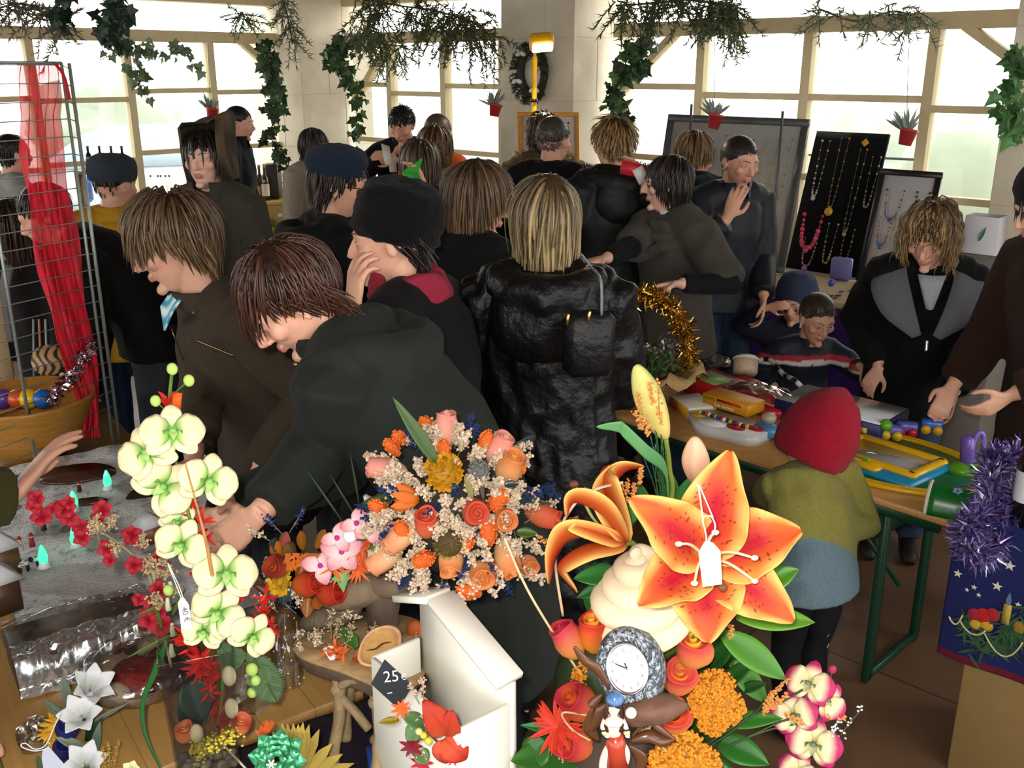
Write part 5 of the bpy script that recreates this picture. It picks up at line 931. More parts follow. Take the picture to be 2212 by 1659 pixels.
c = on(1608, 826, .035); t = thing('toy_drum', 'round beige wooden toy drum lying on red bag', 'toy', c); R = TR @ rotx(-.5) @ roty(.3); m = MB().lathe([(0, -.04), (.045, -.04), (.052, -.03), (.052, .03), (.045, .04), (0, .04)], c + A(0, 0, .04), R, 24, srgb('#b59c84')); m.build('drum_body', M_WOOD, t); MB().tube([c + A(0, 0, .04) + R @ A(math.cos(x) * .053, math.sin(x) * .053, .028) for x in np.linspace(0, 6.28, 25)], .004, 6, srgb('#d8d4d0')).build('rim', M_PLAIN, t)
tagb(MB().box(on(1612, 842, .022), (.14, .10, .042), TR @ rotz(.3), srgb('#a8161e'), .008), 'red_box', M_CARD, 'small red box under the beige toy drum', 'box')
c = on(1634, 880, .04); m = MB(); m.ball(c, A(.155, .075, .045), TR @ rotz(-.12), srgb('#8c0c14'), 40, 24); v = m.v[0]; m.v = [v + A(0, 0, 1) * (vnoise(v * 26, 4) * .014)[:, None] + (v - c) * (vnoise(v * 45, 5) * .06)[:, None]]; t = thing('packaged_toy', 'red toy in shiny clear wrapping with blue edge', 'packet', c - A(0, 0, .045)); m.build('red_toy', M_PLASTIC, t)
m = MB(); m.ball(c + A(0, 0, .004), A(.165, .085, .054), TR @ rotz(-.12), (1, 1, 1), 36, 20); v = m.v[0]; m.v = [v + (v - c) * (vnoise(v * 38, 6) * .10)[:, None]]; m.build('clear_wrapper', thin_glass('wrapper', (1, 1, 1), .12, .06), t, smooth=False); MB().tube([c + TR @ rotz(-.12) @ A(-.165, y, .01) for y in (-.06, -.02, .03, .06)], .008, 6, srgb('#1c2a7a')).build('blue_edge', M_PLASTIC, t)
m = MB(); q0 = on(1640, 800, .03)
t = thing('skipping_rope', 'black and white twisted cord lying behind red packaged toy', 'rope', q0); pth = spline([on(1625, 792, .02), on(1660, 800, .05), on(1690, 822, .03), on(1712, 845, .05), on(1735, 850, .02)], 8); m.tube(pth, .011, 8, np.array([srgb('#d8d8d8') if (i // 3) % 2 else srgb('#18181c') for i in range(len(pth))])); m.build('cord', M_PLASTIC, t)
_, c, R = slabtoy(1815, 893, .42, .25, .075, -.02, '#1d2c66', '', '', '', build=False); t = thing('game_box', 'large flat blue game box with glossy lid painted white for window glare', 'game box', c - A(0, 0, .0375)); MB().box(c, (.42, .25, .075), R, srgb('#16225a'), .003).build('box_body', M_CARD, t); MB().box(c + A(0, 0, .0385), (.41, .24, .003), R, srgb('#d4d6dc')).build('lid_glare', mat('laminated', None, .2, spec=1.0, coat=1.0), t); MB().box(c + R @ A(-.15, -.1255, 0), (.03, .002, .03), R, srgb('#c8a83a')).build('side_print', M_CARD, t)  # window glare on the lid is put in as its white colour
# the yellow letters box on the white puzzle tray
_, c, R = slabtoy(1572, 922, .34, .20, .04, .05, '#d8d6d4', '', '', '', build=False); t = thing('activity_tray', 'white wavy edged toy tray with yellow, white and red discs', 'toy', c - A(0, 0, .02))
pl = [(.17 * math.cos(a) * (1 + .05 * math.cos(5 * a)), .10 * math.sin(a) * (1 + .10 * math.cos(5 * a))) for a in np.linspace(0, 2 * np.pi, 40, endpoint=False)]; MB().prism(pl, c - A(0, 0, .02), R[:, 0], R[:, 1], A(0, 0, .04), srgb('#d3d2d2')).build('tray', M_PLASTIC, t)
for u, v, r, cc in ((.115, -.035, .030, '#c9a01a'), (.03, -.055, .05, '#e8e6e4'), (-.06, -.035, .032, '#b4201c'), (-.115, .01, .03, '#b4201c')): MB().lathe([(0, 0), (r, 0), (r, .004), (0, .006)], c + R @ A(u, v, .0205), R, 24, srgb(cc), 1.2, .75).build('disc', M_PLASTIC, t)
for i in range(16): MB().ball(c + R @ A(.12 - i * .014, -.014 + .004 * (i % 2), .028), .0085, None, srgb(['#d8b020', '#1c3a8a', '#b01c22', '#e8e4e0', '#2a2a2a'][i % 5]), 8, 6).build('bead', M_PLASTIC, t)
_, cb, Rb = slabtoy(1582, 892, .21, .11, .045, .04, '#d99a12', '', '', '', z=.045, build=False); t = thing('letters_box', 'yellow box reading Les lettres on the white toy tray', 'game box', cb - A(0, 0, .0225)); MB().box(cb, (.21, .11, .045), Rb, srgb('#d8940c'), .002).build('box_body', M_CARD, t)
m = MB(); fx = -Rb[:, 0]; text_mb(m, 'Les lettres', cb + Rb @ A(.045, -.0555, -.014), fx, A(0, 0, 1), .021, srgb('#f4f0e4'), .0008, .02); m.build('title', M_CARD, t, smooth=False); m = MB(); text_mb(m, 'REUSSITE', cb + Rb @ A(.10, -.0555, .006), fx, A(0, 0, 1), .013, srgb('#1d5a2a'), .0008, .02); m.build('brand_line', M_CARD, t, smooth=False); MB().box(cb + Rb @ A(-.02, -.0556, .012), (.11, .001, .010), Rb, srgb('#c0281c')).build('red_band', M_CARD, t)
c = on(1655, 945, .03); t = thing('toy_boat', 'light blue toy with beige knob in front of child in red hat', 'toy', c - A(0, 0, .03)); MB().box(c, (.10, .07, .05), TR @ rotz(.5), srgb('#4a83b0'), .015).build('toy_body', M_PLASTIC, t); MB().lathe([(0, 0), (.024, 0), (.028, .02), (.018, .032), (0, .034)], c + A(.01, .02, .024), None, 16, srgb('#b9a68c')).build('knob', M_PLASTIC, t); MB().box(c + A(-.06, 0, -.01), (.03, .03, .03), TR, srgb('#d0b020'), .006).build('corner_block', M_PLASTIC, t)
tagb(MB().box(on(1665, 900, .02), (.09, .05, .035), TR @ rotz(-.3), srgb('#b01820'), .01), 'toy_car', M_PLASTIC, 'small red toy at right end of white tray', 'toy')
# drawing board
c = on(1905, 1006, .0); t = thing('drawing_board', 'child drawing board with yellow frame, grey screen and blue base', 'toy', c); R = TR @ rotz(.10); sx, sy = .36, .27
MB().box(c + A(0, 0, .016), (sx, sy, .03), R, srgb('#1a80a8'), .012).build('base', M_PLASTIC, t); m = MB()
for (u, v, a, b) in ((0, sy / 2 - .03, sx - .02, .035), (0, -sy / 2 + .055, sx - .02, .03), (sx / 2 - .03, .012, .035, sy - .06), (-sx / 2 + .03, .012, .035, sy - .06)): m.box(c + R @ A(u, v, .037), (a, b, .022), R, srgb('#d8a60e'), .009)
m.box(c + R @ A(0, -sy / 2 + .03, .034), (.12, .06, .022), R, srgb('#d8a60e'), .010); m.build('frame', M_PLASTIC, t); MB().box(c + R @ A(0, .012, .034), (sx - .07, sy - .09, .006), R, srgb('#8c8c88')).build('screen', mat('magnetic_screen', None, .12, noise=.12, nscale=240, coat=.6), t)
MB().box(c + R @ A(0, -sy / 2 + .03, .05), (.03, .012, .01), R, srgb('#5aa81c'), .004).build('green_slider', M_PLASTIC, t); MB().tube([c + R @ A(.13, -.02, .05), c + R @ A(.135, .06, .052)], .006, 6, srgb('#d8a60e')).build('stylus', M_PLASTIC, t)
# train mat with track, train, arch, tunnel
c = on(1985, 1022, 0); t = thing('train_mat', 'oval green play mat with raised yellow track under the drawing board', 'toy', c); R = TR @ rotz(.0); a_, b_ = .37, .245
cm_ = f0 + TD * .38 + TN * .30 + A(0, 0, TZ + .001); MB().lathe([(0, 0), (1, 0), (1, .006), (.98, .009), (0, .009)], cm_, R, 48, srgb('#17633c'), a_, b_).build('mat_disc', M_PLASTIC, t)
m = MB()
for rr in (1.0, .93): m.tube([cm_ + R @ A(math.cos(x) * a_ * rr, math.sin(x) * b_ * rr, .010) for x in np.linspace(0, 6.283, 60)], .009, 6, srgb('#d8a60e'))
m.build('track', M_PLASTIC, t); MM = cm_
tr = thing('toy_train', 'small blue and violet toy train with yellow and red wheels', 'toy train', on(1960, 940, .01))
for i, (px, py, cc, wc) in enumerate(((1925, 945, '#6a5ab0', '#d8b020'), (1958, 938, '#5a62b4', '#b42030'), (2012, 933, '#3a66c4', '#d8a020'))):
    p = PZ(px, py - 12, TZ + .035); p = A(p[0], p[1], TZ + .045); MB().box(p, (.075, .045, .036), TR @ rotz(-.5), srgb(cc), .008).build('wagon', M_PLASTIC, tr)
    for s in (-1, 1): q = p + TR @ rotz(-.5) @ A(s * .02, -.026, -.016); w = TR @ rotz(-.5); MB().tube([q - w @ A(0, .004, 0), q + w @ A(0, .004, 0)], .017, 14, srgb(wc), side=w[:, 0]).build('wheel', M_PLASTIC, tr)
p = PZ(1912, 930, TZ + .05); MB().lathe([(0, 0), (.02, 0), (.024, .02), (.012, .035), (0, .038)], A(p[0], p[1], TZ + .055), None, 16, srgb('#5aa01e')).build('chimney', M_PLASTIC, tr)
c = on(2085, 1022, .008); t = thing('toy_arch', 'violet toy arch with loop on a green foot by the purple tinsel', 'toy', c); MB().lathe([(0, 0), (.055, 0), (.05, .018), (.03, .03), (0, .032)], c, None, 24, srgb('#5a9a1e'), 1.2, 1).build('foot', M_PLASTIC, t); MB().box(c + A(-.004, 0, .075), (.045, .03, .10), TR @ roty(.1), srgb('#6a50a4'), .01).build('post', M_PLASTIC, t); MB().tube([c + A(.024 + .018 * math.sin(x) * 1.0, -.01, .09 + .052 * -math.cos(x)) for x in np.linspace(0, 6.28, 20)], .008, 8, srgb('#7458ac')).build('loop', M_PLASTIC, t)
c = on(2062, 1112, .008); t = thing('toy_tunnel', 'shiny green toy tunnel with white rim and flower at table corner', 'toy', c); R = TR @ rotz(-.25); g_ = [[c + R @ A(.075 - .15 * u, .062 * math.cos(a) * (1 - .15 * u), .082 * math.sin(a) * (1 - .15 * u)) for a in np.linspace(0, math.pi, 16)] for u in np.linspace(0, 1, 8)]; g_.append([c + R @ A(-.085, .03 * math.cos(a), .04 * math.sin(a)) for a in np.linspace(0, math.pi, 16)]); MB().grid(np.array(g_), srgb('#0a6a26')).build('shell', M_PLASTIC, t, solid=.006); MB().tube([c + R @ A(.076, .062 * math.cos(a), .082 * math.sin(a)) for a in np.linspace(0, math.pi, 18)], .006, 8, srgb('#d8d6c4')).build('rim', M_PLASTIC, t)
for u, a, cc in ((.0, 1.9, '#8aa0d8'), (-.03, 1.3, '#b03a2a')):
    p = c + R @ A(u, .062 * math.cos(a), .083 * math.sin(a)); m = MB(); n_ = nrm(R @ A(0, math.cos(a), math.sin(a))); F = frame(n_)
    for k in range(5): m.ball(p + F @ A(math.cos(k * 1.257) * .009, math.sin(k * 1.257) * .009, 0), A(.006, .006, .002), F, srgb(cc), 8, 5)
    m.build('flower', M_PLASTIC, t)
# ================================================================ the stall at the right edge: box front, starry Christmas cloth, purple tinsel, bottle
SZ = .83; s0 = P(2046, 1250, 2.44); s0 = A(s0[0] + .012, s0[1], 0); SD = nrm(A(.73, -.68, 0)); SN = A(.68, .73, 0); SR = np.stack([SD, SN, A(0, 0, 1)], 1)
t = thing('stall_box', 'tan cardboard stall counter at right edge under the starry cloth', 'stall counter', s0 + SD * .5 + SN * .2); MB().box(s0 + SD * .56 + SN * .21 + A(0, 0, SZ / 2), (1.0, .36, SZ), SR, srgb('#9a7c4c'), .004).build('counter_body', mat('cardboard', None, .75, noise=.06, nscale=20), t)
def cl(u, z): return s0 + SD * u - SN * .012 + A(0, 0, z)
cz0, cz1, cu0, cu1 = hitp(2046, 1412, s0, SN)[2], SZ + .004, -.005, .78; rows = []; cols = []; rg = np.random.default_rng(2); NU, NZ = 110, 90
uu = np.linspace(cu0, cu1, NU); zz = np.linspace(cz0, cz1, NZ); c_ = np.zeros((NZ, NU, 3)); c_[:] = srgb('#161d4e'); UU, ZZ = np.meshgrid(uu, zz)
def dsk(u, z, ru, rz, col, k=1.0): mk = ((UU - u) / ru) ** 2 + ((ZZ - z) / rz) ** 2 < 1; c_[mk] = srgb(col) * k
mk = ZZ < cz0 + .02; c_[mk] = srgb('#5a1226')
m = MB(); g_ = np.array([[cl(u, z) - SN * (.006 * math.sin(u * 23) * (1 - (z - cz0) / (cz1 - cz0))) for u in uu] for z in zz]); tp = np.array([[cl(u, cz1) + SN * v for u in uu] for v in (.12, .26, .40)]); ct = thing('table_cloth', 'navy Christmas table cloth with stars, candle and fir garland, red hem', 'tablecloth', cl(.35, cz1) )
m.grid(np.vstack([g_, tp]), np.vstack([c_.reshape(-1, 3), np.tile(srgb('#161d4e'), (3 * NU, 1))])); m.build('cloth', M_CLOTH, ct, solid=.003)
def star(m, u, z, r, col): 
    for k in range(5): 
        a = math.pi / 2 + k * 1.2566; b1, b2 = a - .628, a + .628; P3 = lambda rr, x: cl(u + rr * math.cos(x), z + rr * math.sin(x)) - SN * .010
        m.add([P3(0, 0), P3(r * .42, b1), P3(r, a), P3(r * .42, b2)], [(0, 1, 2, 3)], srgb(col))
def uz(px, py):
    p = hitp(px, py, s0, SN); return np.dot(p - s0, SD), p[2]
for (px, py, r) in ((2187, 1216, .016), (2160, 1260, .015), (2075, 1233, .013), (2110, 1262, .009), (2095, 1268, .007), (2120, 1279, .008), (2205, 1300, .010)):
    m = MB(); star(m, *uz(px, py), r, '#c9c4ae'); m.build('star', M_CLOTH, ct, smooth=False)
m = MB(); g = np.random.default_rng(6)
for k in range(110):
    px = g.uniform(2082, 2240); py = 1312 + 60 * math.sin((px - 2062) / 178 * 3.1) + g.normal() * 18; u, z = uz(px, py); d = SD * g.normal() * .8 - A(0, 0, 1) * (.2 + g.random() * .9) ; rleaf(m, cl(u, z) - SN * .010, nrm(d), -SN, .055, .010, srgb('#2c4a2e') * g.uniform(.6, 1.4), nseg=3, ns=2)
m.build('fir_print', M_CLOTH, ct, smooth=False); m = MB(); u, z = uz(2180, 1320); m.box(cl(u, z) - SN * .011, (.020, .003, .06), SR, srgb('#a8923a')); m.add([cl(u - .006, z + .032) - SN * .0125, cl(u + .006, z + .032) - SN * .0125, cl(u + .007, z + .045) - SN * .0125, cl(u, z + .07) - SN * .0125, cl(u - .007, z + .045) - SN * .0125], [(0, 1, 2, 3, 4)], srgb('#5a6a8a')); m.build('candle_print', M_CLOTH, ct)
for (px, py, r, cc) in ((2110, 1322, .020, '#8a2030'), (2130, 1325, .024, '#a82020'), (2112, 1342, .018, '#b8902a'), (2136, 1345, .018, '#b8902a'), (2150, 1322, .020, '#a02028'), (2208, 1350, .02, '#8a6a2a')): u, z = uz(px, py); MB().ball(cl(u, z) - SN * .008, A(r, .004, r), SR, srgb(cc), 16, 8).build('bauble_print', M_CLOTH, ct)
m = MB()
for (xa, ya, xb, yb, sag) in ((2056, 1325, 2085, 1322, 18), (2080, 1335, 2135, 1355, 18), (2132, 1360, 2215, 1380, 40)): m.tube([cl(*uz(lerp(xa, xb, q), lerp(ya, yb, q) + sag * 4 * q * (1 - q))) - SN * .010 for q in np.linspace(0, 1, 16)], .0028, 5, srgb('#b9b08a'))
m.build('bead_string_print', M_CLOTH, ct)
tp_ = [cl(u, SZ) + A(0, 0, .03 + .02 * math.sin(u * 30)) - SN * (.02 - .05 * math.sin(u * 9)) for u in np.linspace(-.02, .75, 60)] ; tp2 = [P(x, y, 2.38) for x, y in ((2080, 1170), (2100, 1130), (2125, 1175), (2160, 1195), (2105, 1205), (2150, 1150), (2110, 1080), (2150, 1030), (2180, 990), (2205, 985), (2140, 1090), (2170, 1110), (2180, 1050))]
pth = spline([P(2200, 985, 2.5), P(2145, 1000, 2.5), P(2140, 1050, 2.44), P(2150, 1090, 2.42), P(2110, 1120, 2.38), P(2085, 1160, 2.37), P(2110, 1195, 2.36), P(2150, 1180, 2.36), P(2175, 1140, 2.38), P(2190, 1090, 2.40), P(2230, 1040, 2.42), P(2300, 1060, 2.4)], 12)
t = thing('tinsel_garland', 'purple tinsel garland heaped on the starry stall cloth', 'tinsel', P(2130, 1150, 2.4)); MB().tube(pth, .004, 5, srgb('#3a2a6a')).build('core_wire', M_PLASTIC, t); tinsel(pth, 4200, .062, ['#6a5898', '#8a78b8', '#4a3a78', '#c0b8dc'], 5, .0030).build('tinsel', mat('purple_tinsel', None, .22, metal=.55), t, smooth=False)
bb = P(2207, 1150, 2.37); bb = A(bb[0], bb[1], SZ + .006); t = thing('wine_bottle', 'dark wine bottle with white label at right edge behind tinsel', 'bottle', bb); MB().lathe([(0, 0), (.037, 0), (.037, .19), (.03, .22), (.014, .25), (.014, .30), (0, .30)], bb, None, 20, srgb('#0d0f0c')).build('glass_body', M_BEAD, t); MB().lathe([(.0375, .07), (.0375, .155)], bb, None, 20, srgb('#c4c6ca')).build('paper_label', M_CARD, t)
# ================================================================ the wooden stall table on the left and what stands on it
WZ = .76; E1 = PZ(550, 1580, WZ); aD = PZ(770, 1495, WZ) - E1; aD = nrm(A(aD[0], aD[1], 0)); bD = A(-aD[1], aD[0], 0); Lp = PZ(2, 1640, WZ); KC = E1 + aD * np.dot(Lp - E1, aD); KC = A(KC[0], KC[1], 0)
WR = np.stack([aD, bD, A(0, 0, 1)], 1); WW, WL = .66, 2.5
def W(a, b, z=WZ): return KC + aD * a + bD * b + A(0, 0, z)
def onw(px, py, z=WZ): return PZ(px, py, z)
def plank_mat():
    m = bpy.data.materials.new('varnished_planks'); m.use_nodes = True; N, L = m.node_tree.nodes, m.node_tree.links; b = N['Principled BSDF']; tc = N.new('ShaderNodeTexCoord'); mp = N.new('ShaderNodeMapping'); mp.inputs['Rotation'].default_value = (0, 0, -math.atan2(bD[1], bD[0])); L.new(tc.outputs['Object'], mp.inputs[0])
    br = N.new('ShaderNodeTexBrick'); br.inputs['Scale'].default_value = 1; br.inputs['Brick Width'].default_value = 2.6; br.inputs['Row Height'].default_value = .11; br.inputs['Mortar Size'].default_value = .0012; br.inputs['Color1'].default_value = (*srgb('#94703e'), 1); br.inputs['Color2'].default_value = (*srgb('#9e7845'), 1); br.inputs['Mortar'].default_value = (*srgb('#7a5a30'), 1); L.new(mp.outputs[0], br.inputs['Vector'])
    m2 = N.new('ShaderNodeMapping'); m2.inputs['Scale'].default_value = (2, 26, 10); L.new(mp.outputs[0], m2.inputs[0]); t = N.new('ShaderNodeTexNoise'); t.inputs['Scale'].default_value = 2; t.inputs['Detail'].default_value = 6; L.new(m2.outputs[0], t.inputs['Vector']); mr = N.new('ShaderNodeMapRange'); mr.inputs['To Min'].default_value = .65; mr.inputs['To Max'].default_value = 1.3; L.new(t.outputs['Fac'], mr.inputs['Value'])
    mx = N.new('ShaderNodeVectorMath'); mx.operation = 'SCALE'; L.new(br.outputs['Color'], mx.inputs[0]); L.new(mr.outputs[0], mx.inputs['Scale']); L.new(mx.outputs[0], b.inputs['Base Color']); b.inputs['Roughness'].default_value = .35; return m
t = thing('stall_table', 'long varnished wooden stall table running along the left side', 'table', W(WW / 2, WL / 2, 0)); MB().box(W(WW / 2, WL / 2, WZ - .016), (WW, WL, .032), WR, (.8, .8, .8), .004).build('table_top', plank_mat(), t)
for u in (.06, WW - .06):
    for v in (.08, WL - .08): MB().box(W(u, v, (WZ - .032) / 2), (.06, .06, WZ - .032), WR, srgb('#9a682c')).build('leg', M_WOOD, t)
# lower table in dark purple cloth, in front of it
PZT = .745; pt = thing('cloth_table', 'low table under dark purple cloth in front of the wooden table', 'table', W(.45, -.35, 0)); a0, a1 = -.25, np.dot(E1 - KC, aD) + .27
MB().box(W((a0 + a1) / 2, -.36, PZT - .02), (a1 - a0, .70, .03), WR, srgb('#6a4a2a')).build('table_top', M_WOOD, pt)
for u in (a0 + .06, a1 - .06):
    for v in (-.06, -.66): MB().box(W(u, v, (PZT - .035) / 2), (.05, .05, PZT - .035), WR, srgb('#6a4a2a')).build('leg', M_WOOD, pt)
m = MB(); uu = np.linspace(a0 - .005, a1 + .005, 30); rows = [[W(u, -.012, PZT - .02) for u in uu]] + [[W(u, v, PZT + .003 * math.sin(u * 40 + v * 9)) for u in uu] for v in np.linspace(-.014, -.715, 20)] + [[W(u, -.72, z) for u in uu] for z in (PZT - .1, PZT - .3)]
m.grid(np.array(rows), srgb('#1d1020')); m.grid(np.array([[W(a1 + .006 + (.01 * math.sin(v * 50) if z < PZT - .02 else 0), v, z) for v in np.linspace(-.012, -.72, 30)] for z in (PZT, PZT - .05, PZT - .3, PZT - .5)]), srgb('#1d1020')); m.build('purple_cloth', M_CLOTH, pt, solid=.003)
# snow scene on a board
sz = WZ + .035; c0 = PZ(240, 966, sz); c1 = PZ(452, 1160, sz); b_lo, b_hi = np.dot(c1 - KC, bD) - .42, np.dot(c0 - KC, bD); a_hi = np.dot(c1 - KC, aD); a_lo = a_hi - .50
t = thing('snow_scene', 'table display of artificial snow with brown pond and paths', 'snow display', W((a_lo + a_hi) / 2, (b_lo + b_hi) / 2, WZ)); MB().box(W((a_lo + a_hi) / 2, (b_lo + b_hi) / 2, WZ + .015), (a_hi - a_lo, b_hi - b_lo, .028), WR, srgb('#6e6a66')).build('base_board', M_PLAIN, t)
na, nb = 50, 120; g_ = np.array([[W(a, b, sz) for b in np.linspace(b_lo, b_hi, nb)] for a in np.linspace(a_lo, a_hi, na)]); q = g_.reshape(-1, 3); h = vnoise(q * 9, 3) * .010 + vnoise(q * 30, 4) * .003; q = q + A(0, 0, 1) * h[:, None]
sp_ = vnoise(q * 60, 8); cc = np.where((sp_ > .45)[:, None], srgb('#a8a8ac'), np.where((vnoise(q * 7, 9) > .35)[:, None], srgb('#b8b4b2'), srgb('#dcdde0')))
MB().grid(q.reshape(na, nb, 3), cc).build('snow', mat('artificial_snow', None, .9, noise=.15, nscale=150, bump=.6, bscale=160), t)
def pond(px, py, rx, ry, ang, nm):
    c = PZ(px, py, sz + .012); F = rotz(ang); MB().prism([(rx * math.cos(x) * (1 + .08 * math.cos(3 * x)), ry * math.sin(x) * (1 + .1 * math.sin(2 * x))) for x in np.linspace(0, 2 * np.pi, 36, endpoint=False)], c - A(0, 0, .006), F[:, 0], F[:, 1], A(0, 0, .008), srgb('#43291f')).build(nm, mat('pond_brown', None, .25, noise=.3, nscale=30), t)
pond(165, 1022, .11, .075, .1, 'pond'); pond(190, 1082, .05, .022, .2, 'path')
def led(px, py, label):
    c = PZ(px, py, sz + .005); tt = thing('light_tree', label, 'light', c, 'green lights on the snow scene'); F = frame(A(.02, 0, 1)); MB().lathe([(0, 0), (.018, 0), (.010, .012), (.0, .014)], c, None, 12, srgb('#d8dcdc')).build('foot', M_PLASTIC, tt)
    MB().lathe([(0, .012), (.011, .014), (.013, .026), (.009, .045), (.004, .058), (0, .062)], c, None, 8, A(.06, .85, .38)).build('bulb', mat('green_led', None, .2, emit=1.3), tt, smooth=False)
led(234, 1056, 'glowing green light in snow nearest the wire rack corner'); led(162, 1102, 'glowing green light in the middle of the snow'); led(164, 1182, 'glowing green light beside the red flower spray'); led(96, 1224, 'glowing green light nearest the foil wrapped box')
def mini(px, py, col, h, label, nm='snow_figure', cat='figurine', kind='man'):
    c = PZ(px, py, sz + .006); tt = thing(nm, label, cat, c); MB().tube([c, c + A(0, 0, h * .6)], [h * .2, h * .14], 10, srgb(col)).build('torso', M_PLAIN, tt); MB().ball(c + A(0, 0, h * .74), h * .15, None, srgb('#c9a088'), 10, 8).build('head', M_PLAIN, tt); MB().lathe([(h * .16, h * .78), (h * .1, h * .92), (0, h * 1.02)], c, None, 10, srgb('#8a1c20')).build('cap', M_PLAIN, tt)
mini(172, 1062, '#2a2420', .035, 'tiny dark figure at the rim of the brown pond'); mini(95, 1145, '#2a3a2a', .04, 'tiny figure standing under red flower spray'); mini(70, 1180, '#8a3030', .04, 'tiny red figure near the brown houses'); mini(45, 1188, '#c8c0b8', .04, 'tiny pale figure near the brown houses')
def house(px, py, w, h, wall, label, dz=0):
    c = PZ(px, py, sz + .004); tt = thing('model_house', label, 'model house', c); R = WR @ rotz(.2); MB().box(c + A(0, 0, h / 2), (w, w * .8, h), R, srgb(wall)).build('house_wall', M_WOOD, tt); MB().prism([(-w * .62, 0), (w * .62, 0), (0, h * .6)], c + A(0, 0, h) - R[:, 1] * w * .5, R[:, 0], A(0, 0, 1), R[:, 1] * w, srgb('#c8c9cc')).build('house_roof', M_PLAIN, tt)
house(8, 1240, .07, .075, '#5a3a22', 'little brown model house at left picture edge'); house(2, 1318, .08, .08, '#4a3220', 'little brown model house lowest at the left edge'); house(330, 1168, .06, .05, '#7a4a36', 'little reddish model house near the orchid stem')
for px, py, lb in ((28, 1240, 'tiny black and white cow nearest the left houses'), (50, 1235, 'tiny black and white cow in middle of the row'), (72, 1226, 'tiny black and white cow nearest the green light')):
    c = PZ(px, py, sz + .004); m = MB(); m.ball(c + A(0, 0, .022), A(.018, .009, .010), WR, np.array([srgb('#d8d8d8') if i % 5 < 3 else srgb('#151515') for i in range(12 * 7 + 2)]), 12, 8); [m.tube([c + WR @ A(x, y, 0), c + WR @ A(x, y, .016)], .003, 5, srgb('#151515')) for x in (-.011, .011) for y in (-.005, .005)]; m.ball(c + WR @ A(.021, 0, 0) + A(0, 0, .027), A(.007, .006, .007), None, srgb('#151515'), 8, 6); tagb(m, 'toy_cow', M_PLAIN, lb, 'figurine')
# wire display rack with red netting
rp = PZ(245, 962, WZ); rp = A(rp[0], rp[1], WZ); rtop = P(107, 136, rp[1])[2]; rd = nrm(A(-.46, -.89, 0)); M_WIRE = mat('grey_wire', srgb('#8c948e'), .35, metal=.4)
t = thing('wire_rack', 'grey wire grid display rack hung with red netting on left table', 'display rack', rp)
for nm, s, r in (('post', 0, .0052), ('post', .30, .005), ('post', .66, .005)): q = rp + rd * s; MB().tube([A(q[0], q[1], WZ), A(q[0], q[1], rtop)], r, 8).build(nm, M_WIRE, t)
m = MB(); zs = np.arange(WZ + .03, rtop, .053)
for z in zs: m.tube([rp + A(0, 0, z - WZ), rp + rd * .66 + A(0, 0, z - WZ)], .0018, 6)
m.tube([A(rp[0], rp[1], rtop), A(*(rp + rd * .66)[:2], rtop)], .005, 6); r2 = nrm(A(-.28, .96, 0)); qe = rp + r2 * .07 + A(.014, 0, 0); MB().tube([A(qe[0], qe[1], WZ), A(qe[0], qe[1], rtop)], .006, 8).build('post', M_WIRE, t)
for z in zs: m.tube([rp + A(0, 0, z - WZ), qe + A(0, 0, z - WZ - .012)], .0016, 6)
m.build('grid_wires', M_WIRE, t)
def on_rack(px, py, off):  # a point a little behind the grid plane
    nn = A(-rd[1], rd[0], 0); nn = nn if nn[0] < 0 else -nn; return hitp(px, py, rp + nn * off, nn)
cl_ = [(138, 82, 46), (165, 84, 50), (210, 86, 48), (250, 86, 40), (330, 92, 46), (430, 106, 48), (520, 120, 48), (600, 134, 46), (680, 150, 42), (740, 162, 38), (800, 178, 32), (860, 190, 24), (900, 196, 16), (930, 194, 20), (950, 196, 26)]
yy = np.linspace(138, 945, 90); xx = np.interp(yy, [q[0] for q in cl_], [q[1] for q in cl_]); ww = np.interp(yy, [q[0] for q in cl_], [q[2] for q in cl_]); NV = 34; g_ = []
for i, y in enumerate(yy):
    row = []
    for j in range(NV): v = j / (NV - 1) * 2 - 1; row.append(on_rack(xx[i] + v * ww[i] + 5 * math.sin(i * .23 + j * .9), y, .035 + .022 * math.sin(j * 1.15 + .05 * i) + .008 * math.sin(i * .4 + j * .3)))
    g_.append(row)
m = MB().grid(np.array(g_), srgb('#e02c40')); tagb(m, 'red_netting', mat('red_tulle', None, .6, alpha=.82, spec=.2), 'long red tulle netting draped down the wire rack', 'netting')
m = MB(); fl = spline([on_rack(120, 138, .0), on_rack(138, 165, -.02), on_rack(150, 215, -.02)], 6); m.tube(fl, [.010] * len(fl), 8, srgb('#b8202c'), flat=.3); tagb(m, 'red_ribbon', M_CLOTH, 'dark red ribbon end tied over the top rail of the rack', 'ribbon')
pth = spline([on_rack(200, 742, -.02), on_rack(180, 775, -.03), on_rack(150, 815, -.02), on_rack(112, 865, -.02)], 10); m = tinsel(pth, 260, .03, ['#e8d8e0', '#d0b0c0', '#f0f0f0', '#c88a9a'], 9, .006); tagb(m, 'foil_strand', M_FOIL, 'twisted silver pink foil strand hanging on wire rack', 'ribbon', smooth=False)
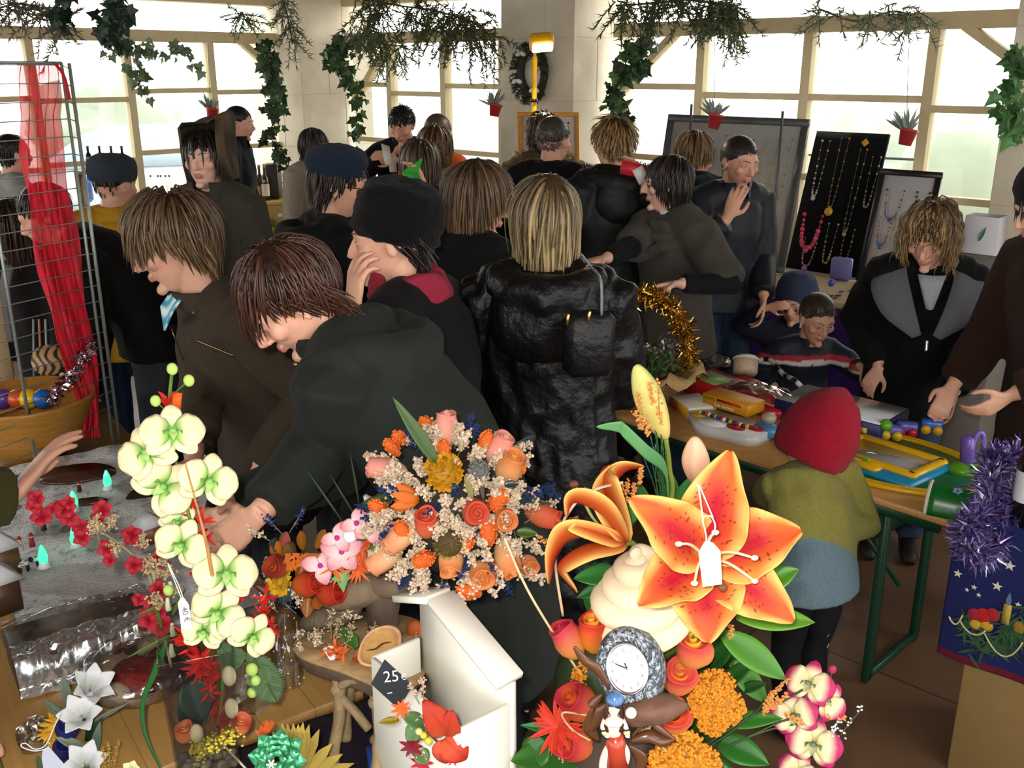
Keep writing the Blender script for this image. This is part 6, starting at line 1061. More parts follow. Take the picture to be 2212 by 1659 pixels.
# things behind the rack
bc = PZ(40, 1000, WZ) ; bc = A(-1.60, 3.02, WZ); t = thing('wooden_bowl', 'big tan wooden bowl of coloured balls behind wire rack', 'bowl', bc)
rim = P(60, 848, 3.05)[2] - WZ; MB().lathe([(0, 0), (.10, 0), (.17, rim * .45), (.215, rim * .95), (.218, rim), (.208, rim), (.165, rim * .5), (.09, .02), (0, .02)], bc, None, 36, srgb('#a8752f')).build('bowl_shell', mat('turned_wood', None, .4, noise=.25, nscale=20, stretch=(1, 1, 6)), t)
for px, py, cc, lb in ((62, 862, '#e0b814', 'yellow ball in the wooden bowl'), (92, 854, '#1c5aa8', 'blue ball in the wooden bowl'), (8, 882, '#5a3a90', 'purple ball in the wooden bowl'), (38, 852, '#c8501c', 'orange ball in the wooden bowl')):
    p = P(px, py, 3.0); p = A(p[0], p[1], bc[2] + rim * .9); d_ = p - bc; d_[2] = 0; r_ = np.linalg.norm(d_); p = bc + d_ * min(1, .155 / r_) + A(0, 0, rim - .005); tagb(MB().ball(p, .033, None, srgb(cc), 18, 12), 'ball', M_PLASTIC, lb, 'ball')
dc = P(100, 778, 3.25); dc = P(104, 778, 3.28); t = thing('round_drum', 'round tan drum with black wavy stripes behind the red netting', 'drum', A(dc[0], dc[1], WZ)); m = MB(); pts = []; R = frame(nrm(A(.35, -.9, .35)))
rr = np.linspace(0, .055, 22); aa = np.linspace(0, 2 * np.pi, 60); gp = np.array([[dc + R @ A(r * math.cos(a), r * math.sin(a), .018 * (1 - (r / .055) ** 2)) for a in aa] for r in rr]); q = np.array([[(r * math.cos(a), r * math.sin(a), 0) for a in aa] for r in rr]).reshape(-1, 3); sv = np.sin((q[:, 0] * 260 + 2.2 * np.sin(q[:, 1] * 70) + vnoise(q * 30, 2) * 2)); m.grid(gp, np.where((sv > .25)[:, None], srgb('#17130f'), srgb('#b08a56'))); m.build('drum_skin', M_CARD, t)
MB().lathe([(.055, 0), (.055, -.05), (0, -.05)], dc, R, 30, srgb('#8a6236')).build('drum_shell', M_WOOD, t); MB().tube([dc + R @ A(0, -.03, -.03), A(dc[0], dc[1], WZ)], .012, 8, srgb('#8a6236')).build('drum_stand', M_WOOD, t)
for px, py, sx, sz_, cc, lb in ((18, 780, .10, .10, '#b8b4ae', 'white box behind the wire rack at left edge'), (15, 835, .10, .06, '#8a8f98', 'grey box under the white box behind the rack'), (8, 640, .06, .22, '#a08a68', 'tall tan card panel behind the wire rack')):
    p = P(px, py, 3.45); tagb(MB().box(A(p[0] - .05, p[1], (p[2] + sz_ / 2 + WZ) / 2), (sx, .08, p[2] + sz_ / 2 - WZ), WR, srgb(cc), .003), 'card_box', M_CARD, lb, 'box')
for i, (x0, y0, x1, y1, cc) in enumerate(((72, 690, 60, 800, '#8a8f8f'), (84, 690, 80, 800, '#c87a4a'), (98, 690, 92, 800, '#9aa0a0'))): p0, p1 = P(x0, y0, 3.5), P(x1, y1, 3.5); tagb(MB().tube([p0, A(p1[0], p1[1], WZ)], .004, 6, srgb(cc)), 'incense_stick', M_PLASTIC, ['grey thin rod left of the three by striped drum', 'orange thin rod in the middle of three by striped drum', 'grey thin rod right of the three by striped drum'][i], 'rod')
# box in crinkled foil and film
f1, f2 = PZ(48, 1516, WZ), PZ(352, 1408, WZ); a_s, a_e, b_s = np.dot(f1 - KC, aD), np.dot(f2 - KC, aD), np.dot(f1 - KC, bD); hb = .085; bt = PZ(20, 1352, WZ + hb); b_e = np.dot(bt - KC, bD)
t = thing('foil_box', 'flat gift box in crinkled silver foil and clear film on wooden table', 'gift box', W((a_s + a_e) / 2, (b_s + b_e) / 2)); MB().box(W((a_s + a_e) / 2, (b_s + b_e) / 2, WZ + hb / 2), (a_e - a_s, b_e - b_s, hb), WR, srgb('#4a382c'), .006).build('box_body', M_CARD, t)
def crinkle(fn, nu, nv, amp, seed, col, k=30):
    q = np.array([[fn(u, v) for v in np.linspace(0, 1, nv)] for u in np.linspace(0, 1, nu)]).reshape(-1, 3); d = vnoise(q * A(k, k, k), seed) * amp + (1 - np.abs(vnoise(q * k * .6, seed + 2)) * 2) * amp * .7 + vnoise(q * k * 2.7, seed + 1) * amp * .4; return (q + A(0, -.5, .85) * d[:, None]).reshape(nu, nv, 3), col
la, lb_ = a_e - a_s, b_e - b_s
p_, c_ = crinkle(lambda u, v: W(a_s + la * u, b_s - .006 - (.0 if v > .3 else .002), WZ + .004 + hb * 1.02 * v) if v < .55 else W(a_s + la * u, b_s + lb_ * .42 * (v - .55) / .45, WZ + hb + .006), 90, 60, .010, 3, srgb('#d4d7da'), 44); MB().grid(p_, c_).build('foil_wrap', mat('crinkled_foil', None, .2, metal=.9), t)
p_, c_ = crinkle(lambda u, v: W(a_s - .01 + (la + .02) * u, b_s + lb_ * (.35 + .67 * v), WZ + hb + .012 + .03 * math.sin(math.pi * v) * math.sin(math.pi * u)), 60, 50, .006, 13, (.9, .9, .9), 26); MB().grid(p_, c_).build('clear_film', thin_glass('clear_film', (.93, .93, .93), .22, .07), t)
MB().tube(spline([W(a_e + .002, b_s, WZ + hb), W(a_e - .01, b_s + lb_ * .5, WZ + hb + .014), W(a_e - .02, b_e, WZ + hb + .01)], 8), .005, 6, srgb('#d8d8d8')).build('film_edge', M_SHINY, t)
# soft toy packed in film
c = PZ(300, 1490, WZ); t = thing('packed_toy', 'soft toy in red and brown packed in clear film by vase', 'soft toy', c); m = MB()
for (x, y, z, r, cc) in ((0, 0, .035, .045, '#8a1420'), (-.05, .03, .03, .035, '#c8b498'), (.05, .06, .035, .04, '#3a2220'), (.01, .09, .04, .035, '#c8b49a'), (-.03, -.05, .025, .028, '#c9b8a0'), (.06, .01, .03, .03, '#6a1a20'), (-.055, .08, .03, .028, '#4a2c24')): m.ball(c + A(x, y, z), (r * 1.2, r, r * .85), None, srgb(cc), 14, 10)
m.build('toy_body', M_WOOL, t); m = MB(); m.ball(c + A(0, .03, .04), A(.12, .13, .06), None, (.95, .95, .95), 36, 24); v = m.v[0]; m.v = [v + nrm(A(0, -.3, 1)) * (vnoise(v * 40, 2) * .010)[:, None]]; m.build('film_wrap', thin_glass('clear_film'), t)
# ================================================================ flowers and gifts in front
F = P; TOCAM = lambda p: nrm(A(0, 0, CAMZ) - np.asarray(p)); UPC = A(0, SP, CP); RTC = A(1, 0, 0)
def petal(m, base, tip, n, width, col, nu=16, nv=9, bow=.15, cup=.2, curl=0.0, wave=0.0, shape=(.8, .9), seed=0):
    """blade from base to tip; bow lifts the middle along n, curl bends the tip back; col(u, v) gives colours"""
    base, tip = np.asarray(base, float), np.asarray(tip, float); L = np.linalg.norm(tip - base); d = (tip - base) / L; x = nrm(np.cross(d, n)); n = np.cross(x, d); u = np.linspace(0, 1, nu)[:, None]; v = np.linspace(-1, 1, nv)[None, :]
    w = width / 2 * np.sin(math.pi * np.clip(u ** shape[0] * .93 + .06, 0, 1)) ** shape[1]
    off = bow * L * 4 * u * (1 - u) - curl * L * np.clip(u - .6, 0, 1) ** 2 * 6; wv = wave * width * np.sin(u * 17 + seed + v * 1.3) * np.abs(v) ** 2
    p = base + d * (L * u)[..., None] + x * (w * v)[..., None] + n * (off + cup * w * (v ** 2) + wv)[..., None]; c = col(np.broadcast_to(u, (nu, nv)), np.broadcast_to(v, (nu, nv))); return m.grid(p, c.reshape(-1, 3))
def mix(a, b, t): t = np.clip(t, 0, 1)[..., None]; return np.asarray(a) * (1 - t) + np.asarray(b) * t
def pc(px, py, Y, out=0.0):
    p = P(px, py, Y); return p + TOCAM(p) * out
def sub(parent, name, loc): o = empty(name, np.asarray(loc) - wloc(parent)); o.parent = parent; return o
# ---- lily
LY, LR, LC, LK = srgb('#efc06a'), srgb('#d65a28'), srgb('#b8152e'), srgb('#7a1c18')
def lilycol(seed):
    g = np.random.default_rng(seed)
    def f(u, v):
        c = mix(LR, LY, (np.abs(v) - .5) * 2.6 + np.clip((u - .82) * 3, 0, 1) * .5); c = mix(c, srgb('#e2842e'), np.clip(np.sin(u * 9 + v * 3 + seed) * .35, 0, .35)); c = mix(c, LC, np.exp(-(v / .40) ** 2) * np.clip(u * 5, 0, 1) * np.clip((.86 - u) * 3.4, 0, 1)); c = mix(c, srgb('#e8a030'), np.exp(-(v / .15) ** 2) * np.clip(.22 - u, 0, 1) * 5)
        c = c * (1 + .10 * np.sin(v * 34)[..., None] * np.exp(-(v / .4) ** 2)[..., None]); fr = (g.random(u.shape) < .045) & (np.abs(v) < .75) & (u > .12) & (u < .72); c[fr] = LK; return c
    return f
AR = thing('flower_arrangement', 'tall arrangement with big orange lily, wooden roses and white spiral at front right', 'flower arrangement', A(.15, 1.42, .745))
lc = F(1522, 1196, 1.27); ln = nrm(TOCAM(lc) * .93 + A(-.1, 0, .35)); lo = sub(AR, 'lily', lc)
for i, (tx, ty, oy, w, bw) in enumerate(((1572, 980, .03, .092, .06), (1374, 1078, -.0, .096, .07), (1727, 1142, -.0, .098, .07), (1716, 1338, -.05, .090, .07), (1526, 1384, -.06, .098, .06), (1384, 1300, -.05, .094, .07))):
    tip = F(tx, ty, 1.27 + oy); b = lc - ln * .035 + (tip - lc) * .06; m = MB(); petal(m, b, tip, ln, w * (1.15 if i % 2 == 0 else 1.0), lilycol(i), 52, 31, -.02 + bw, .22, .10, .05, (.72, .72), i * 2.1); m.build('petal', M_PETAL, lo, solid=.0012)
for i, (tx, ty, k) in enumerate(((1466, 1175, 0), (1630, 1205, 0), (1630, 1255, 0), (1500, 1260, 0), (1545, 1150, 0), (1560, 1268, 1))):
    tip = F(tx, ty, 1.21); q = spline([lc - ln * .02, lerp(lc, tip, .5) + ln * .02, tip], 6); m = MB().tube(q, np.linspace(.0028, .0018, len(q)), 6, srgb('#f0e0b8') if not k else srgb('#c8c878')); m.ball(tip, A(.0055, .004, .004) if not k else A(.007, .007, .006), None, srgb('#f2e6d0') if not k else srgb('#7a5230'), 10, 6); m.build('stamen' if not k else 'pistil', M_PETAL, lo)
MB().tube([lc - ln * .03, lc - ln * .10 - A(0, 0, .10), A(.17, 1.42, .98)], .006, 8, srgb('#5c7a2c')).build('stem', M_LEAF, lo)
tg = thing('price_tag', 'blank white paper tag tied to the big orange lily', 'price tag', F(1535, 1215, 1.19)); te = [F(x, y, 1.185) for x, y in ((1516, 1180), (1524, 1168), (1540, 1172), (1556, 1190), (1560, 1262), (1518, 1268), (1509, 1195))]; m = MB(); n_ = TOCAM(te[0]); m.add(te + [q - n_ * .001 for q in te], [tuple(range(7)), tuple(range(13, 6, -1))] + [(i, 7 + i, 7 + (i + 1) % 7, (i + 1) % 7) for i in range(7)], srgb('#f0efec')); m.build('tag_card', M_CARD, tg, smooth=False)
for q in ([(1527, 1178), (1524, 1150), (1518, 1120), (1535, 1115), (1545, 1140), (1527, 1176)], [(1518, 1118), (1510, 1060), (1505, 1045)], [(1540, 1118), (1522, 1075), (1510, 1048)]): MB().tube(spline([F(x, y, 1.183 + .02 * (y < 1110)) for x, y in q], 5), .0011, 5, srgb('#f0efe8')).build('string', M_CLOTH, tg)
# side-on lily
l2 = F(1352, 1172, 1.36); lo = sub(AR, 'lily', l2); ax2 = nrm(F(1265, 1110, 1.33) - l2)
def lc2(u, v): return mix(mix(srgb('#c85a24'), LY, (np.abs(v) - .6) * 2.5), LC, np.exp(-(v / .35) ** 2) * np.clip((u - .35) * 3, 0, 1) * .8)
for i, pts in enumerate((((1352, 1172), (1315, 1080), (1345, 1022), (1392, 1008)), ((1352, 1172), (1305, 1060), (1300, 1015), (1335, 998)), ((1352, 1172), (1265, 1130), (1230, 1120), (1262, 1165)), ((1352, 1172), (1245, 1160), (1205, 1195), (1186, 1262)), ((1352, 1172), (1265, 1178), (1205, 1225), (1246, 1280)), ((1352, 1172), (1300, 1110), (1240, 1085), (1225, 1118)))):
    q = spline([F(x, y, 1.36 - .012 * i * (k > 0) + .03 * (i < 2) * (k > 1)) for k, (x, y) in enumerate(pts)], 10); k = len(q); g_ = []; u = np.linspace(0, 1, k); side = nrm(np.cross(q[-1] - q[0], TOCAM(l2)) * .8 + TOCAM(l2) * (.55 if i % 2 else -.55)); nn_ = TOCAM(l2)
    for a in range(k): w = .054 * math.sin(math.pi * min(u[a] ** .7 * .92 + .07, 1)) ** .7; g_.append([q[a] + side * w * v + nrm(np.cross(q[min(a + 1, k - 1)] - q[max(a - 1, 0)], side)) * .3 * w * v * v for v in np.linspace(-1, 1, 13)])
    U, V = np.meshgrid(u, np.linspace(-1, 1, 13), indexing='ij'); MB().grid(np.array(g_), lc2(U, V).reshape(-1, 3)).build('petal', M_PETAL, lo, solid=.0012)
MB().tube(spline([l2, F(1290, 1130, 1.33), F(1262, 1085, 1.31), F(1243, 1052, 1.30)], 6), .0025, 6, srgb('#a8b060')).ball(F(1240, 1046, 1.30), A(.007, .006, .006), None, srgb('#6a4038'), 10, 8).build('pistil', M_PETAL, lo)
MB().tube(spline([l2, F(1375, 1185, 1.37), F(1420, 1300, 1.40)], 6), .005, 8, srgb('#5c7a2c')).build('stem', M_LEAF, lo)
# buds
def bud(px0, py0, px1, py1, Y, r, c0, c1, nm='lily_bud', ribs=3):
    a, b = F(px0, py0, Y), F(px1, py1, Y - .02); L = np.linalg.norm(b - a); m = MB(); R = frame(b - a); pr = [(0, 0), (.35, .02), (.75, .2), (.98, .45), (.92, .65), (.62, .85), (.28, .97), (0, 1.0)]; pr = spline([(q[0], 0, q[1]) for q in pr], 4)[:, [0, 2]]; m.lathe(np.abs(pr) * A(r, L), a, R, 24, np.array([lerp(srgb(c0), srgb(c1), min(1, max(0, z))) for z in pr[:, 1]]))
    v = m.v[0]; l = (v - a) @ R; th = np.arctan2(l[:, 1], l[:, 0]); f = 1 + .07 * np.cos(th * ribs); l[:, 0] *= f; l[:, 1] *= f; m.v = [l @ R.T + a]; return m.build(nm, M_PETAL, AR), a
o, a = bud(1438, 946, 1374, 788, 1.40, .0225, '#d8c070', '#c8c878'); MB().tube(spline([a, F(1446, 1010, 1.40), F(1445, 1100, 1.40), A(.19, 1.44, 1.1)], 6), .004, 8, srgb('#7a8a34')).build('stem', M_LEAF, AR)
o, a = bud(1507, 1045, 1500, 944, 1.36, .0205, '#c89a80', '#e0b898', ribs=5); MB().tube(spline([a, F(1500, 1080, 1.36), F(1492, 1160, 1.38), A(.2, 1.44, 1.1)], 6), .004, 8, srgb('#8a8a3a')).build('stem', M_LEAF, AR)
# grasses, seed sprigs, leaves
g = np.random.default_rng(21)
for i in range(13): x0 = 1425 + g.uniform(-12, 18); x1 = x0 - g.uniform(-5, 45); y1 = g.uniform(915, 985); MB().tube(spline([F(x0 + 25, 1190, 1.41), F(x0, 1060, 1.40), F(x1, y1, 1.385)], 8), .0011, 5, srgb('#2f5a34')).build('grass_stem', M_LEAF, AR)
def seedsprig(pts, Y, col='#d08a4a', n=22, r=.0022, par=None, nm='seed_sprig'):
    q = spline([F(x, y, Y) for x, y in pts], 8); m = MB().tube(q, .0007, 4, srgb('#8a7a3a')); mp = mpp(q[0])
    for i in range(n * 2): p = q[g.integers(len(q))]; m.octa(p + g.normal(size=3) * .0022, r * g.uniform(.6, 1.2), srgb(col) * g.uniform(.7, 1.25))
    return m.build(nm, M_PLAIN, par or AR, smooth=False)
for pts in (((1378, 850), (1383, 875), (1388, 912)), ((1372, 890), (1385, 920), (1388, 922)), ((1390, 895), (1400, 930), (1397, 938)), ((1420, 822), (1424, 880), (1428, 918)), ((1404, 830), (1410, 870)), ((1345, 1045), (1340, 1075)), ((1358, 1040), (1352, 1080)), ((1372, 1045), (1366, 1075)), ((1262, 1060), (1276, 1080)), ((1318, 1010), (1322, 1035)), ((1385, 1010), (1382, 1040)), ((1330, 1095), (1332, 1130)), ((1160, 1158), (1190, 1178)), ((1578, 1352), (1580, 1375))): seedsprig(pts, 1.36)
def leaf(px0, py0, px1, py1, Y0, Y1, w, c0, c1=None, bend=.05, par=None, nm='leaf', n=None, fold=.15):
    a, b = F(px0, py0, Y0), F(px1, py1, Y1); L = np.linalg.norm(b - a); m = MB(); n_ = TOCAM(a) + A(0, 0, .5) if n is None else n; rleaf(m, a, b - a, n_, L, w, srgb(c0) * .62, srgb(c1 or c0) * .62, bend, 12, 6, fold=fold); return m.build(nm, M_LEAF, par or AR, solid=.0008)
for a in ((1455, 1180, 1450, 1020, 1.42, 1.42, .045, '#3a8a30'), (1475, 1150, 1520, 1010, 1.42, 1.40, .07, '#2e7a34', '#3f9440'), (1440, 1200, 1408, 1080, 1.43, 1.42, .04, '#2e6a2c'), (1540, 1150, 1620, 1092, 1.42, 1.42, .04, '#4a9a5a'), (1590, 1330, 1762, 1342, 1.36, 1.34, .050, '#6aa42a', '#7ab838'), (1560, 1370, 1702, 1468, 1.38, 1.35, .055, '#4e9426', '#6ab438'), (1580, 1430, 1660, 1520, 1.39, 1.36, .045, '#4a8c24', '#5aa030'), (1530, 1440, 1590, 1370, 1.40, 1.38, .045, '#2a6a24'), (1560, 1480, 1632, 1425, 1.38, 1.36, .03, '#2e6a26'), (1600, 1490, 1656, 1475, 1.37, 1.35, .022, '#2c6028'), (1560, 1560, 1690, 1550, 1.38, 1.34, .035, '#3a8a2c', '#4ea23a'), (1550, 1600, 1662, 1650, 1.38, 1.33, .055, '#2e7a26', '#3f9234'), (1520, 1640, 1600, 1720, 1.38, 1.33, .055, '#2a6e24'), (1340, 1240, 1240, 1248, 1.42, 1.40, .045, '#3a8a38'), (1330, 1260, 1245, 1290, 1.43, 1.41, .03, '#2e7a30'), (1300, 1340, 1262, 1290, 1.43, 1.42, .03, '#3a8a34'), (1640, 1270, 1724, 1228, 1.40, 1.39, .045, '#5aa42c', '#74b83a'), (1370, 1130, 1320, 1080, 1.42, 1.42, .04, '#4a9a4a'), (1410, 1160, 1380, 1040, 1.43, 1.43, .035, '#3a7a36'), (1500, 1350, 1480, 1250, 1.42, 1.42, .05, '#2a6a22'), (1520, 1380, 1450, 1300, 1.43, 1.42, .05, '#2c6a24')): leaf(*a)
q = spline([F(1445, 1075, 1.40), F(1435, 1010, 1.39), F(1395, 975, 1.37), F(1350, 932, 1.36), F(1335, 922, 1.35), F(1287, 922, 1.33)], 8); u = np.linspace(0, 1, len(q)); MB().grid(np.array([[p + A(.02, -.2, 1) * v * .013 * math.sin(math.pi * min(1, .1 + .9 * u[i])) ** .6 for v in np.linspace(-1, 1, 5)] for i, p in enumerate(q)]), srgb('#5f9a62')).build('leaf', M_LEAF, AR, solid=.0008)
# white spiral and curved canes
sc0 = F(1384, 1262, 1.36); R = frame(nrm(TOCAM(sc0) * .25 + A(0, 0, 1))); th = np.linspace(0, 2 * math.pi * 4.2, 190); rr = np.interp(th, [0, 6, 26], [.064, .060, .010]); zz = np.interp(th, [0, 26.4], [-.075, .062]); q = [sc0 + R @ A(r * math.cos(t + 2.2), r * math.sin(t + 2.2), z) for r, z, t in zip(rr, zz, th)]; m = MB().tube(q, np.interp(th, [0, 2, 22, 26.4], [.014, .0235, .019, .009]), 14, srgb('#e2d0b0')); m.lathe([(0, -.075), (.06, -.075), (.05, -.02), (.025, .05), (0, .058)], sc0, R, 20, srgb('#e2d0b0')); v = m.v[0]; m.v[0] = v + A(0, 0, 1) * (vnoise(v * 45, 3) * .0025)[:, None]; m.build('spiral_pod', M_PLAIN, AR)
MB().tube(spline([F(1345, 1042, 1.33), F(1285, 1058, 1.31), F(1240, 1090, 1.31), F(1208, 1150, 1.32), F(1200, 1220, 1.34), F(1216, 1330, 1.36)], 8), .0024, 6, srgb('#c9a888')).build('cane', M_TWIG, AR); MB().tube(spline([F(1090, 1162, 1.33), F(1130, 1255, 1.33), F(1175, 1335, 1.34), F(1248, 1448, 1.37)], 8), .0021, 6, srgb('#d8b890')).build('cane', M_TWIG, AR)
for q in (((1270, 1545), (1215, 1540), (1235, 1575), (1275, 1600)), ((1400, 1570), (1420, 1600), (1440, 1625))): MB().tube(spline([F(x, y, 1.31) for x, y in q], 6), .0018, 6, srgb('#c0a070')).build('cane', M_TWIG, AR)
# wooden roses
def rose(par, p, d, r, L, c0, c1, c2, nm='wooden_rose'):
    """bud with a rolled top: c0 base, c1 rim, c2 heart"""
    R = frame(d); p = np.asarray(p); c0, c1, c2 = [srgb(q) if isinstance(q, str) else q for q in (c0, c1, c2)]; m = MB(); pr = [(.12, -.05), (.55, .06), (.9, .28), (1.0, .5), (.92, .74), (.80, .92), (.84, 1.0), (.74, .99), (.62, .86), (0, .80)]; z = np.array([q[1] for q in pr]); m.lathe([(a * r, b * L) for a, b in pr], p, R, 18, np.array([lerp(c0, c1, min(1, max(0, t * 1.1))) for t in z]))
    v = m.v[0]; l = (v - p) @ R; a = np.arctan2(l[:, 1], l[:, 0]); l[:, :2] *= (1 + .06 * np.sin(3 * a + l[:, 2] / L * 3))[:, None]; l[:, 2] += .04 * L * np.sin(2 * a) * (l[:, 2] > .6 * L); m.v = [l @ R.T + p]
    th = np.linspace(0, 4.6 * math.pi, 46); rs = np.linspace(.66, .08, 46) * r; g_ = [[p + R @ A(rs[i] * math.cos(t), rs[i] * math.sin(t), L * (zz + .12 * i / 46)) for zz in (.72, .90, .97)] for i, t in enumerate(th)]; m.grid(np.array(g_), np.array([[lerp(c1, c2, .4), c2, lerp(c2, c1, .35)] for _ in th]).reshape(-1, 3)); g2 = [[q[2], (np.array(q[2]) - p) * .985 + p - R[:, 2] * .02 * L, q[1]] for q in g_]; return m.build(nm, M_PETAL, par)
def rose_at(par, px, py, Y, dx, dy, r, L, c, nm='wooden_rose', toward=.7):
    p = F(px, py, Y); d = nrm(RTC * dx - UPC * dy + TOCAM(p) * toward); return rose(par, p - d * L * .5, d, r, L, *c, nm=nm)
RO = ('#e8a028', '#c83428', '#f0a83a'); PKR = ('#e8b848', '#cc4450', '#e8b030'); DRK = ('#e08830', '#b02838', '#d8602a'); YHR = ('#e8b050', '#d84a48', '#f4c43a')
for (x, y, dx, dy, r, L, c, tw) in ((1230, 1385, -.5, -.8, .026, .06, ('#e8a84a', '#c03a48', '#b02a3a'), .2), (1282, 1370, -.1, -1, .026, .062, RO, .5), (1501, 1405, -.05, -.9, .030, .058, YHR, .7), (1468, 1462, .1, -.5, .030, .052, YHR, 1.0), (1456, 1545, 0, -.3, .031, .05, ('#e0c060', '#d84838', '#f0a030'), 1.3), (1252, 1520, -.7, -.6, .030, .066, DRK, .7), (1240, 1608, -.6, -.1, .030, .066, ('#e08030', '#c03038', '#d86030'), .8), (1408, 1662, 0, -.8, .032, .06, ('#e0b050', '#d85030', '#f0a840'), .8)): rose_at(AR, x, y, 1.34, dx, dy, r, L, c, toward=tw)
# yarrow heads, statice, gerbera
def clump(par, pts, Y, px_r, r, col, n, nm, jit=.25, flat=.25, dens=1):
    m = MB(); c = F(pts[0][0], pts[0][1], Y); mp = mpp(c); d = TOCAM(c); 
    for x, y, k in pts:
        cc = F(x, y, Y)
        for _ in range(int(n * k)):
            a = g.random() * 6.28; q = math.sqrt(g.random()) * px_r * k * mp; p = cc + RTC * q * math.cos(a) + UPC * q * math.sin(a) + d * (math.sqrt(max(0, 1 - (q / (px_r * k * mp)) ** 2)) * px_r * k * mp * flat + g.normal() * r * .4); m.octa(p, r * g.uniform(.7, 1.3), srgb(col) * g.uniform(1 - jit, 1 + jit), frame(g.normal(size=3)))
        m.ball(cc - d * .006, A(1, 1, flat * .8) * px_r * k * mp * .9, frame(d), srgb(col) * .6, 12, 8)
    return m.build(nm, M_PLAIN, par, smooth=False)
clump(AR, ((1545, 1490, 1.0), (1515, 1520, .7), (1575, 1530, .8), (1540, 1555, .8)), 1.335, 46, .0034, '#c9801e', 330, 'yarrow_head'); clump(AR, ((1480, 1625, 1.0), (1440, 1640, .8), (1515, 1650, .9)), 1.32, 48, .0034, '#cc8420', 330, 'yarrow_head'); clump(AR, ((1268, 1460, .9), (1290, 1490, .8), (1245, 1490, .6)), 1.37, 36, .0032, '#c9801e', 230, 'yarrow_head')
def statice(par, p0, d, L, col, n=26, r=.0030, nm='statice_sprig', sp=.28, stem='#8a7a58'):
    d = nrm(d); m = MB(); m.tube([p0, p0 + d * L], .0008, 4, srgb(stem), caps=False); c = srgb(col) if isinstance(col, str) else col
    for _ in range(n):
        u = g.uniform(.3, 1.02); e = nrm(d * .6 + g.normal(size=3) * .7); q = p0 + d * L * u; p = q + e * L * sp * g.uniform(.3, 1) * (1.15 - u * .6); m.tube([q, p], .0005, 3, srgb(stem), caps=False); b = c * g.uniform(.65, 1.25); m.octa(p, r * g.uniform(.6, 1.2), b, frame(g.normal(size=3))); m.octa(p + g.normal(size=3) * r * .8, r * g.uniform(.5, .9), b * 1.1, frame(g.normal(size=3)))
    return m.build(nm, M_PLAIN, par, smooth=False)
BEI = '#c8b29a'
for x, y in ((1440, 1360), (1455, 1390), (1420, 1395), (1470, 1345), (1215, 1650), (1260, 1655), (1240, 1640), (1290, 1640), (1380, 1590), (1480, 1330), (1300, 1600)): p = F(x, y + 14, 1.36); statice(AR, p, nrm(UPC + RTC * g.normal() * .6 + TOCAM(p) * .6), .055, BEI, 34)
gc = F(1206, 1570, 1.34); gd = nrm(TOCAM(gc) + RTC * -.6); m = MB()
for i in range(46): a = g.random() * 6.28; X = frame(gd); e = X @ A(math.cos(a), math.sin(a), g.uniform(.05, .5)); rleaf(m, gc, e, gd, g.uniform(.035, .055), .011, srgb('#c02a1c') * g.uniform(.8, 1.2), srgb('#d8442c'), .1, 4, 2)
m.build('gerbera', M_PETAL, AR)
# orchids at the right of it
def orchid(par, px, py, Y, size, tilt, cols, spin=0.0, nm='orchid_flower', face=(0, 0), centre='#a8b0a0', pk=.48):
    """moth orchid: three sepals, two broad petals, a lip; each blade its own sub-part"""
    c = F(px, py, Y); n = nrm(TOCAM(c) + RTC * face[0] + UPC * face[1]); u0 = nrm(UPC - n * np.dot(UPC, n)); r0 = np.cross(u0, n); u_ = u0 * math.cos(spin) + r0 * math.sin(spin); r_ = np.cross(u_, n); fl = sub(par, nm, c); ca, cb, cc = [srgb(q) for q in cols]
    def cf(u, v): return mix(mix(cb, ca, (u - .06) * 3.6), cc, np.clip((u - pk) * 3.2 + np.abs(v) * .25, 0, 1))
    for (a, w, L, off) in ((0, .62, .95, -.004), (2.25, .60, .92, -.004), (-2.25, .60, .92, -.004), (1.45, 1.0, .98, .003), (-1.45, 1.0, .98, .003)):
        d = u_ * math.cos(a) + r_ * math.sin(a); m = MB(); petal(m, c + n * off + d * size * .05, c + d * size * L * .55 * 2 * .55 + n * (off + size * .04 * g.normal()), n, size * w * .66, cf, 14, 9, .08, -.18, .12, .03, (.95, .62), a); m.build('petal', M_PETAL, fl, solid=.0007)
    m = MB(); lp = [srgb(centre), srgb(centre) * .8]; m.ball(c + n * .008, A(.14, .12, .16) * size * .55, frame(n), lp[0], 12, 8)
    for s in (-1, 1): petal(m, c + n * .004, c + n * size * .16 + (r_ * s * .16 - u_ * .08) * size, u_, size * .2, lambda u, v: mix(lp[0], lp[1], u), 8, 5, .3, .3)
    petal(m, c + n * .004, c + n * size * .20 - u_ * .22 * size, u_, size * .17, lambda u, v: mix(srgb('#e8e0a0'), lp[0], u), 8, 5, .25, .2); m.build('lip', M_PETAL, fl); return fl
PK = ('#e8dcb4', '#dcd490', '#b82c64')
for (x, y, s, sp, fc) in ((1748, 1478, .070, .2, (-.2, .2)), (1784, 1512, .062, .9, (.3, 0)), (1715, 1545, .070, -.3, (-.2, -.1)), (1758, 1608, .080, .15, (-.1, -.1)), (1722, 1668, .062, .4, (-.2, 0))): orchid(AR, x, y, 1.36, s, 0, PK, sp, face=fc, centre='#7a8a70')
for q in (((1500, 1625), (1600, 1560), (1680, 1520), (1735, 1490)), ((1510, 1640), (1620, 1590), (1700, 1555), (1755, 1560)), ((1505, 1630), (1580, 1580), (1640, 1530), (1650, 1510)), ((1530, 1630), (1650, 1580), (1740, 1560), (1790, 1545))): MB().tube(spline([F(x, y, 1.355) for x, y in q], 8), .0018, 6, srgb('#3a4a2a')).build('stem', M_LEAF, AR)
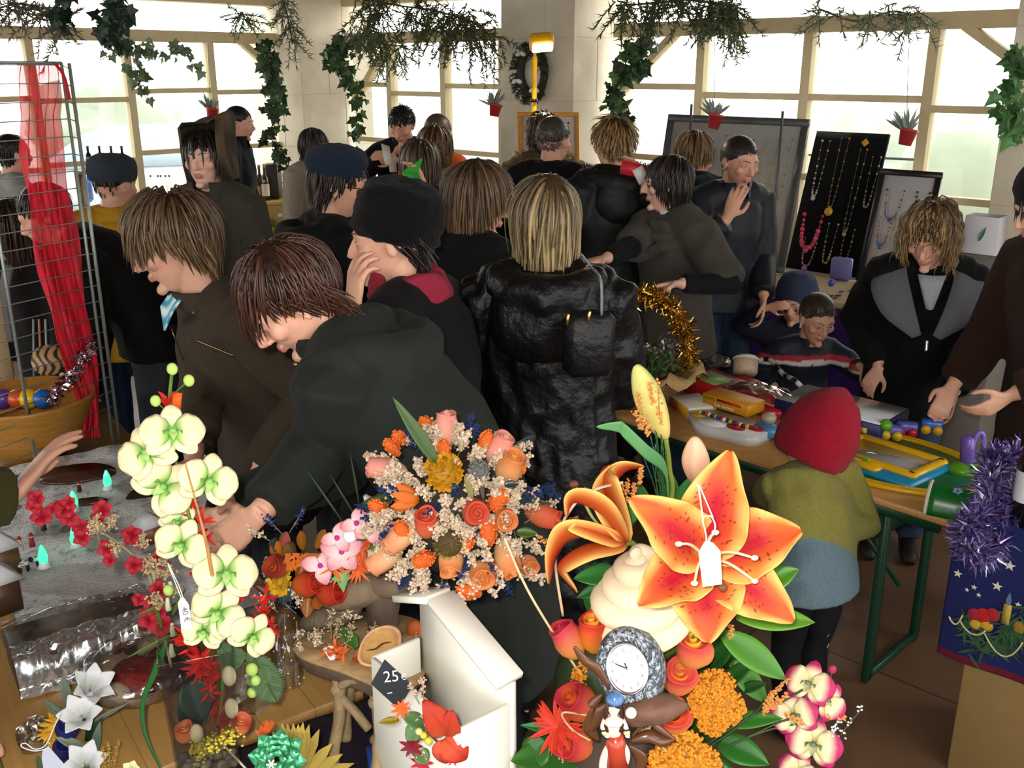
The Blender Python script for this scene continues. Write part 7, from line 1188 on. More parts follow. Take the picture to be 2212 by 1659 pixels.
for q in (((1658, 1512), (1700, 1470)), ((1655, 1530), (1680, 1510)), ((1668, 1528), (1700, 1500)), ((1790, 1548), (1822, 1552)), ((1700, 1545), (1730, 1560)), ((1650, 1540), (1668, 1495))): seedsprig(q, 1.345, n=26, r=.0028)
for x, y in ((1798, 1446), (1794, 1478)): m = MB().ball(F(x, y, 1.37), A(.007, .006, .008), None, srgb('#a83058'), 10, 8); m.build('orchid_bud', M_PETAL, AR)
MB().tube(spline([F(1790, 1490, 1.38), F(1794, 1465, 1.37), F(1798, 1448, 1.37)], 5), .0012, 5, srgb('#5a6a34')).build('stem', M_LEAF, AR)
for pts in (((1795, 1640), (1815, 1590), (1862, 1530)), ((1790, 1640), (1795, 1590), (1812, 1560))):
    q = spline([F(x, y, 1.36) for x, y in pts], 8); m = MB().tube(q, .0009, 4, srgb('#3a4a34')); [m.octa(q[g.integers(len(q))] + g.normal(size=3) * .0025, .0024, A(.8, .85, .85), frame(g.normal(size=3))) for _ in range(26)]; m.build('glitter_twig', M_SHINY, AR, smooth=False)
leaf(1215, 1580, 1124, 1565, 1.36, 1.36, .020, '#3a9a4a', fold=.3); leaf(1250, 1640, 1105, 1640, 1.36, 1.33, .085, '#3a7a2c', '#4a8a34', n=A(0, -.5, 1)); leaf(1180, 1600, 1130, 1655, 1.36, 1.34, .06, '#357a2a')
kb = F(1215, 1640, 1.40); m = MB().ball(kb, A(.085, .05, .03), rotz(.2), srgb('#7a6248'), 22, 14); v = m.v[0]; m.v = [v + (v - kb) * (vnoise(v * 30, 4) * .2)[:, None]]; m.build('bark_base', M_TWIG, AR)
MB().lathe([(0, .0), (.085, 0), (.10, .15), (.095, .20), (0, .20)], A(.17, 1.42, .745), None, 24, srgb('#3a2c22')).build('pot', M_TWIG, AR); m = MB().ball(A(.17, 1.42, 1.0), A(.10, .08, .12), None, srgb('#2c3a1e'), 16, 12); m.build('moss_core', M_LEAF, AR)
for x, y in ((1400, 1450), (1430, 1500), (1330, 1640), (1500, 1580), (1350, 1600), (1420, 1620), (1560, 1420), (1500, 1470), (1300, 1440), (1280, 1560)): leaf(x, y + 20, x + g.uniform(-70, 70), y + g.uniform(-50, 30), 1.41, 1.40, .045, '#24501e', '#2e5e26')
tagb(MB().box(A(.19, 1.40, .372), (.30, .30, .744), WR, srgb('#1d1020'), .01), 'display_plinth', M_CLOTH, 'dark plinth under the tall lily arrangement', 'plinth')
# ---- fairy clock
cc = F(1362, 1442, 1.27); cn = nrm(TOCAM(cc) + RTC * -.28 - UPC * .1); cu = nrm(UPC * .95 - RTC * .30 - cn * np.dot(UPC * .95 - RTC * .30, cn)); cr = np.cross(cu, cn); CR = np.stack([cr, cu, cn], 1); CK = thing('fairy_clock', 'small round clock in ornate grey rim with fairy figurine below it', 'clock', cc - CR @ A(0, .05, 0)); rw = .052
m = MB(); aa = np.linspace(0, 2 * np.pi, 90, endpoint=False); pr = [(.032, .010), (.036, .016), (.046, .018), (.054, .012), (.056, 0), (.052, -.014), (0, -.014)]; m.lathe(spline([(a, 0, b) for a, b in pr], 5)[:, [0, 2]], cc, CR, 90, srgb('#5c6670'), .92, 1.1); v = m.v[0]; n_ = vnoise(v * 420, 3); m.v = [v + cn * (n_ * .0022)[:, None]]; m.c = [np.where((n_ > .15)[:, None], srgb('#a8b0b8'), srgb('#4a525c'))]; m.build('ornate_rim', mat('pewter', None, .4, metal=.5, bump=.4, bscale=300), CK)
for i in range(22): a = i * 6.283 / 22; MB().tube([cc + CR @ A((.044 + .006 * math.cos(t)) * math.cos(a + .10 * math.sin(t)) * .92, (.044 + .006 * math.cos(t)) * math.sin(a + .10 * math.sin(t)) * 1.1, .0175) for t in np.linspace(0, 5, 10)], .0012, 5, srgb('#9aa2aa')).build('scroll', M_METAL, CK) if i % 2 == 0 else None
MB().lathe([(.0345, .014), (.036, .020), (.033, .022), (.031, .016)], cc, CR, 48, srgb('#d8d8dc'), .92, 1.08).build('bezel', M_METAL, CK); MB().lathe([(0, .017), (.033, .017)], cc, CR, 48, srgb('#e4e4ee'), .92, 1.08).build('dial', M_CARD, CK)
for k in range(1, 13): a = k * math.pi / 6; m = MB(); s = str(k); text_mb(m, s, cc + CR @ A(.0255 * math.sin(a) * .92 - .0022 * len(s), .0255 * math.cos(a) * 1.08 - .0025, .0176), cr, cu, .0068, srgb('#3a3a48'), .0003); m.build('numeral', M_CARD, CK, smooth=False)
for a, L, w in ((-1.02, .014, .0016), (-.22, .009, .0018), (-1.0, .020, .0012)): MB().box(cc + CR @ A(math.sin(a) * L / 2, math.cos(a) * L / 2, .019), (w, L, .0005), CR @ rotz(-a), srgb('#15151a')).build('hand', M_CARD, CK)
MB().ball(cc + CR @ A(0, 0, .019), A(.0022, .0022, .001), CR, srgb('#9a9aa0'), 10, 6).build('hand_cap', M_METAL, CK)
m = MB(); kb = cc - CR @ A(-.01, .066, .0); m.ball(kb, A(.055, .02, .03), CR, srgb('#6a4a3a'), 24, 14); v = m.v[0]; m.v = [v + (v - kb) * (vnoise(v * 60, 5) * .25)[:, None]]; m.build('rock_base', M_TWIG, CK)
fh = F(1326, 1528, 1.215); fb = sub(CK, 'fairy_figurine', fh); D = lambda x, y, o=0.0: F(x, y, 1.215 - o); SKF = srgb('#ecd6c4')
m = MB(); m.ball(fh, A(.0095, .010, .0125), None, SKF, 16, 12); m.tube([D(1330, 1542), D(1326, 1552), D(1324, 1570), D(1328, 1590), D(1330, 1606)], [.004, .012, .013, .009, .013], 14, SKF); m.ball(D(1318, 1560, .01), .008, None, SKF, 12, 8); m.ball(D(1334, 1560, .01), .008, None, SKF, 12, 8); m.ball(D(1325, 1530, .012), A(.0016, .003, .002), None, SKF, 8, 6)
for pts, rr in ((((1308, 1552), (1302, 1572), (1312, 1590), (1322, 1600)), .0042), (((1342, 1550), (1352, 1572), (1356, 1592)), .0042), (((1328, 1600), (1312, 1625), (1304, 1655), (1310, 1690)), .0078), (((1334, 1602), (1350, 1625), (1345, 1655), (1330, 1690)), .0078)): m.tube(spline([D(x, y, .004) for x, y in pts], 6), rr, 10, SKF)
v, n_, f = remesh(m, .0016, 2); MB().add(v, f, SKF).build('fairy_body', mat('glazed_resin', None, .3), fb)
m = MB(); m.ball(D(1328, 1518, -.003), A(.012, .012, .010), None, srgb('#3a2018'), 14, 10); [m.tube(spline([D(1326 + s * 10, 1515), D(1326 + s * 16, 1535, .003), D(1326 + s * 18, 1562, .006), D(1326 + s * 13, 1580, .008)], 6), .0032, 8, srgb('#3a2018')) for s in (-1, 1)]; m.build('fairy_hair', M_SHINY, fb); MB().lathe([(0, .010), (.008, .008), (.013, 0), (.014, -.003), (.010, -.002)], D(1328, 1508, .002), frame(A(0, -.2, 1)), 16, srgb('#4a6f9c')).build('fairy_hat', M_SHINY, fb)
for x in (1322, 1332): MB().ball(D(x, 1526, .0105), A(.0014, .001, .0011), None, srgb('#3a2a2a'), 8, 6).build('fairy_eye', M_SHINY, fb)
m = MB()
for i, pts in enumerate((((1302, 1575), (1312, 1592)), ((1352, 1574), (1356, 1592)))):
    for k in range(3): p = lerp(D(*pts[0], .004), D(*pts[1], .004), k / 2); m.tube([p - A(0, 0, .0012), p + A(0, 0, .0012)], .0052, 10, srgb('#15151a') if k % 2 == 0 else srgb('#d8c070'))
m.build('striped_sleeve', M_SHINY, fb); m = MB(); m.tube([D(1329, 1586, .002), D(1330, 1606, .002), D(1332, 1650, .002)], [.0115, .0155, .0185], 16, srgb('#a83c28')); m.build('red_skirt', M_SHINY, fb); MB().ball(D(1363, 1540, .01), .0085, None, srgb('#f0e4d0'), 14, 10).build('pearl_ball', M_BEAD, fb)
def bleaf(pts, w, nm='bronze_leaf'):
    q = spline([F(x, y, 1.25) for x, y in pts], 8); u = np.linspace(0, 1, len(q)); s = nrm(np.cross(q[-1] - q[0], TOCAM(q[0]))); MB().grid(np.array([[p + s * w * v * math.sin(math.pi * min(1, .05 + .92 * u[i])) ** .7 + TOCAM(p) * w * .4 * (1 - abs(v)) for v in np.linspace(-1, 1, 5)] for i, p in enumerate(q)]), srgb('#5a3822')).build(nm, M_SHINY, CK, solid=.0015)
for pts, w in ((((1240, 1397), (1262, 1425), (1290, 1445), (1318, 1490)), .007), (((1365, 1590), (1400, 1555), (1420, 1570), (1460, 1600)), .007), (((1360, 1600), (1400, 1590), (1430, 1600), (1455, 1598)), .010), (((1270, 1580), (1290, 1545), (1310, 1520)), .012), (((1360, 1610), (1385, 1640), (1375, 1680)), .010), (((1290, 1600), (1272, 1570), (1280, 1530)), .010), (((1300, 1500), (1280, 1520), (1272, 1525)), .007)): bleaf(pts, w)
# ---- white planter shaped like a little house
zr = 1.02; BLp, FLp, FRp, BRp = [PZ(x, y, zr) for x, y in ((905, 1376), (816, 1426), (1004, 1579), (1100, 1520))]; ex = nrm(((FRp - FLp) + (BRp - BLp)) * A(1, 1, 0)); ey = A(-ex[1], ex[0], 0); bw_, bd_ = .252, .098; o = A(BLp[0], BLp[1], 0); BRt = np.stack([ex, ey, A(0, 0, 1)], 1); z0 = PZT + .004; M_WHITE = mat('white_paint', None, .35)
t = thing('house_planter', 'white wooden planter shaped like a house with roofed back panel', 'planter', o + ex * bw_ / 2 - ey * bd_ / 2 + A(0, 0, z0)); WH = srgb('#e4e1d6')
def bb(u, v, z): return o + ex * u - ey * v + A(0, 0, z)
th = .010; hh = zr - z0
MB().box(bb(bw_ / 2, bd_, z0 + hh / 2), (bw_, th, hh), BRt, WH, .002).build('front_panel', M_WHITE, t); MB().box(bb(0, bd_ / 2, z0 + hh / 2), (th, bd_, hh), BRt, WH, .002).build('side_panel', M_WHITE, t); MB().box(bb(bw_, bd_ / 2, z0 + hh / 2), (th, bd_, hh), BRt, WH, .002).build('side_panel', M_WHITE, t); MB().box(bb(bw_ / 2, bd_ / 2, z0 + .09), (bw_ - th, bd_ - th, th), BRt, WH).build('floor_panel', M_WHITE, t)
ap = (.083, zr + .118); eL, eR = (0, zr + .084), (bw_, zr + .056); m = MB(); m.prism([(-.004, z0), (bw_ + .004, z0), eR, ap, eL], o + ey * .004, ex, A(0, 0, 1), ey * .012, WH); m.build('back_panel', M_WHITE, t)
def roofb(a, b, over, nm):
    pa, pb = o + ex * a[0] + A(0, 0, a[1]), o + ex * b[0] + A(0, 0, b[1]); d = nrm(pb - pa); pb = pb + d * over; L = np.linalg.norm(pb - pa); nn = nrm(np.cross(d, ey)); nn = nn if nn[2] > 0 else -nn; R = np.stack([d, ey, nn], 1); MB().box((pa + pb) / 2 + nn * .007 - ey * .012, (L, .055, .013), R, WH, .002).build(nm, M_WHITE, t)
roofb(ap, eR, .018, 'roof_board'); roofb(ap, eL, .022, 'roof_board')
tq = [F(x, y, 1.36) for x, y in ((831, 1424), (895, 1480), (861, 1532), (801, 1477))]; tn = TOCAM(tq[0]); tg = thing('slate_tag', 'black slate price tag chalked 25 euro on white planter corner', 'price tag', tq[3]); MB().prism([(0, 0), (1, 0), (1, 1), (0, 1)], tq[3], tq[2] - tq[3], tq[0] - tq[3], tn * .002, srgb('#2b2f33')).build('slate', M_PLAIN, tg, smooth=False)
ux = nrm(tq[2] - tq[3]); uy = nrm(tq[0] - tq[3]); tx = nrm(tq[1] - tq[0]); ty = nrm(np.cross(tn, tx)); m = MB(); text_mb(m, '25', F(829, 1474, 1.352), nrm(RTC * .97 - UPC * -.1), nrm(UPC + RTC * -.1), .026, srgb('#c8ccd0'), .001); text_mb(m, '€', F(866, 1468, 1.352), RTC, UPC, .014, srgb('#c8ccd0'), .001); m.box(F(842, 1497, 1.35), (.008, .001, .0016), np.stack([RTC, TOCAM(tq[0]), UPC], 1) @ roty(-.2), srgb('#c8ccd0')); m.build('chalk_writing', M_PLAIN, tg, smooth=False)
# spray of silk flowers against the planter front
sf = thing('silk_flower_spray', 'spray of rust red silk petals and green leaves against the white planter front', 'flowers', F(930, 1640, 1.30))
def rcol(c0, c1): a, b = srgb(c0), srgb(c1); return lambda u, v: mix(mix(a, b, u * 1.1), b * .8, np.exp(-(v / .12) ** 2) * .5)
for (x0, y0, x1, y1, w) in ((965, 1585, 918, 1518, .045), (965, 1590, 975, 1540, .04), (960, 1595, 1008, 1640, .05), (955, 1598, 965, 1650, .038)): b, tp = F(x0, y0, 1.285), F(x1, y1, 1.27); m = MB(); petal(m, b, tp, TOCAM(b), w, rcol('#d05a38', '#b02c1c'), 18, 11, .15, -.2, .1, .02, (.8, .7)); m.build('petal', M_PETAL, sf, solid=.001)
for (x0, y0, x1, y1, w, c) in ((915, 1565, 868, 1545, .03, '#6a9a58'), (905, 1565, 878, 1600, .03, '#6f9f5c'), (925, 1570, 905, 1600, .02, '#4a7a48'), (900, 1620, 925, 1650, .03, '#6a9a50'), (862, 1555, 818, 1560, .014, '#a8901c'), (950, 1620, 962, 1640, .02, '#5a8a4a')): leaf(x0, y0, x1, y1, 1.29, 1.28, w, c, par=sf)
for x, y in ((905, 1510), (890, 1585), (935, 1575), (925, 1640), (965, 1580), (915, 1500), (885, 1600)): statice(sf, F(x, y + 10, 1.29), nrm(UPC + RTC * g.normal() * .5 + TOCAM(A(0, 1.3, 1)) * .4), .035, '#c8a898', 20, .0024)
for x, y, cc in ((915, 1588, '#d8c840'), (925, 1600, '#d8c840'), (905, 1580, '#e0d890')): MB().ball(F(x, y, 1.275), .006, None, srgb(cc), 10, 8).build('floret', M_PETAL, sf)
for x, y, c, s in ((868, 1530, '#d8602a', .018), (890, 1612, '#7a1428', .022), (912, 1648, '#b01838', .02), (980, 1635, '#b82c48', .014)):
    m = MB(); c0 = F(x, y, 1.285)
    for i in range(9): a = i * .7; e = RTC * math.cos(a) + UPC * math.sin(a) + TOCAM(c0) * .4; rleaf(m, c0, e, TOCAM(c0), s * g.uniform(.7, 1.2), s * .35, srgb(c) * g.uniform(.8, 1.2), nseg=4, ns=2)
    m.build('floret', M_PETAL, sf)
MB().tube(spline([F(860, 1535, 1.30), F(915, 1575, 1.30), F(960, 1620, 1.30), F(985, 1668, 1.30)], 6), .002, 6, srgb('#5a6a34')).build('stem', M_LEAF, sf)
# blue carton with a barcode
cb = PZ(838, 1640, PZT + .02); t = thing('blue_carton', 'small blue carton with white barcode under root stool', 'carton', cb - A(0, 0, .018)); R = rotz(.28); MB().box(cb, (.075, .055, .036), R, srgb('#123a8c'), .002).build('carton_body', M_CARD, t); m = MB(); m.box(cb + R @ A(.004, .008, .0185), (.036, .026, .0006), R, srgb('#dcdfe4')); m.build('barcode_label', M_CARD, t); m = MB(); [m.box(cb + R @ A(-.010 + i * .0022, .009, .0191), (.0007 + .0007 * (i % 3 == 0), .020, .0003), R, srgb('#1a1a22')) for i in range(13)]; m.build('barcode_bars', M_CARD, t); m = MB(); [m.box(cb + R @ A(.0, -.0278, .010 - .006 * i), (.05 - .01 * (i % 2), .0004, .0016), R, srgb('#8a9ac8')) for i in range(3)]; m.build('small_print', M_CARD, t)
# ---- root stool with plank top
pz = .95; t = thing('root_stool', 'small rustic stool with bark edged plank on branch legs', 'stool', A(*PZ(780, 1410, pz)[:2], PZT)); poly = [(632, 1402), (642, 1375), (665, 1352), (720, 1332), (800, 1322), (900, 1338), (935, 1390), (920, 1450), (880, 1496), (848, 1500), (800, 1478), (740, 1452), (690, 1436), (650, 1420)]; pts = np.array([PZ(x, y, pz) for x, y in poly]); q = spline(np.vstack([pts, pts[:1]]), 6)[:-1]; cen = pts.mean(0); m = MB(); n = len(q)
rings = [q * 1.0, lerp(q, cen, .02) - A(0, 0, .004), lerp(q, cen, .05) - A(0, 0, .028), lerp(q, cen, .15) - A(0, 0, .032)]
rings[1] = rings[1] + (q - cen) * .02; v = np.vstack([[cen], lerp(q, cen, .5)] + rings + [[cen - A(0, 0, .033)]]); f = [(0, 1 + i, 1 + (i + 1) % n) for i in range(n)]
for k in range(4): f += [(1 + k * n + i, 1 + (k + 1) * n + i, 1 + (k + 1) * n + (i + 1) % n, 1 + k * n + (i + 1) % n) for i in range(n)]
f += [(1 + 4 * n + i, len(v) - 1, 1 + 4 * n + (i + 1) % n) for i in range(n)]; c = np.vstack([np.tile(srgb('#a5865c'), (1 + n + n, 1)), np.tile(srgb('#5f4c3a'), (len(v) - 1 - 2 * n, 1))]); m.add(v, f, c); m.build('plank_top', mat('rough_plank', None, .75, noise=.3, nscale=24, bump=.4, bscale=60), t)
M_BRANCH = mat('branch_bark', None, .75, noise=.25, nscale=40, bump=.4, bscale=90); BRC = srgb('#8a7452')
def foot(px, py): return PZ(px, py, PZT)
for i, (px, py, fx, fy) in enumerate(((732, 1462, 722, 1690), (812, 1488, 822, 1735), (752, 1412, 748, 1600), (862, 1470, 872, 1660))):
    a = PZ(px, py, pz - .03); b = foot(fx, fy); q = spline([a, lerp(a, b, .35) + A(.004, 0, 0), lerp(a, b, .7) - A(.003, 0, 0), b], 6); m = MB().tube(q, np.linspace(.0125, .010, len(q)), 10, BRC); m.ball(lerp(a, b, .12), (.016, .015, .014), None, BRC, 10, 8); v = m.v[0]; m.v[0] = v + A(1, .6, 0) * (vnoise(v * 60, i) * .0018)[:, None]; m.build('leg', M_BRANCH, t)
for a, b in (((735, 1505), (797, 1575)), ((738, 1480), (775, 1468)), ((815, 1500), (860, 1500)), ((805, 1600), (868, 1560))): pa, pb = F(*a, PZ(812, 1488, .92)[1] + .02), F(*b, PZ(812, 1488, .92)[1] - .0); MB().tube(spline([pa, lerp(pa, pb, .5) + A(0, 0, .004), pb], 6), .009, 9, BRC).build('brace', M_BRANCH, t)
# things on the stool
def top(px, py): return PZ(px, py, pz + .002)
c = top(822, 1432); t = thing('dried_gourd', 'cut dried gourd slice with dark seed slit on the stool', 'gourd', c); R = frame(nrm(A(-.1, -.75, .75))); m = MB(); aa = np.linspace(0, 2 * np.pi, 40, endpoint=False); oc = c + A(0, 0, .034)
ol = np.array([(.044 * math.cos(a) * (1 + .12 * math.sin(2 * a)), .036 * math.sin(a) * (1 + .12 * math.cos(a)), 0) for a in aa]) @ rotz(.5).T; rg = [ol * A(0, 0, 0), ol * .55 + A(0, 0, .004), ol * .84 + A(0, 0, .001), ol * .9 + A(0, 0, .007), ol + A(0, 0, .002), ol * .85 - A(0, 0, .025), ol * .3 - A(0, 0, .032)]; m.grid(np.array([oc + r @ R.T for r in rg]), np.repeat(np.array([srgb('#b98a4c'), srgb('#b98a4c'), srgb('#b07c44'), srgb('#c9a27c'), srgb('#c49a72'), srgb('#9a7850'), srgb('#9a7850')]), 40, 0), closev=True); m.build('gourd_flesh', mat('dry_flesh', None, .7, noise=.2, nscale=60), t); MB().tube([oc + R @ (rotz(.5) @ A(x, .002 * math.sin(x * 200), .006)) for x in np.linspace(-.024, .024, 9)], A(.3, .8, 1, 1.2, 1.2, 1.2, 1, .8, .3) * .0022, 6, srgb('#4a3520'), flat=.5).build('seed_slit', M_PLAIN, t)
ds = thing('dried_sprig', 'dried orange flower sprig with white price tag lying on the stool', 'dried flowers', top(750, 1420))
for (x, y, n, sp) in ((735, 1408, 26, 16), (775, 1425, 26, 18), (720, 1405, 14, 12)):
    m = MB(); c0 = P(x, y, 1.565)
    for i in range(n): e = nrm(g.normal(size=3) + TOCAM(c0) * .6); rleaf(m, c0 + g.normal(size=3) * .006, e, TOCAM(c0), g.uniform(.012, .024), .007, srgb('#c8622a') * g.uniform(.7, 1.3), nseg=3, ns=2)
    m.build('orange_floret', M_PETAL, ds)
leaf(770, 1400, 738, 1352, 1.57, 1.60, .03, '#4a7a2c', '#5a8a34', par=ds)
for x, y, dx in ((725, 1385, .1), (745, 1395, .3), (770, 1440, .5), (715, 1370, 0), (900, 1400, .3), (780, 1390, .6)): statice(ds, P(x, y + 10, 1.57), nrm(UPC + RTC * dx), .05, '#a89878', 24, .0026)
tq = [P(x, y, 1.565) for x, y in ((697, 1402), (710, 1395), (735, 1398), (733, 1420), (714, 1428))]; m = MB(); m.add(tq + [q - TOCAM(q) * .0012 for q in tq], [(0, 1, 2, 3, 4), (9, 8, 7, 6, 5)] + [(i, 5 + i, 5 + (i + 1) % 5, (i + 1) % 5) for i in range(5)], srgb('#d6d4dc')); m.build('tag_card', M_CARD, ds, smooth=False); m = MB(); text_mb(m, '€', P(706, 1418, 1.562), RTC, UPC, .016, srgb('#2a2a3a'), .001); m.build('tag_writing', M_CARD, ds, smooth=False)
for x, y in ((895, 1360), (905, 1375), (868, 1395)): m = MB(); c0 = P(x, y, 1.66); m.ball(c0, A(.016, .014, .02), None, srgb('#c8622e'), 12, 8); m.build('orange_floret', M_PETAL, ds)
# driftwood with the round bouquet
t = thing('driftwood', 'grey brown driftwood stump and block carrying the round bouquet', 'driftwood', top(830, 1395)); M_DRIFT = mat('driftwood_grey', None, .85, noise=.35, nscale=30, bump=.6, bscale=70, stretch=(1, 1, .35))
a = top(828, 1372); sY = a[1]; b = P(828, 1272, sY); q = spline([a - A(0, 0, .0), lerp(a, b, .5), b], 8); m = MB().tube(q, np.interp(np.linspace(0, 1, len(q)), [0, .15, .5, .85, 1], [.030, .029, .031, .036, .030]), 24, srgb('#4f4034'), flat=.9); v = m.v[0]; m.v = [v + (v - q[0]) * A(1, 1, 0) * (vnoise(v * A(60, 60, 8), 3) * .10)[:, None]]; m.build('stump', M_DRIFT, t)
m = MB(); kb = P(765, 1272, sY); m.ball(kb, A(.080, .042, .036), roty(-.18), srgb('#6f5d49'), 36, 22); m.ball(P(845, 1255, sY), A(.06, .04, .030), roty(-.1), srgb('#6a5846'), 30, 18); v = np.vstack(m.v); c0 = np.vstack(m.c); m.v = [v + A(.2, -.4, .8) * (vnoise(v * A(22, 30, 50), 5) * .008)[:, None]]; m.build('block', M_DRIFT, t); m = MB(); kb = P(715, 1330, sY); m.ball(kb, A(.065, .03, .022), roty(-.3), srgb('#5a4a3c'), 24, 14); v = m.v[0]; m.v = [v + A(.2, -.4, .8) * (vnoise(v * A(30, 30, 40), 6) * .008)[:, None]]; m.build('lower_branch', M_DRIFT, t)
# ---- the round bouquet
BY = 1.58; BC = F(985, 1105, BY); BRD = 172 * mpp(BC); BT = thing('round_bouquet', 'round bouquet of peach wooden roses, orange heads and beige statice', 'bouquet', BC - UPC * BRD * .9); TC = TOCAM(BC); BUP = nrm(UPC - TC * np.dot(UPC, TC)); BRT = np.cross(BUP, TC)
def dome(px, py, k=.62, out=0.0):
    e = RTC * (px - 985) * mpp(BC) - UPC * (py - 1105) * mpp(BC); r = np.linalg.norm(e); h = math.sqrt(max(BRD ** 2 - r * r, 0)) * k; d = nrm(e + TC * (h + .02)); return BC + e + TC * h + d * out, d
MB().ball(BC - TC * .03, BRD * .80, None, srgb('#2a241a'), 24, 16).build('foam_core', M_PLAIN, BT)
PE = ('#e8c088', '#d8804a', '#e09a54'); CO = ('#d07a4c', '#cc5038', '#d4583c'); PA = ('#e8cc98', '#d88c64', '#e0a068'); PI = ('#e0b090', '#d8867a', '#e0a088')
for (x, y, dx, dy, r, L, c, tw) in ((966, 945, -.0, -1, .021, .062, PI, .25), (852, 1025, -1, -.15, .022, .068, PI, .2), (1068, 985, .5, -.8, .021, .06, PI, .4), (1088, 1022, .35, -.8, .024, .062, PE, .6), (1021, 1106, .15, .1, .024, .052, CO, 1.2), (1077, 1120, .2, .15, .022, .045, PE, 1.3), (932, 1128, -.1, -.7, .022, .06, CO, .9), (1155, 1112, 1, .35, .021, .062, CO, .35), (848, 1195, -1, .7, .023, .066, PA, .3), (1082, 1195, .45, .9, .022, .062, PE, .55), (1035, 1222, .1, .5, .024, .048, PE, 1.0), (975, 1196, 0, .8, .022, .05, PE, .6), (885, 1150, -.7, .6, .021, .07, PA, .4), (1128, 1210, .4, .4, .018, .04, PE, .9)):
    p, d = dome(x, y, .62, .012); d2 = nrm(RTC * dx - UPC * dy + TC * tw); rose(BT, p - d2 * L * .5, d2, r, L, *c)
for (x, y, r) in ((932, 938, .015), (876, 962, .013), (862, 982, .014), (1040, 975, .015), (963, 993, .014), (1062, 1083, .017), (843, 1098, .015), (890, 1142, .017), (1042, 1142, .017), (928, 1190, .017), (1008, 1252, .017), (1070, 1210, .014), (1005, 1160, .012), (1100, 1030, .012)):
    p, d = dome(x, y, .62, .018); m = MB(); R = frame(nrm(d + g.normal(size=3) * .5)); m.ball(p, A(r * .85, r * .85, r * 1.35), R, srgb('#c4561c'), 10, 8)
    for _ in range(70): e = nrm(g.normal(size=3)); m.octa(p + R @ (e * A(r * .85, r * .85, r * 1.4)), .0026, srgb('#d8702a') * g.uniform(.75, 1.2), frame(e))
    m.build('orange_head', M_PLAIN, BT, smooth=False)
for (x, y, r, c, k, nm) in ((963, 1035, .030, '#c8901c', 150, 'yellow_strawflower'), (1026, 1032, .019, '#6a6a66', 120, 'grey_seed_pod'), (973, 1160, .025, '#5a4424', 170, 'brown_thistle')):
    p, d = dome(x, y, .66, .018); m = MB(); m.ball(p, r * .92, None, srgb(c) * .7, 16, 12)
    for _ in range(k):
        e = nrm(g.normal(size=3) + d * .5)
        if nm[0] == 'y': rleaf(m, p + e * r * .8, nrm(e + d * .4), e, r * .42, r * .34, srgb(c) * g.uniform(.8, 1.3), nseg=3, ns=2)
        elif nm[0] == 'g': m.octa(p + e * r * .95, .0026, srgb(c) * g.uniform(.6, 1.4), frame(e))
        else: m.tube([p + e * r * .8, p + e * r * 1.2], [.0008, .0003], 3, srgb('#6a6a30') * g.uniform(.6, 1.3), caps=False)
    m.build(nm, M_PETAL if nm[0] == 'y' else M_PLAIN, BT, smooth=False)
p, d = dome(1030, 1062, .66, .02); MB().tube([p, p + A(.004, 0, -.035)], [.005, .002], 8, srgb('#4a4038')).build('pod_stem', M_PLAIN, BT)
BLU = '#1c2c5c'
for (x, y) in ((905, 968), (920, 985), (885, 1050), (870, 1072), (985, 1070), (1130, 1068), (1155, 1062), (815, 1110), (830, 1125), (1015, 1185), (1000, 1200), (900, 1238), (970, 1252), (1005, 940), (1022, 955), (1165, 1060), (1040, 1190), (1110, 1090), (935, 1262), (1090, 1240), (860, 1140), (1120, 985), (950, 1090)): p, d = dome(x, y, .60, -.01); statice(BT, p, nrm(d + g.normal(size=3) * .25), .045, BLU, 34, .0030, 'blue_statice', stem='#2a3a2a')
for i in range(112):
    a = g.random() * 6.283; r = math.sqrt(g.random()) * 165; p, d = dome(985 + r * math.cos(a), 1105 + r * math.sin(a) * .95, .6, -.02); statice(BT, p, nrm(d + g.normal(size=3) * .25), .052, BEI, 36, .0040)
for (x, y, x1, y1) in ((840, 1000, 795, 985), (1090, 985, 1140, 960), (1120, 990, 1142, 985), (1130, 1110, 1195, 1110), (1130, 1130, 1190, 1090), (1090, 1200, 1165, 1250), (1080, 1230, 1160, 1240), (860, 1050, 835, 1065), (1130, 1160, 1165, 1190), (900, 960, 880, 950), (860, 1080, 820, 1085), (1000, 1260, 1010, 1280), (860, 1210, 825, 1215), (930, 1240, 905, 1255)): p, _ = dome(x, y, .5); q, _ = dome(x1, y1, 0); statice(BT, p, q - p, np.linalg.norm(q - p) * 1.05, BEI, 46, .0038, sp=.25)
for a in ((948, 1008, 851, 858, 1.50, 1.50, .026, '#4a6a2c', '#5a7a38'), (862, 1070, 768, 1094, 1.56, 1.56, .024, '#3a5a2c'), (1078, 1072, 1198, 1086, 1.50, 1.54, .014, '#4a5a2a'), (1115, 1150, 1162, 1152, 1.52, 1.52, .022, '#5a7a2c'), (840, 1040, 806, 1028, 1.56, 1.56, .022, '#5a6a30'), (1020, 1075, 1004, 1028, 1.46, 1.46, .012, '#a8a058'), (1100, 965, 1155, 938, 1.6, 1.6, .004, '#2a4a24'), (830, 1180, 790, 1200, 1.55, 1.55, .03, '#4a7a34'), (1090, 1048, 1120, 1045, 1.5, 1.5, .016, '#3a4a40'), (980, 1130, 1000, 1105, 1.5, 1.5, .02, '#2e4a28'), (1040, 1160, 1062, 1185, 1.5, 1.5, .02, '#3a6a30'), (810, 1150, 850, 1250, 1.57, 1.57, .012, '#3a5a30'), (905, 1120, 880, 1090, 1.52, 1.52, .02, '#34522c')): leaf(*a, par=BT)
p, d = dome(895, 1085, .6, .015); m = MB()
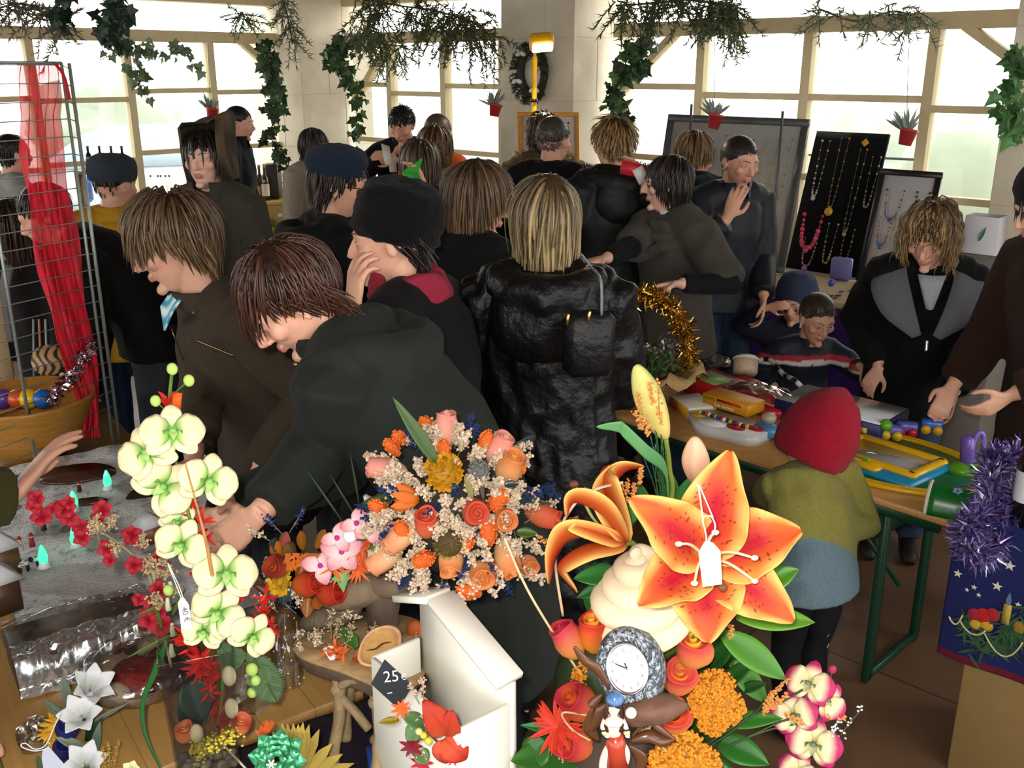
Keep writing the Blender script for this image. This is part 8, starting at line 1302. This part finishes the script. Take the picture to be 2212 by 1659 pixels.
for i in range(7): a = i * .9; e = nrm(RTC * -.8 + UPC * (.5 * math.sin(a)) + TC * .4 * math.cos(a) + UPC * .2); rleaf(m, p + RTC * .02, e, TC, .05, .022, srgb('#c8661e') * g.uniform(.8, 1.2), bend=.1, nseg=5, ns=3)
m.build('orange_pod', M_PETAL, BT, solid=.001)
# ---- pink flowers and small autumn bunch beside it
t = thing('pink_silk_flowers', 'pink silk flowers with ivy leaf between the two bouquets', 'flowers', F(745, 1245, 1.60))
def pcol(u, v): return mix(mix(srgb('#efe0dc'), srgb('#d88a94'), u * 1.2), srgb('#c0408a'), np.clip(.18 - u, 0, 1) * 5)
for (x, y, s, n) in ((738, 1192, .040, 5), (692, 1222, .036, 3), (728, 1162, .030, 3), (800, 1140, .034, 4), (828, 1152, .03, 3), (770, 1130, .03, 3)):
    c0 = F(x, y, 1.56)
    for i in range(n): a = i * 6.28 / n + x; e = RTC * math.cos(a) + UPC * math.sin(a); m = MB(); petal(m, c0, c0 + e * s + TOCAM(c0) * s * .2, TOCAM(c0), s * .8, pcol, 12, 7, .1, -.1, .1, .06, (.9, .7)); m.build('petal', M_PETAL, t, solid=.0007)
    MB().ball(c0 + TOCAM(c0) * .004, .005, None, srgb('#c82c98'), 10, 6).build('flower_eye', M_PETAL, t)
for x, y in ((785, 1185), (775, 1200), (770, 1225), (720, 1225), (790, 1170)):
    m = MB(); c0 = F(x, y, 1.57)
    for i in range(16): e = nrm(RTC * g.normal() * .6 - UPC * .8 + TOCAM(c0) * .4 + g.normal(size=3) * .3); rleaf(m, c0 + g.normal(size=3) * .006, e, TOCAM(c0), .028, .005, srgb('#d8602a') * g.uniform(.8, 1.2), nseg=3, ns=2)
    m.build('orange_spike', M_PETAL, t)
m = MB(); ivy_leaf(m, F(738, 1238, 1.56), nrm(-UPC + RTC * .1), TOCAM(F(740, 1240, 1.56)), .036, srgb('#6a9a5a')); m.build('ivy_leaf', M_LEAF, t, smooth=False); MB().ball(F(757, 1156, 1.56), .014, None, srgb('#dcdadc'), 14, 10).build('white_ball', M_PLAIN, t)
MB().tube(spline([F(788, 1070, 1.68), F(800, 1092, 1.68), F(792, 1125, 1.67), F(768, 1150, 1.66), F(775, 1170, 1.66)], 8), np.interp(np.linspace(0, 1, 33), [0, .15, .5, 1], [.006, .016, .014, .02]), 10, srgb('#d2d0cc'), flat=.6).build('white_ribbon', M_CLOTH, t); MB().tube(spline([F(740, 1240, 1.58), F(790, 1185, 1.60), F(850, 1150, 1.6)], 6), .0018, 6, srgb('#5a6a34')).build('stem', M_LEAF, t)
for x0, y0, x1, y1 in ((752, 1145, 662, 1012), (770, 1120, 714, 1025), (776, 1090, 756, 975)): leaf(x0, y0, x1, y1, 1.62, 1.62, .004, '#3e5630', par=t, nm='grass_blade')
AU = thing('autumn_bunch', 'small bunch of brown orange roses and dried petals left of the pink flowers', 'flowers', F(655, 1310, 1.66)); 
for (x, y, dx, dy, r, L, c, tw) in ((598, 1226, -.6, -.2, .023, .04, ('#a85a2c', '#8a2c24', '#c85a2c'), 1.0), (662, 1262, .8, -.1, .024, .06, ('#c8702c', '#b8301c', '#b83a24'), .7), (712, 1282, .9, .0, .022, .055, ('#c05028', '#b02c1c', '#a82c1c'), .7)): rose_at(AU, x, y, 1.60, dx, dy, r, L, c, toward=tw)
for (x0, y0, x1, y1, w, c) in ((655, 1190, 650, 1148, .022, '#b8742a'), (680, 1185, 700, 1145, .026, '#c8862e'), (605, 1190, 618, 1150, .026, '#c86a5a'), (612, 1200, 600, 1170, .022, '#d8822a'), (640, 1205, 622, 1175, .036, '#8a6a3c'), (660, 1210, 640, 1250, .03, '#b0662a'), (665, 1290, 662, 1335, .030, '#b8742c'), (680, 1290, 690, 1315, .026, '#c8662a'), (600, 1200, 585, 1180, .016, '#c87a2a'), (690, 1230, 700, 1190, .03, '#b87030'), (610, 1290, 552, 1262, .016, '#a86a58')): leaf(x0, y0, x1, y1, 1.62, 1.60, w, c, par=AU, nm='dried_petal', fold=-.3)
for x, y in ((640, 1195), (635, 1210), (665, 1195), (680, 1200)):
    m = MB(); c0 = F(x, y, 1.60)
    for i in range(18): e = nrm(RTC * g.normal() * .6 - UPC * .7 + TOCAM(c0) * .4); rleaf(m, c0 + RTC * g.normal() * .012, e, TOCAM(c0), .024, .005, srgb('#cc6a20') * g.uniform(.8, 1.2), nseg=3, ns=2)
    m.build('orange_spike', M_PETAL, AU)
p = F(605, 1258, 1.60); m = MB(); m.ball(p, .018, None, srgb('#a8841a'), 12, 8); [rleaf(m, p + e * .012, nrm(e), TOCAM(p), .016, .011, srgb('#c8a020') * g.uniform(.8, 1.2), nseg=3, ns=2) for e in [nrm(g.normal(size=3) + TOCAM(p) * .5) for _ in range(60)]]; m.build('yellow_strawflower', M_PETAL, AU)
for x, y in ((625, 1135), (612, 1140), (690, 1185), (680, 1275), (595, 1300), (640, 1310)): statice(AU, F(x, y + 16, 1.63), nrm(UPC + RTC * g.normal() * .5), .05, BLU, 26, .0028, 'blue_statice')
for x, y in ((575, 1190), (585, 1250), (625, 1285), (640, 1330), (700, 1215), (600, 1310), (655, 1350), (590, 1160), (720, 1310), (620, 1240), (560, 1240), (690, 1330)): statice(AU, F(x, y + 12, 1.62), nrm(UPC * g.normal() + RTC * g.normal() + TC * .5), .05, BEI, 30, .0028)
for x0, y0, x1, y1 in ((600, 1245, 570, 1262), (640, 1270, 610, 1300), (600, 1180, 580, 1175), (700, 1250, 735, 1265)): leaf(x0, y0, x1, y1, 1.62, 1.61, .03, '#3a5248', par=AU)
MB().tube(spline([F(655, 1220, 1.63), F(660, 1300, 1.64), F(668, 1380, 1.645)], 6), .006, 8, srgb('#5a4a34')).build('stem', M_TWIG, AU)
vz = PZ(625, 1475, WZ); TV = thing('tumbler_vase', 'clear speckled glass tumbler behind stool under autumn bunch', 'vase', vz); MB().lathe([(.030, .002), (.034, .06), (.038, .145), (.036, .145), (.032, .06), (.028, .006)], vz, None, 20, (1, 1, 1)).build('vase', thin_glass('vase_glass', (.95, .96, .95), .10, .03), TV); m = MB(); [m.octa(vz + A(.036 * math.cos(a), .036 * math.sin(a), z), .0022, srgb('#e0e0e0')) for a, z in zip(g.uniform(0, 6.28, 60), g.uniform(.01, .14, 60))]; m.build('frosting', M_BEAD, TV, smooth=False)
# ---- tall glass vase with the green white orchid
OY = 1.50; vb = PZ(455, 1690, WZ); vb = A(vb[0], vb[1], WZ + .002); OV = thing('orchid_vase', 'tall square glass vase of cream orchids with green hearts and red spikes', 'flower arrangement', vb); vh = P(455, 1385, vb[1])[2] - WZ; VS = .062
m = MB(); VR = rotz(.35); g_ = [[vb + VR @ A(sx * VS * k, sy * VS * k, z) for sx, sy in ((-1, -1), (1, -1), (1, 1), (-1, 1), (-1, -1))] for z, k in ((.004, .80), (vh * .5, .9), (vh, 1.0), (vh, .96), (.02, .76))]; m.grid(np.array(g_)); m.box(vb + A(0, 0, .008), (VS * 1.5, VS * 1.5, .014), VR, (1, 1, 1)); m.build('vase_glass', thin_glass('vase_glass'), OV, smooth=False)
CR_ = ('#ece2b8', '#e8e0b0', '#ece2b8'); CR2 = ('#ece2b8', '#7ab848', '#ece2b8')
def O(x, y, s, sp=0, fc=(0, 0), Y=OY - .06): orchid(OV, x, y, Y, s, 0, CR2, sp, face=fc, centre='#8cc46a', pk=2)
for a in ((372, 935, .086, .0, (.1, .35)), (318, 978, .086, -.5, (-.3, .1)), (352, 1052, .090, .9, (0, 0)), (450, 1040, .084, .3, (.25, 0)), (392, 1178, .078, .4, (-.2, -.1)), (488, 1240, .092, .1, (.1, .1)), (385, 1130, .06, .8, (-.1, 0), OY - .03), (470, 1325, .086, .7, (0, -.1)), (440, 1365, .066, .2, (-.1, -.1)), (545, 1375, .072, .6, (.3, -.2))): O(*a)
ostem = spline([vb + A(0, 0, .03), F(480, 1500, OY), F(470, 1380, OY), F(440, 1250, OY - .02), F(405, 1100, OY - .03), F(372, 960, OY - .02), F(365, 880, OY), F(372, 800, OY)], 8); MB().tube(ostem, .0028, 8, srgb('#6a8a3a')).build('stem', M_LEAF, OV)
for x, y, x0, y0, rr in ((372, 797, 372, 830, .0088), (408, 822, 376, 850, .0088), (336, 866, 366, 895, .0085), (544, 1446, 520, 1400, .011), (552, 1470, 530, 1430, .009), (545, 1496, 535, 1440, .009), (364, 1275, 390, 1300, .009)): MB().ball(F(x, y, OY - .02), A(1, .9, 1.15) * rr, None, srgb('#b8d870'), 14, 10).tube([F(x, y, OY - .02), F(x0, y0, OY - .02)], .0012, 5, srgb('#5a7a34')).build('orchid_bud', M_PETAL, OV)
def spike(par, path, Y, n, L, w, col, nm='red_spike', jit=.25):
    q = spline([F(x, y, Y) for x, y in path], 8); m = MB().tube(q, .0012, 5, srgb('#8a5a2a')); c = srgb(col)
    for _ in range(n): i = g.integers(len(q) - 1); d = nrm(q[i + 1] - q[i]); rleaf(m, q[i], nrm(d * .5 + g.normal(size=3) * .8), TOCAM(q[i]), L * g.uniform(.6, 1.2), w, c * g.uniform(1 - jit, 1 + jit), bend=.1, nseg=4, ns=2)
    return m.build(nm, M_PETAL, par)
for path, n, L in ((((365, 905), (362, 880), (358, 855)), 16, .022), (((420, 1120), (408, 1080), (405, 1050)), 16, .026), (((440, 1200), (440, 1150), (436, 1120)), 22, .028), (((560, 1345), (570, 1310), (575, 1280)), 22, .026), (((580, 1370), (590, 1340)), 14, .024), (((430, 1440), (415, 1400), (400, 1370)), 50, .032), (((440, 1460), (430, 1420)), 40, .032), (((450, 1500), (455, 1460), (440, 1430)), 50, .030), (((480, 1590), (470, 1540), (455, 1490)), 34, .026), (((430, 1250), (425, 1230)), 14, .028), (((520, 1300), (528, 1270)), 14, .024)): spike(OV, path, OY - .01, n, L, .0055, '#c01c14')
MB().tube([F(378, 890, OY - .01), F(384, 848, OY - .01)], [.009, .0075], 8, srgb('#d85a1c'), flat=.5).build('orange_bract', M_PETAL, OV); MB().tube(spline([F(400, 1000, OY - .09), F(430, 1110, OY - .09), F(445, 1170, OY - .09), F(460, 1250, OY - .07)], 8), np.linspace(.0012, .0035, 25), 6, srgb('#b07c44')).build('dry_stalk', M_TWIG, OV)
for a in ((410, 1470, 440, 1560, 1.49, 1.47, .075, '#1f3d2a', '#26492f'), (400, 1500, 425, 1590, 1.48, 1.47, .05, '#1c3a28')): leaf(*a, par=OV)
q = spline([F(357, 1388, 1.50), F(335, 1450, 1.50), F(308, 1520, 1.50), F(315, 1590, 1.49), F(352, 1670, 1.47)], 10); u = np.linspace(0, 1, len(q)); MB().grid(np.array([[p + A(.9, -.3, .2) * v * .010 * (1 - .75 * u[i]) * min(1, .35 + 4 * u[i]) for v in (-1, -.4, .4, 1)] for i, p in enumerate(q)]), srgb('#2c6a34')).build('leaf_blade', M_LEAF, OV, solid=.001)
def fern(par, px0, py0, px1, py1, Y, w, col):
    a, b = F(px0, py0, Y), F(px1, py1, Y - .02); m = MB().tube([a, b], .001, 4, srgb(col)); d = nrm(b - a); s = nrm(np.cross(d, TOCAM(a))); L = np.linalg.norm(b - a)
    for i in range(34): u = i / 34; [rleaf(m, a + d * L * u, nrm(d * .8 + s * sg), TOCAM(a), w * math.sin(math.pi * min(1, u * .9 + .12)), .004, srgb(col) * g.uniform(.7, 1.3), nseg=3, ns=2) for sg in (-1, 1)]
    m.build('fern_leaf', M_LEAF, par)
fern(OV, 540, 1400, 600, 1520, OY, .04, '#3a5a2c'); fern(OV, 555, 1420, 560, 1480, OY, .03, '#41622f'); fern(OV, 470, 1390, 520, 1440, OY, .03, '#3a5a2c')
m = MB()
for _ in range(110): p = vb + VR @ A(g.uniform(-1, 1) * VS * .7, g.uniform(-1, 1) * VS * .7, g.uniform(.016, .055)); m.ball(p, g.uniform(.006, .011), None, srgb(['#8a7a64', '#a8947a', '#6a5a4a', '#b8a88c'][g.integers(4)]), 7, 5)
m.build('pebbles', M_PLAIN, OV)['kind'] = 'stuff'; m = MB()
for x, y in ((440, 1615), (470, 1600), (500, 1590), (430, 1625), (460, 1610)): [m.octa(F(x, y, vb[1] - VS * .6) + g.normal(size=3) * .008, .003, srgb('#c8b43c') * g.uniform(.7, 1.2)) for _ in range(60)]
m.build('yellow_moss', M_PLAIN, OV, smooth=False)['kind'] = 'stuff'
for x, y, dx, c in ((520, 1565, .2, ('#d8b050', '#c85040', '#e0a060')), (402, 1582, -.3, ('#e0a850', '#d86a40', '#e0b070'))): rose_at(OV, x, y, vb[1] - .01, dx, -.7, .019, .034, c, toward=.8)
for x, y in ((425, 1585), (495, 1460), (500, 1530)): MB().ball(F(x, y, vb[1] - .02), A(.012, .010, .02), None, srgb('#c9b996'), 12, 8).build('cream_pod', M_PLAIN, OV)
MB().tube([F(470, 1595, 1.47), F(535, 1665, 1.44)], .0022, 6, srgb('#d8c8a8')).build('cane', M_TWIG, OV)
te = [F(x, y, 1.41) for x, y in ((384, 1303), (390, 1291), (398, 1292), (408, 1306), (416, 1362), (392, 1358))]; tg = thing('price_tag', 'white paper tag reading 40 euro hanging on the orchid vase', 'price tag', te[5]); k = len(te); m = MB(); m.add(te + [q - TOCAM(q) * .001 for q in te], [tuple(range(k)), tuple(range(2 * k - 1, k - 1, -1))] + [(i, k + i, k + (i + 1) % k, (i + 1) % k) for i in range(k)], srgb('#e2e0e6')); m.build('tag_card', M_CARD, tg, smooth=False); m = MB(); wx = nrm(-UPC * .97 + RTC * .22); wy = nrm(np.cross(TOCAM(te[0]), wx)); text_mb(m, '40 €', F(392, 1313, 1.408), wx, wy, .013, srgb('#2a2a3a'), .001); m.build('tag_writing', M_CARD, tg, smooth=False); MB().tube(spline([F(392, 1293, 1.41), F(380, 1262, 1.42), F(362, 1215, 1.44), F(385, 1262, 1.42), F(396, 1293, 1.41)], 6), .0009, 5, srgb('#e0ddd8')).build('string', M_CLOTH, tg)
# ---- long spray of dark red blossoms across the snow scene
RS = thing('red_blossom_spray', 'long spray of dark red blossoms arching left over the snow scene', 'flowers', F(365, 1440, 1.56)); RY = 1.58; q = spline([F(x, y, RY) for x, y in ((370, 1440), (345, 1330), (320, 1240), (265, 1180), (200, 1140), (130, 1110), (85, 1092))], 8); MB().tube(q, np.linspace(.003, .001, len(q)), 6, srgb('#8a8458')).build('stem', M_TWIG, RS)
for i, (x, y, s) in enumerate(((78, 1078, .018), (72, 1092, .014), (90, 1116, .020), (112, 1100, .012), (140, 1098, .022), (150, 1118, .018), (175, 1138, .017), (150, 1085, .014), (222, 1100, .019), (212, 1120, .015), (178, 1160, .018), (232, 1185, .019), (238, 1210, .013), (285, 1155, .020), (322, 1218, .015), (300, 1170, .014), (345, 1208, .019), (290, 1220, .018), (345, 1275, .022), (330, 1300, .020), (325, 1335, .024), (350, 1350, .026), (340, 1320, .022), (300, 1295, .014))):
    c0 = F(x, y, RY - .01); m = MB(); n = TOCAM(c0)
    for k in range(5): a = k * 1.2566 + i; e = nrm(RTC * math.cos(a) + UPC * math.sin(a) + n * g.uniform(.1, .8)); petal(m, c0, c0 + e * s, n, s * .95, lambda u, v: mix(srgb('#8c1020'), srgb('#a8182c'), u), 7, 5, .15, -.2, .1, .1, (.9, .6))
    m.build('red_blossom', M_PETAL, RS)
for x, y, dx, dy in ((200, 1150, .3, .6), (225, 1140, .6, .6), (235, 1155, .4, -.3), (215, 1165, -.1, 1), (320, 1240, .2, .7), (345, 1240, .5, .3), (335, 1265, .2, -.3), (350, 1255, .6, -.1), (300, 1190, .3, .6), (312, 1200, .5, -.4), (330, 1215, .5, .2)): statice(RS, F(x, y + 10, RY - .02), nrm(RTC * dx + UPC * dy + TC * .5), .05, '#b09a78', 34, .0030, sp=.34)
for x0, y0, x1, y1 in ((370, 1300, 290, 1330), (385, 1365, 268, 1422), (372, 1330, 400, 1270), (350, 1360, 330, 1290)): leaf(x0, y0, x1, y1, RY - .02, RY - .04, .008, '#6a8a3c', par=RS)
for x, y in ((368, 1270), (362, 1305), (372, 1360), (370, 1405)): MB().tube([F(x, y - 14, RY - .05), F(x, y, RY - .05), F(x + 3, y + 12, RY - .05)], [.003, .0045, .006], 8, srgb('#d8dcb8')).build('white_bell', M_PETAL, RS)
# ---- white lilies, blue roses at bottom left
WL_ = thing('white_lily_bunch', 'bunch of white lilies with grey green leaves and blue roses at bottom left', 'flowers', PZ(150, 1690, WZ)); 
def trumpet(par, x0, y0, x1, y1, Y, s, face=.5):
    a, b = F(x0, y0, Y), F(x1, y1, Y - .02); d = nrm(b - a + TOCAM(a) * np.linalg.norm(b - a) * face); L = np.linalg.norm(b - a); R = frame(d); fl = sub(par, 'white_lily', a)
    for k in range(6):
        an = k * 1.0472; e = R[:, 0] * math.cos(an) + R[:, 1] * math.sin(an); q = spline([a, a + d * L * .5 + e * s * .28, a + d * L * .85 + e * s * .55, a + d * L * (.98 if k % 2 else 1.02) + e * s * 1.05], 6); u = np.linspace(0, 1, len(q)); sd = np.cross(d, e); m = MB().grid(np.array([[p + sd * v * s * .52 * math.sin(math.pi * min(1, .12 + .82 * u[i])) - e * s * .08 * (1 - v * v) * -1 for v in np.linspace(-1, 1, 7)] for i, p in enumerate(q)]), srgb('#d4d6d8')); m.build('petal', M_PETAL, fl, solid=.0008)
    m = MB(); [m.tube([a + d * L * .4, a + d * L * .95 + (R[:, 0] * math.cos(t) + R[:, 1] * math.sin(t)) * s * .2], .001, 5, srgb('#d8d0a0')) for t in (0, 2, 4)]; m.build('stamen', M_PETAL, fl)
trumpet(WL_, 185, 1505, 208, 1470, 1.56, .036, .2); trumpet(WL_, 182, 1555, 165, 1530, 1.54, .036, .6); trumpet(WL_, 185, 1660, 180, 1632, 1.50, .036, .9)
for a in ((150, 1530, 135, 1458, 1.56, 1.56, .020, '#8a9a84'), (160, 1570, 96, 1512, 1.56, 1.55, .024, '#7d8f7c'), (165, 1570, 110, 1525, 1.54, 1.53, .022, '#829480'), (200, 1560, 275, 1518, 1.56, 1.56, .010, '#9aa694'), (190, 1620, 120, 1592, 1.52, 1.50, .022, '#9aa890'), (200, 1640, 215, 1560, 1.53, 1.54, .020, '#7a9080'), (190, 1600, 220, 1550, 1.55, 1.55, .014, '#2f5238'), (185, 1600, 205, 1540, 1.55, 1.55, .012, '#2a4a32'), (100, 1690, 80, 1632, 1.50, 1.50, .020, '#5a7a4a')): leaf(*a, par=WL_)
for x, y in ((145, 1575), (140, 1615), (160, 1640)): rose_at(WL_, x, y, 1.53, .1, -.6, .022, .04, ('#1a1f58', '#232a6a', '#2a3478'), 'blue_rose', .9)
MB().tube(spline([F(190, 1520, 1.56), F(195, 1600, 1.55), PZ(190, 1690, WZ)], 6), .003, 6, srgb('#5a7a4a')).build('stem', M_LEAF, WL_)
for x, y in ((115, 1565), (108, 1580), (120, 1600), (125, 1560)):
    m = MB(); c0 = F(x, y, 1.54); [rleaf(m, c0, nrm(RTC * g.normal() + UPC * g.normal() + TC * .4), TC, .026, .006, srgb('#c8961c') * g.uniform(.8, 1.2), nseg=3, ns=2) for _ in range(14)]; m.build('yellow_spike', M_PETAL, WL_)
m = MB(); kb = F(75, 1590, 1.56); m.ball(kb, A(.035, .025, .04), None, (1, 1, 1), 20, 14); v = m.v[0]; m.v = [v + (v - kb) * (vnoise(v * 50, 3) * .35)[:, None]]; m.build('clear_wrap', thin_glass('clear_film'), WL_, smooth=False)
te = [F(x, y, 1.46) for x, y in ((90, 1640), (92, 1620), (105, 1612), (138, 1650), (146, 1680), (100, 1690))]; tg = thing('price_tag', 'blank pale paper tag on white string at bottom left', 'price tag', te[5]); k = 6; m = MB(); m.add(te + [q - TOCAM(q) * .001 for q in te], [tuple(range(k)), tuple(range(2 * k - 1, k - 1, -1))] + [(i, k + i, k + (i + 1) % k, (i + 1) % k) for i in range(k)], srgb('#b4b8cc')); m.build('tag_card', M_CARD, tg, smooth=False); MB().tube(spline([F(x, y, 1.46) for x, y in ((100, 1618), (75, 1622), (50, 1615), (46, 1608), (56, 1606), (75, 1618), (98, 1610), (115, 1575), (130, 1540))], 6), .0011, 5, srgb('#d8d6d2')).build('string', M_CLOTH, tg)
# yellow grasses and a pale flower at the bottom edge
YG = thing('yellow_grass_tuft', 'tuft of thin yellow grass between the white lilies and vase', 'dried flowers', F(240, 1680, 1.46)); [seedsprig(q, 1.46, '#a8862c', 16, .0018, YG) for q in (((238, 1665), (236, 1630), (234, 1600)), ((246, 1665), (250, 1630), (258, 1598)), ((230, 1665), (224, 1635), (222, 1615)))]
# palm fan and green glitter rose
PF = thing('palm_fan', 'dried yellow palm leaf fan with green glitter rose at bottom edge', 'dried flowers', F(650, 1675, 1.45)); pb = F(640, 1690, 1.45); m = MB()
for i, (x, y) in enumerate(((609, 1562), (621, 1563), (634, 1562), (645, 1564), (655, 1560), (668, 1565), (690, 1575), (718, 1605), (740, 1628), (765, 1648), (590, 1580))):
    tp = F(x, y, 1.44); d = tp - pb; s = nrm(np.cross(d, TC)); m.grid(np.array([[pb + d * u + s * v * w - TC * abs(v) * -.003 for v in (-1, 0, 1)] for u, w in ((0, .004), (.45, .010), (.75, .009), (1, .0006))]), np.tile(srgb('#b39a4a') * g.uniform(.85, 1.1), (12, 1)))
m.build('fan_blades', M_PETAL, PF, solid=.0008)
p = F(598, 1640, 1.40); m = MB(); R = frame(TC)
for k in range(4):
    for i in range(5 + k): a = i * 6.28 / (5 + k) + k; e = R @ A(math.cos(a), math.sin(a), 0); r = .008 + .011 * k; petal(m, p + e * r * .5 - TC * .004 * k, p + e * (r + .008) + TC * (.012 - .004 * k), TC, .022 + .004 * k, lambda u, v: mix(srgb('#2f8a58'), srgb('#5cb084'), (g.random(u.shape) > .6) * 1.0), 8, 7, .2, -.3, .2)
m.build('glitter_rose', mat('green_glitter', None, .22, metal=.4), PF); m = MB(); c0 = p + TC * .018 - UPC * .004 + RTC * -.006; [m.tube([c0, c0 + R @ A(math.cos(a) * .009, math.sin(a) * .009, .002)], .0015, 5, srgb('#e0e4e0')) for a in np.linspace(0, 5.24, 6)]; m.build('snowflake', M_PLAIN, PF)
for x, y in ((573, 1585), (582, 1578), (566, 1595)):
    m = MB(); c0 = F(x, y, 1.43); [rleaf(m, c0, nrm(UPC + RTC * g.normal() * .5 + TC * .3), TC, .022, .006, srgb('#c85a24') * g.uniform(.8, 1.2), nseg=3, ns=2) for _ in range(8)]; m.build('orange_spike', M_PETAL, PF)
c0 = F(285, 1662, 1.44); m = MB(); [petal(m, c0, c0 + (RTC * math.cos(a) + UPC * math.sin(a)) * .018 + TC * .004, TC, .018, lambda u, v: mix(srgb('#8ab050'), srgb('#dcdca8'), u * 2), 6, 5, .1, -.2) for a in np.linspace(0, 5, 5)]; tagb(m, 'pale_blossom', M_PETAL, 'pale green white blossom at bottom edge left of vase', 'flower')
# sequinned glass bowl behind the vase
gb = PZ(545, 1530, WZ); gg = thing('cut_glass_bowl', 'faceted clear glass candle holder between vase and root stool', 'glass', gb); MB().lathe([(.02, .002), (.034, .006), (.040, .05), (.034, .09), (.030, .09), (.034, .05), (.018, .01)], gb, None, 6, (1, 1, 1)).build('glass_body', thin_glass('vase_glass'), gg, smooth=False)
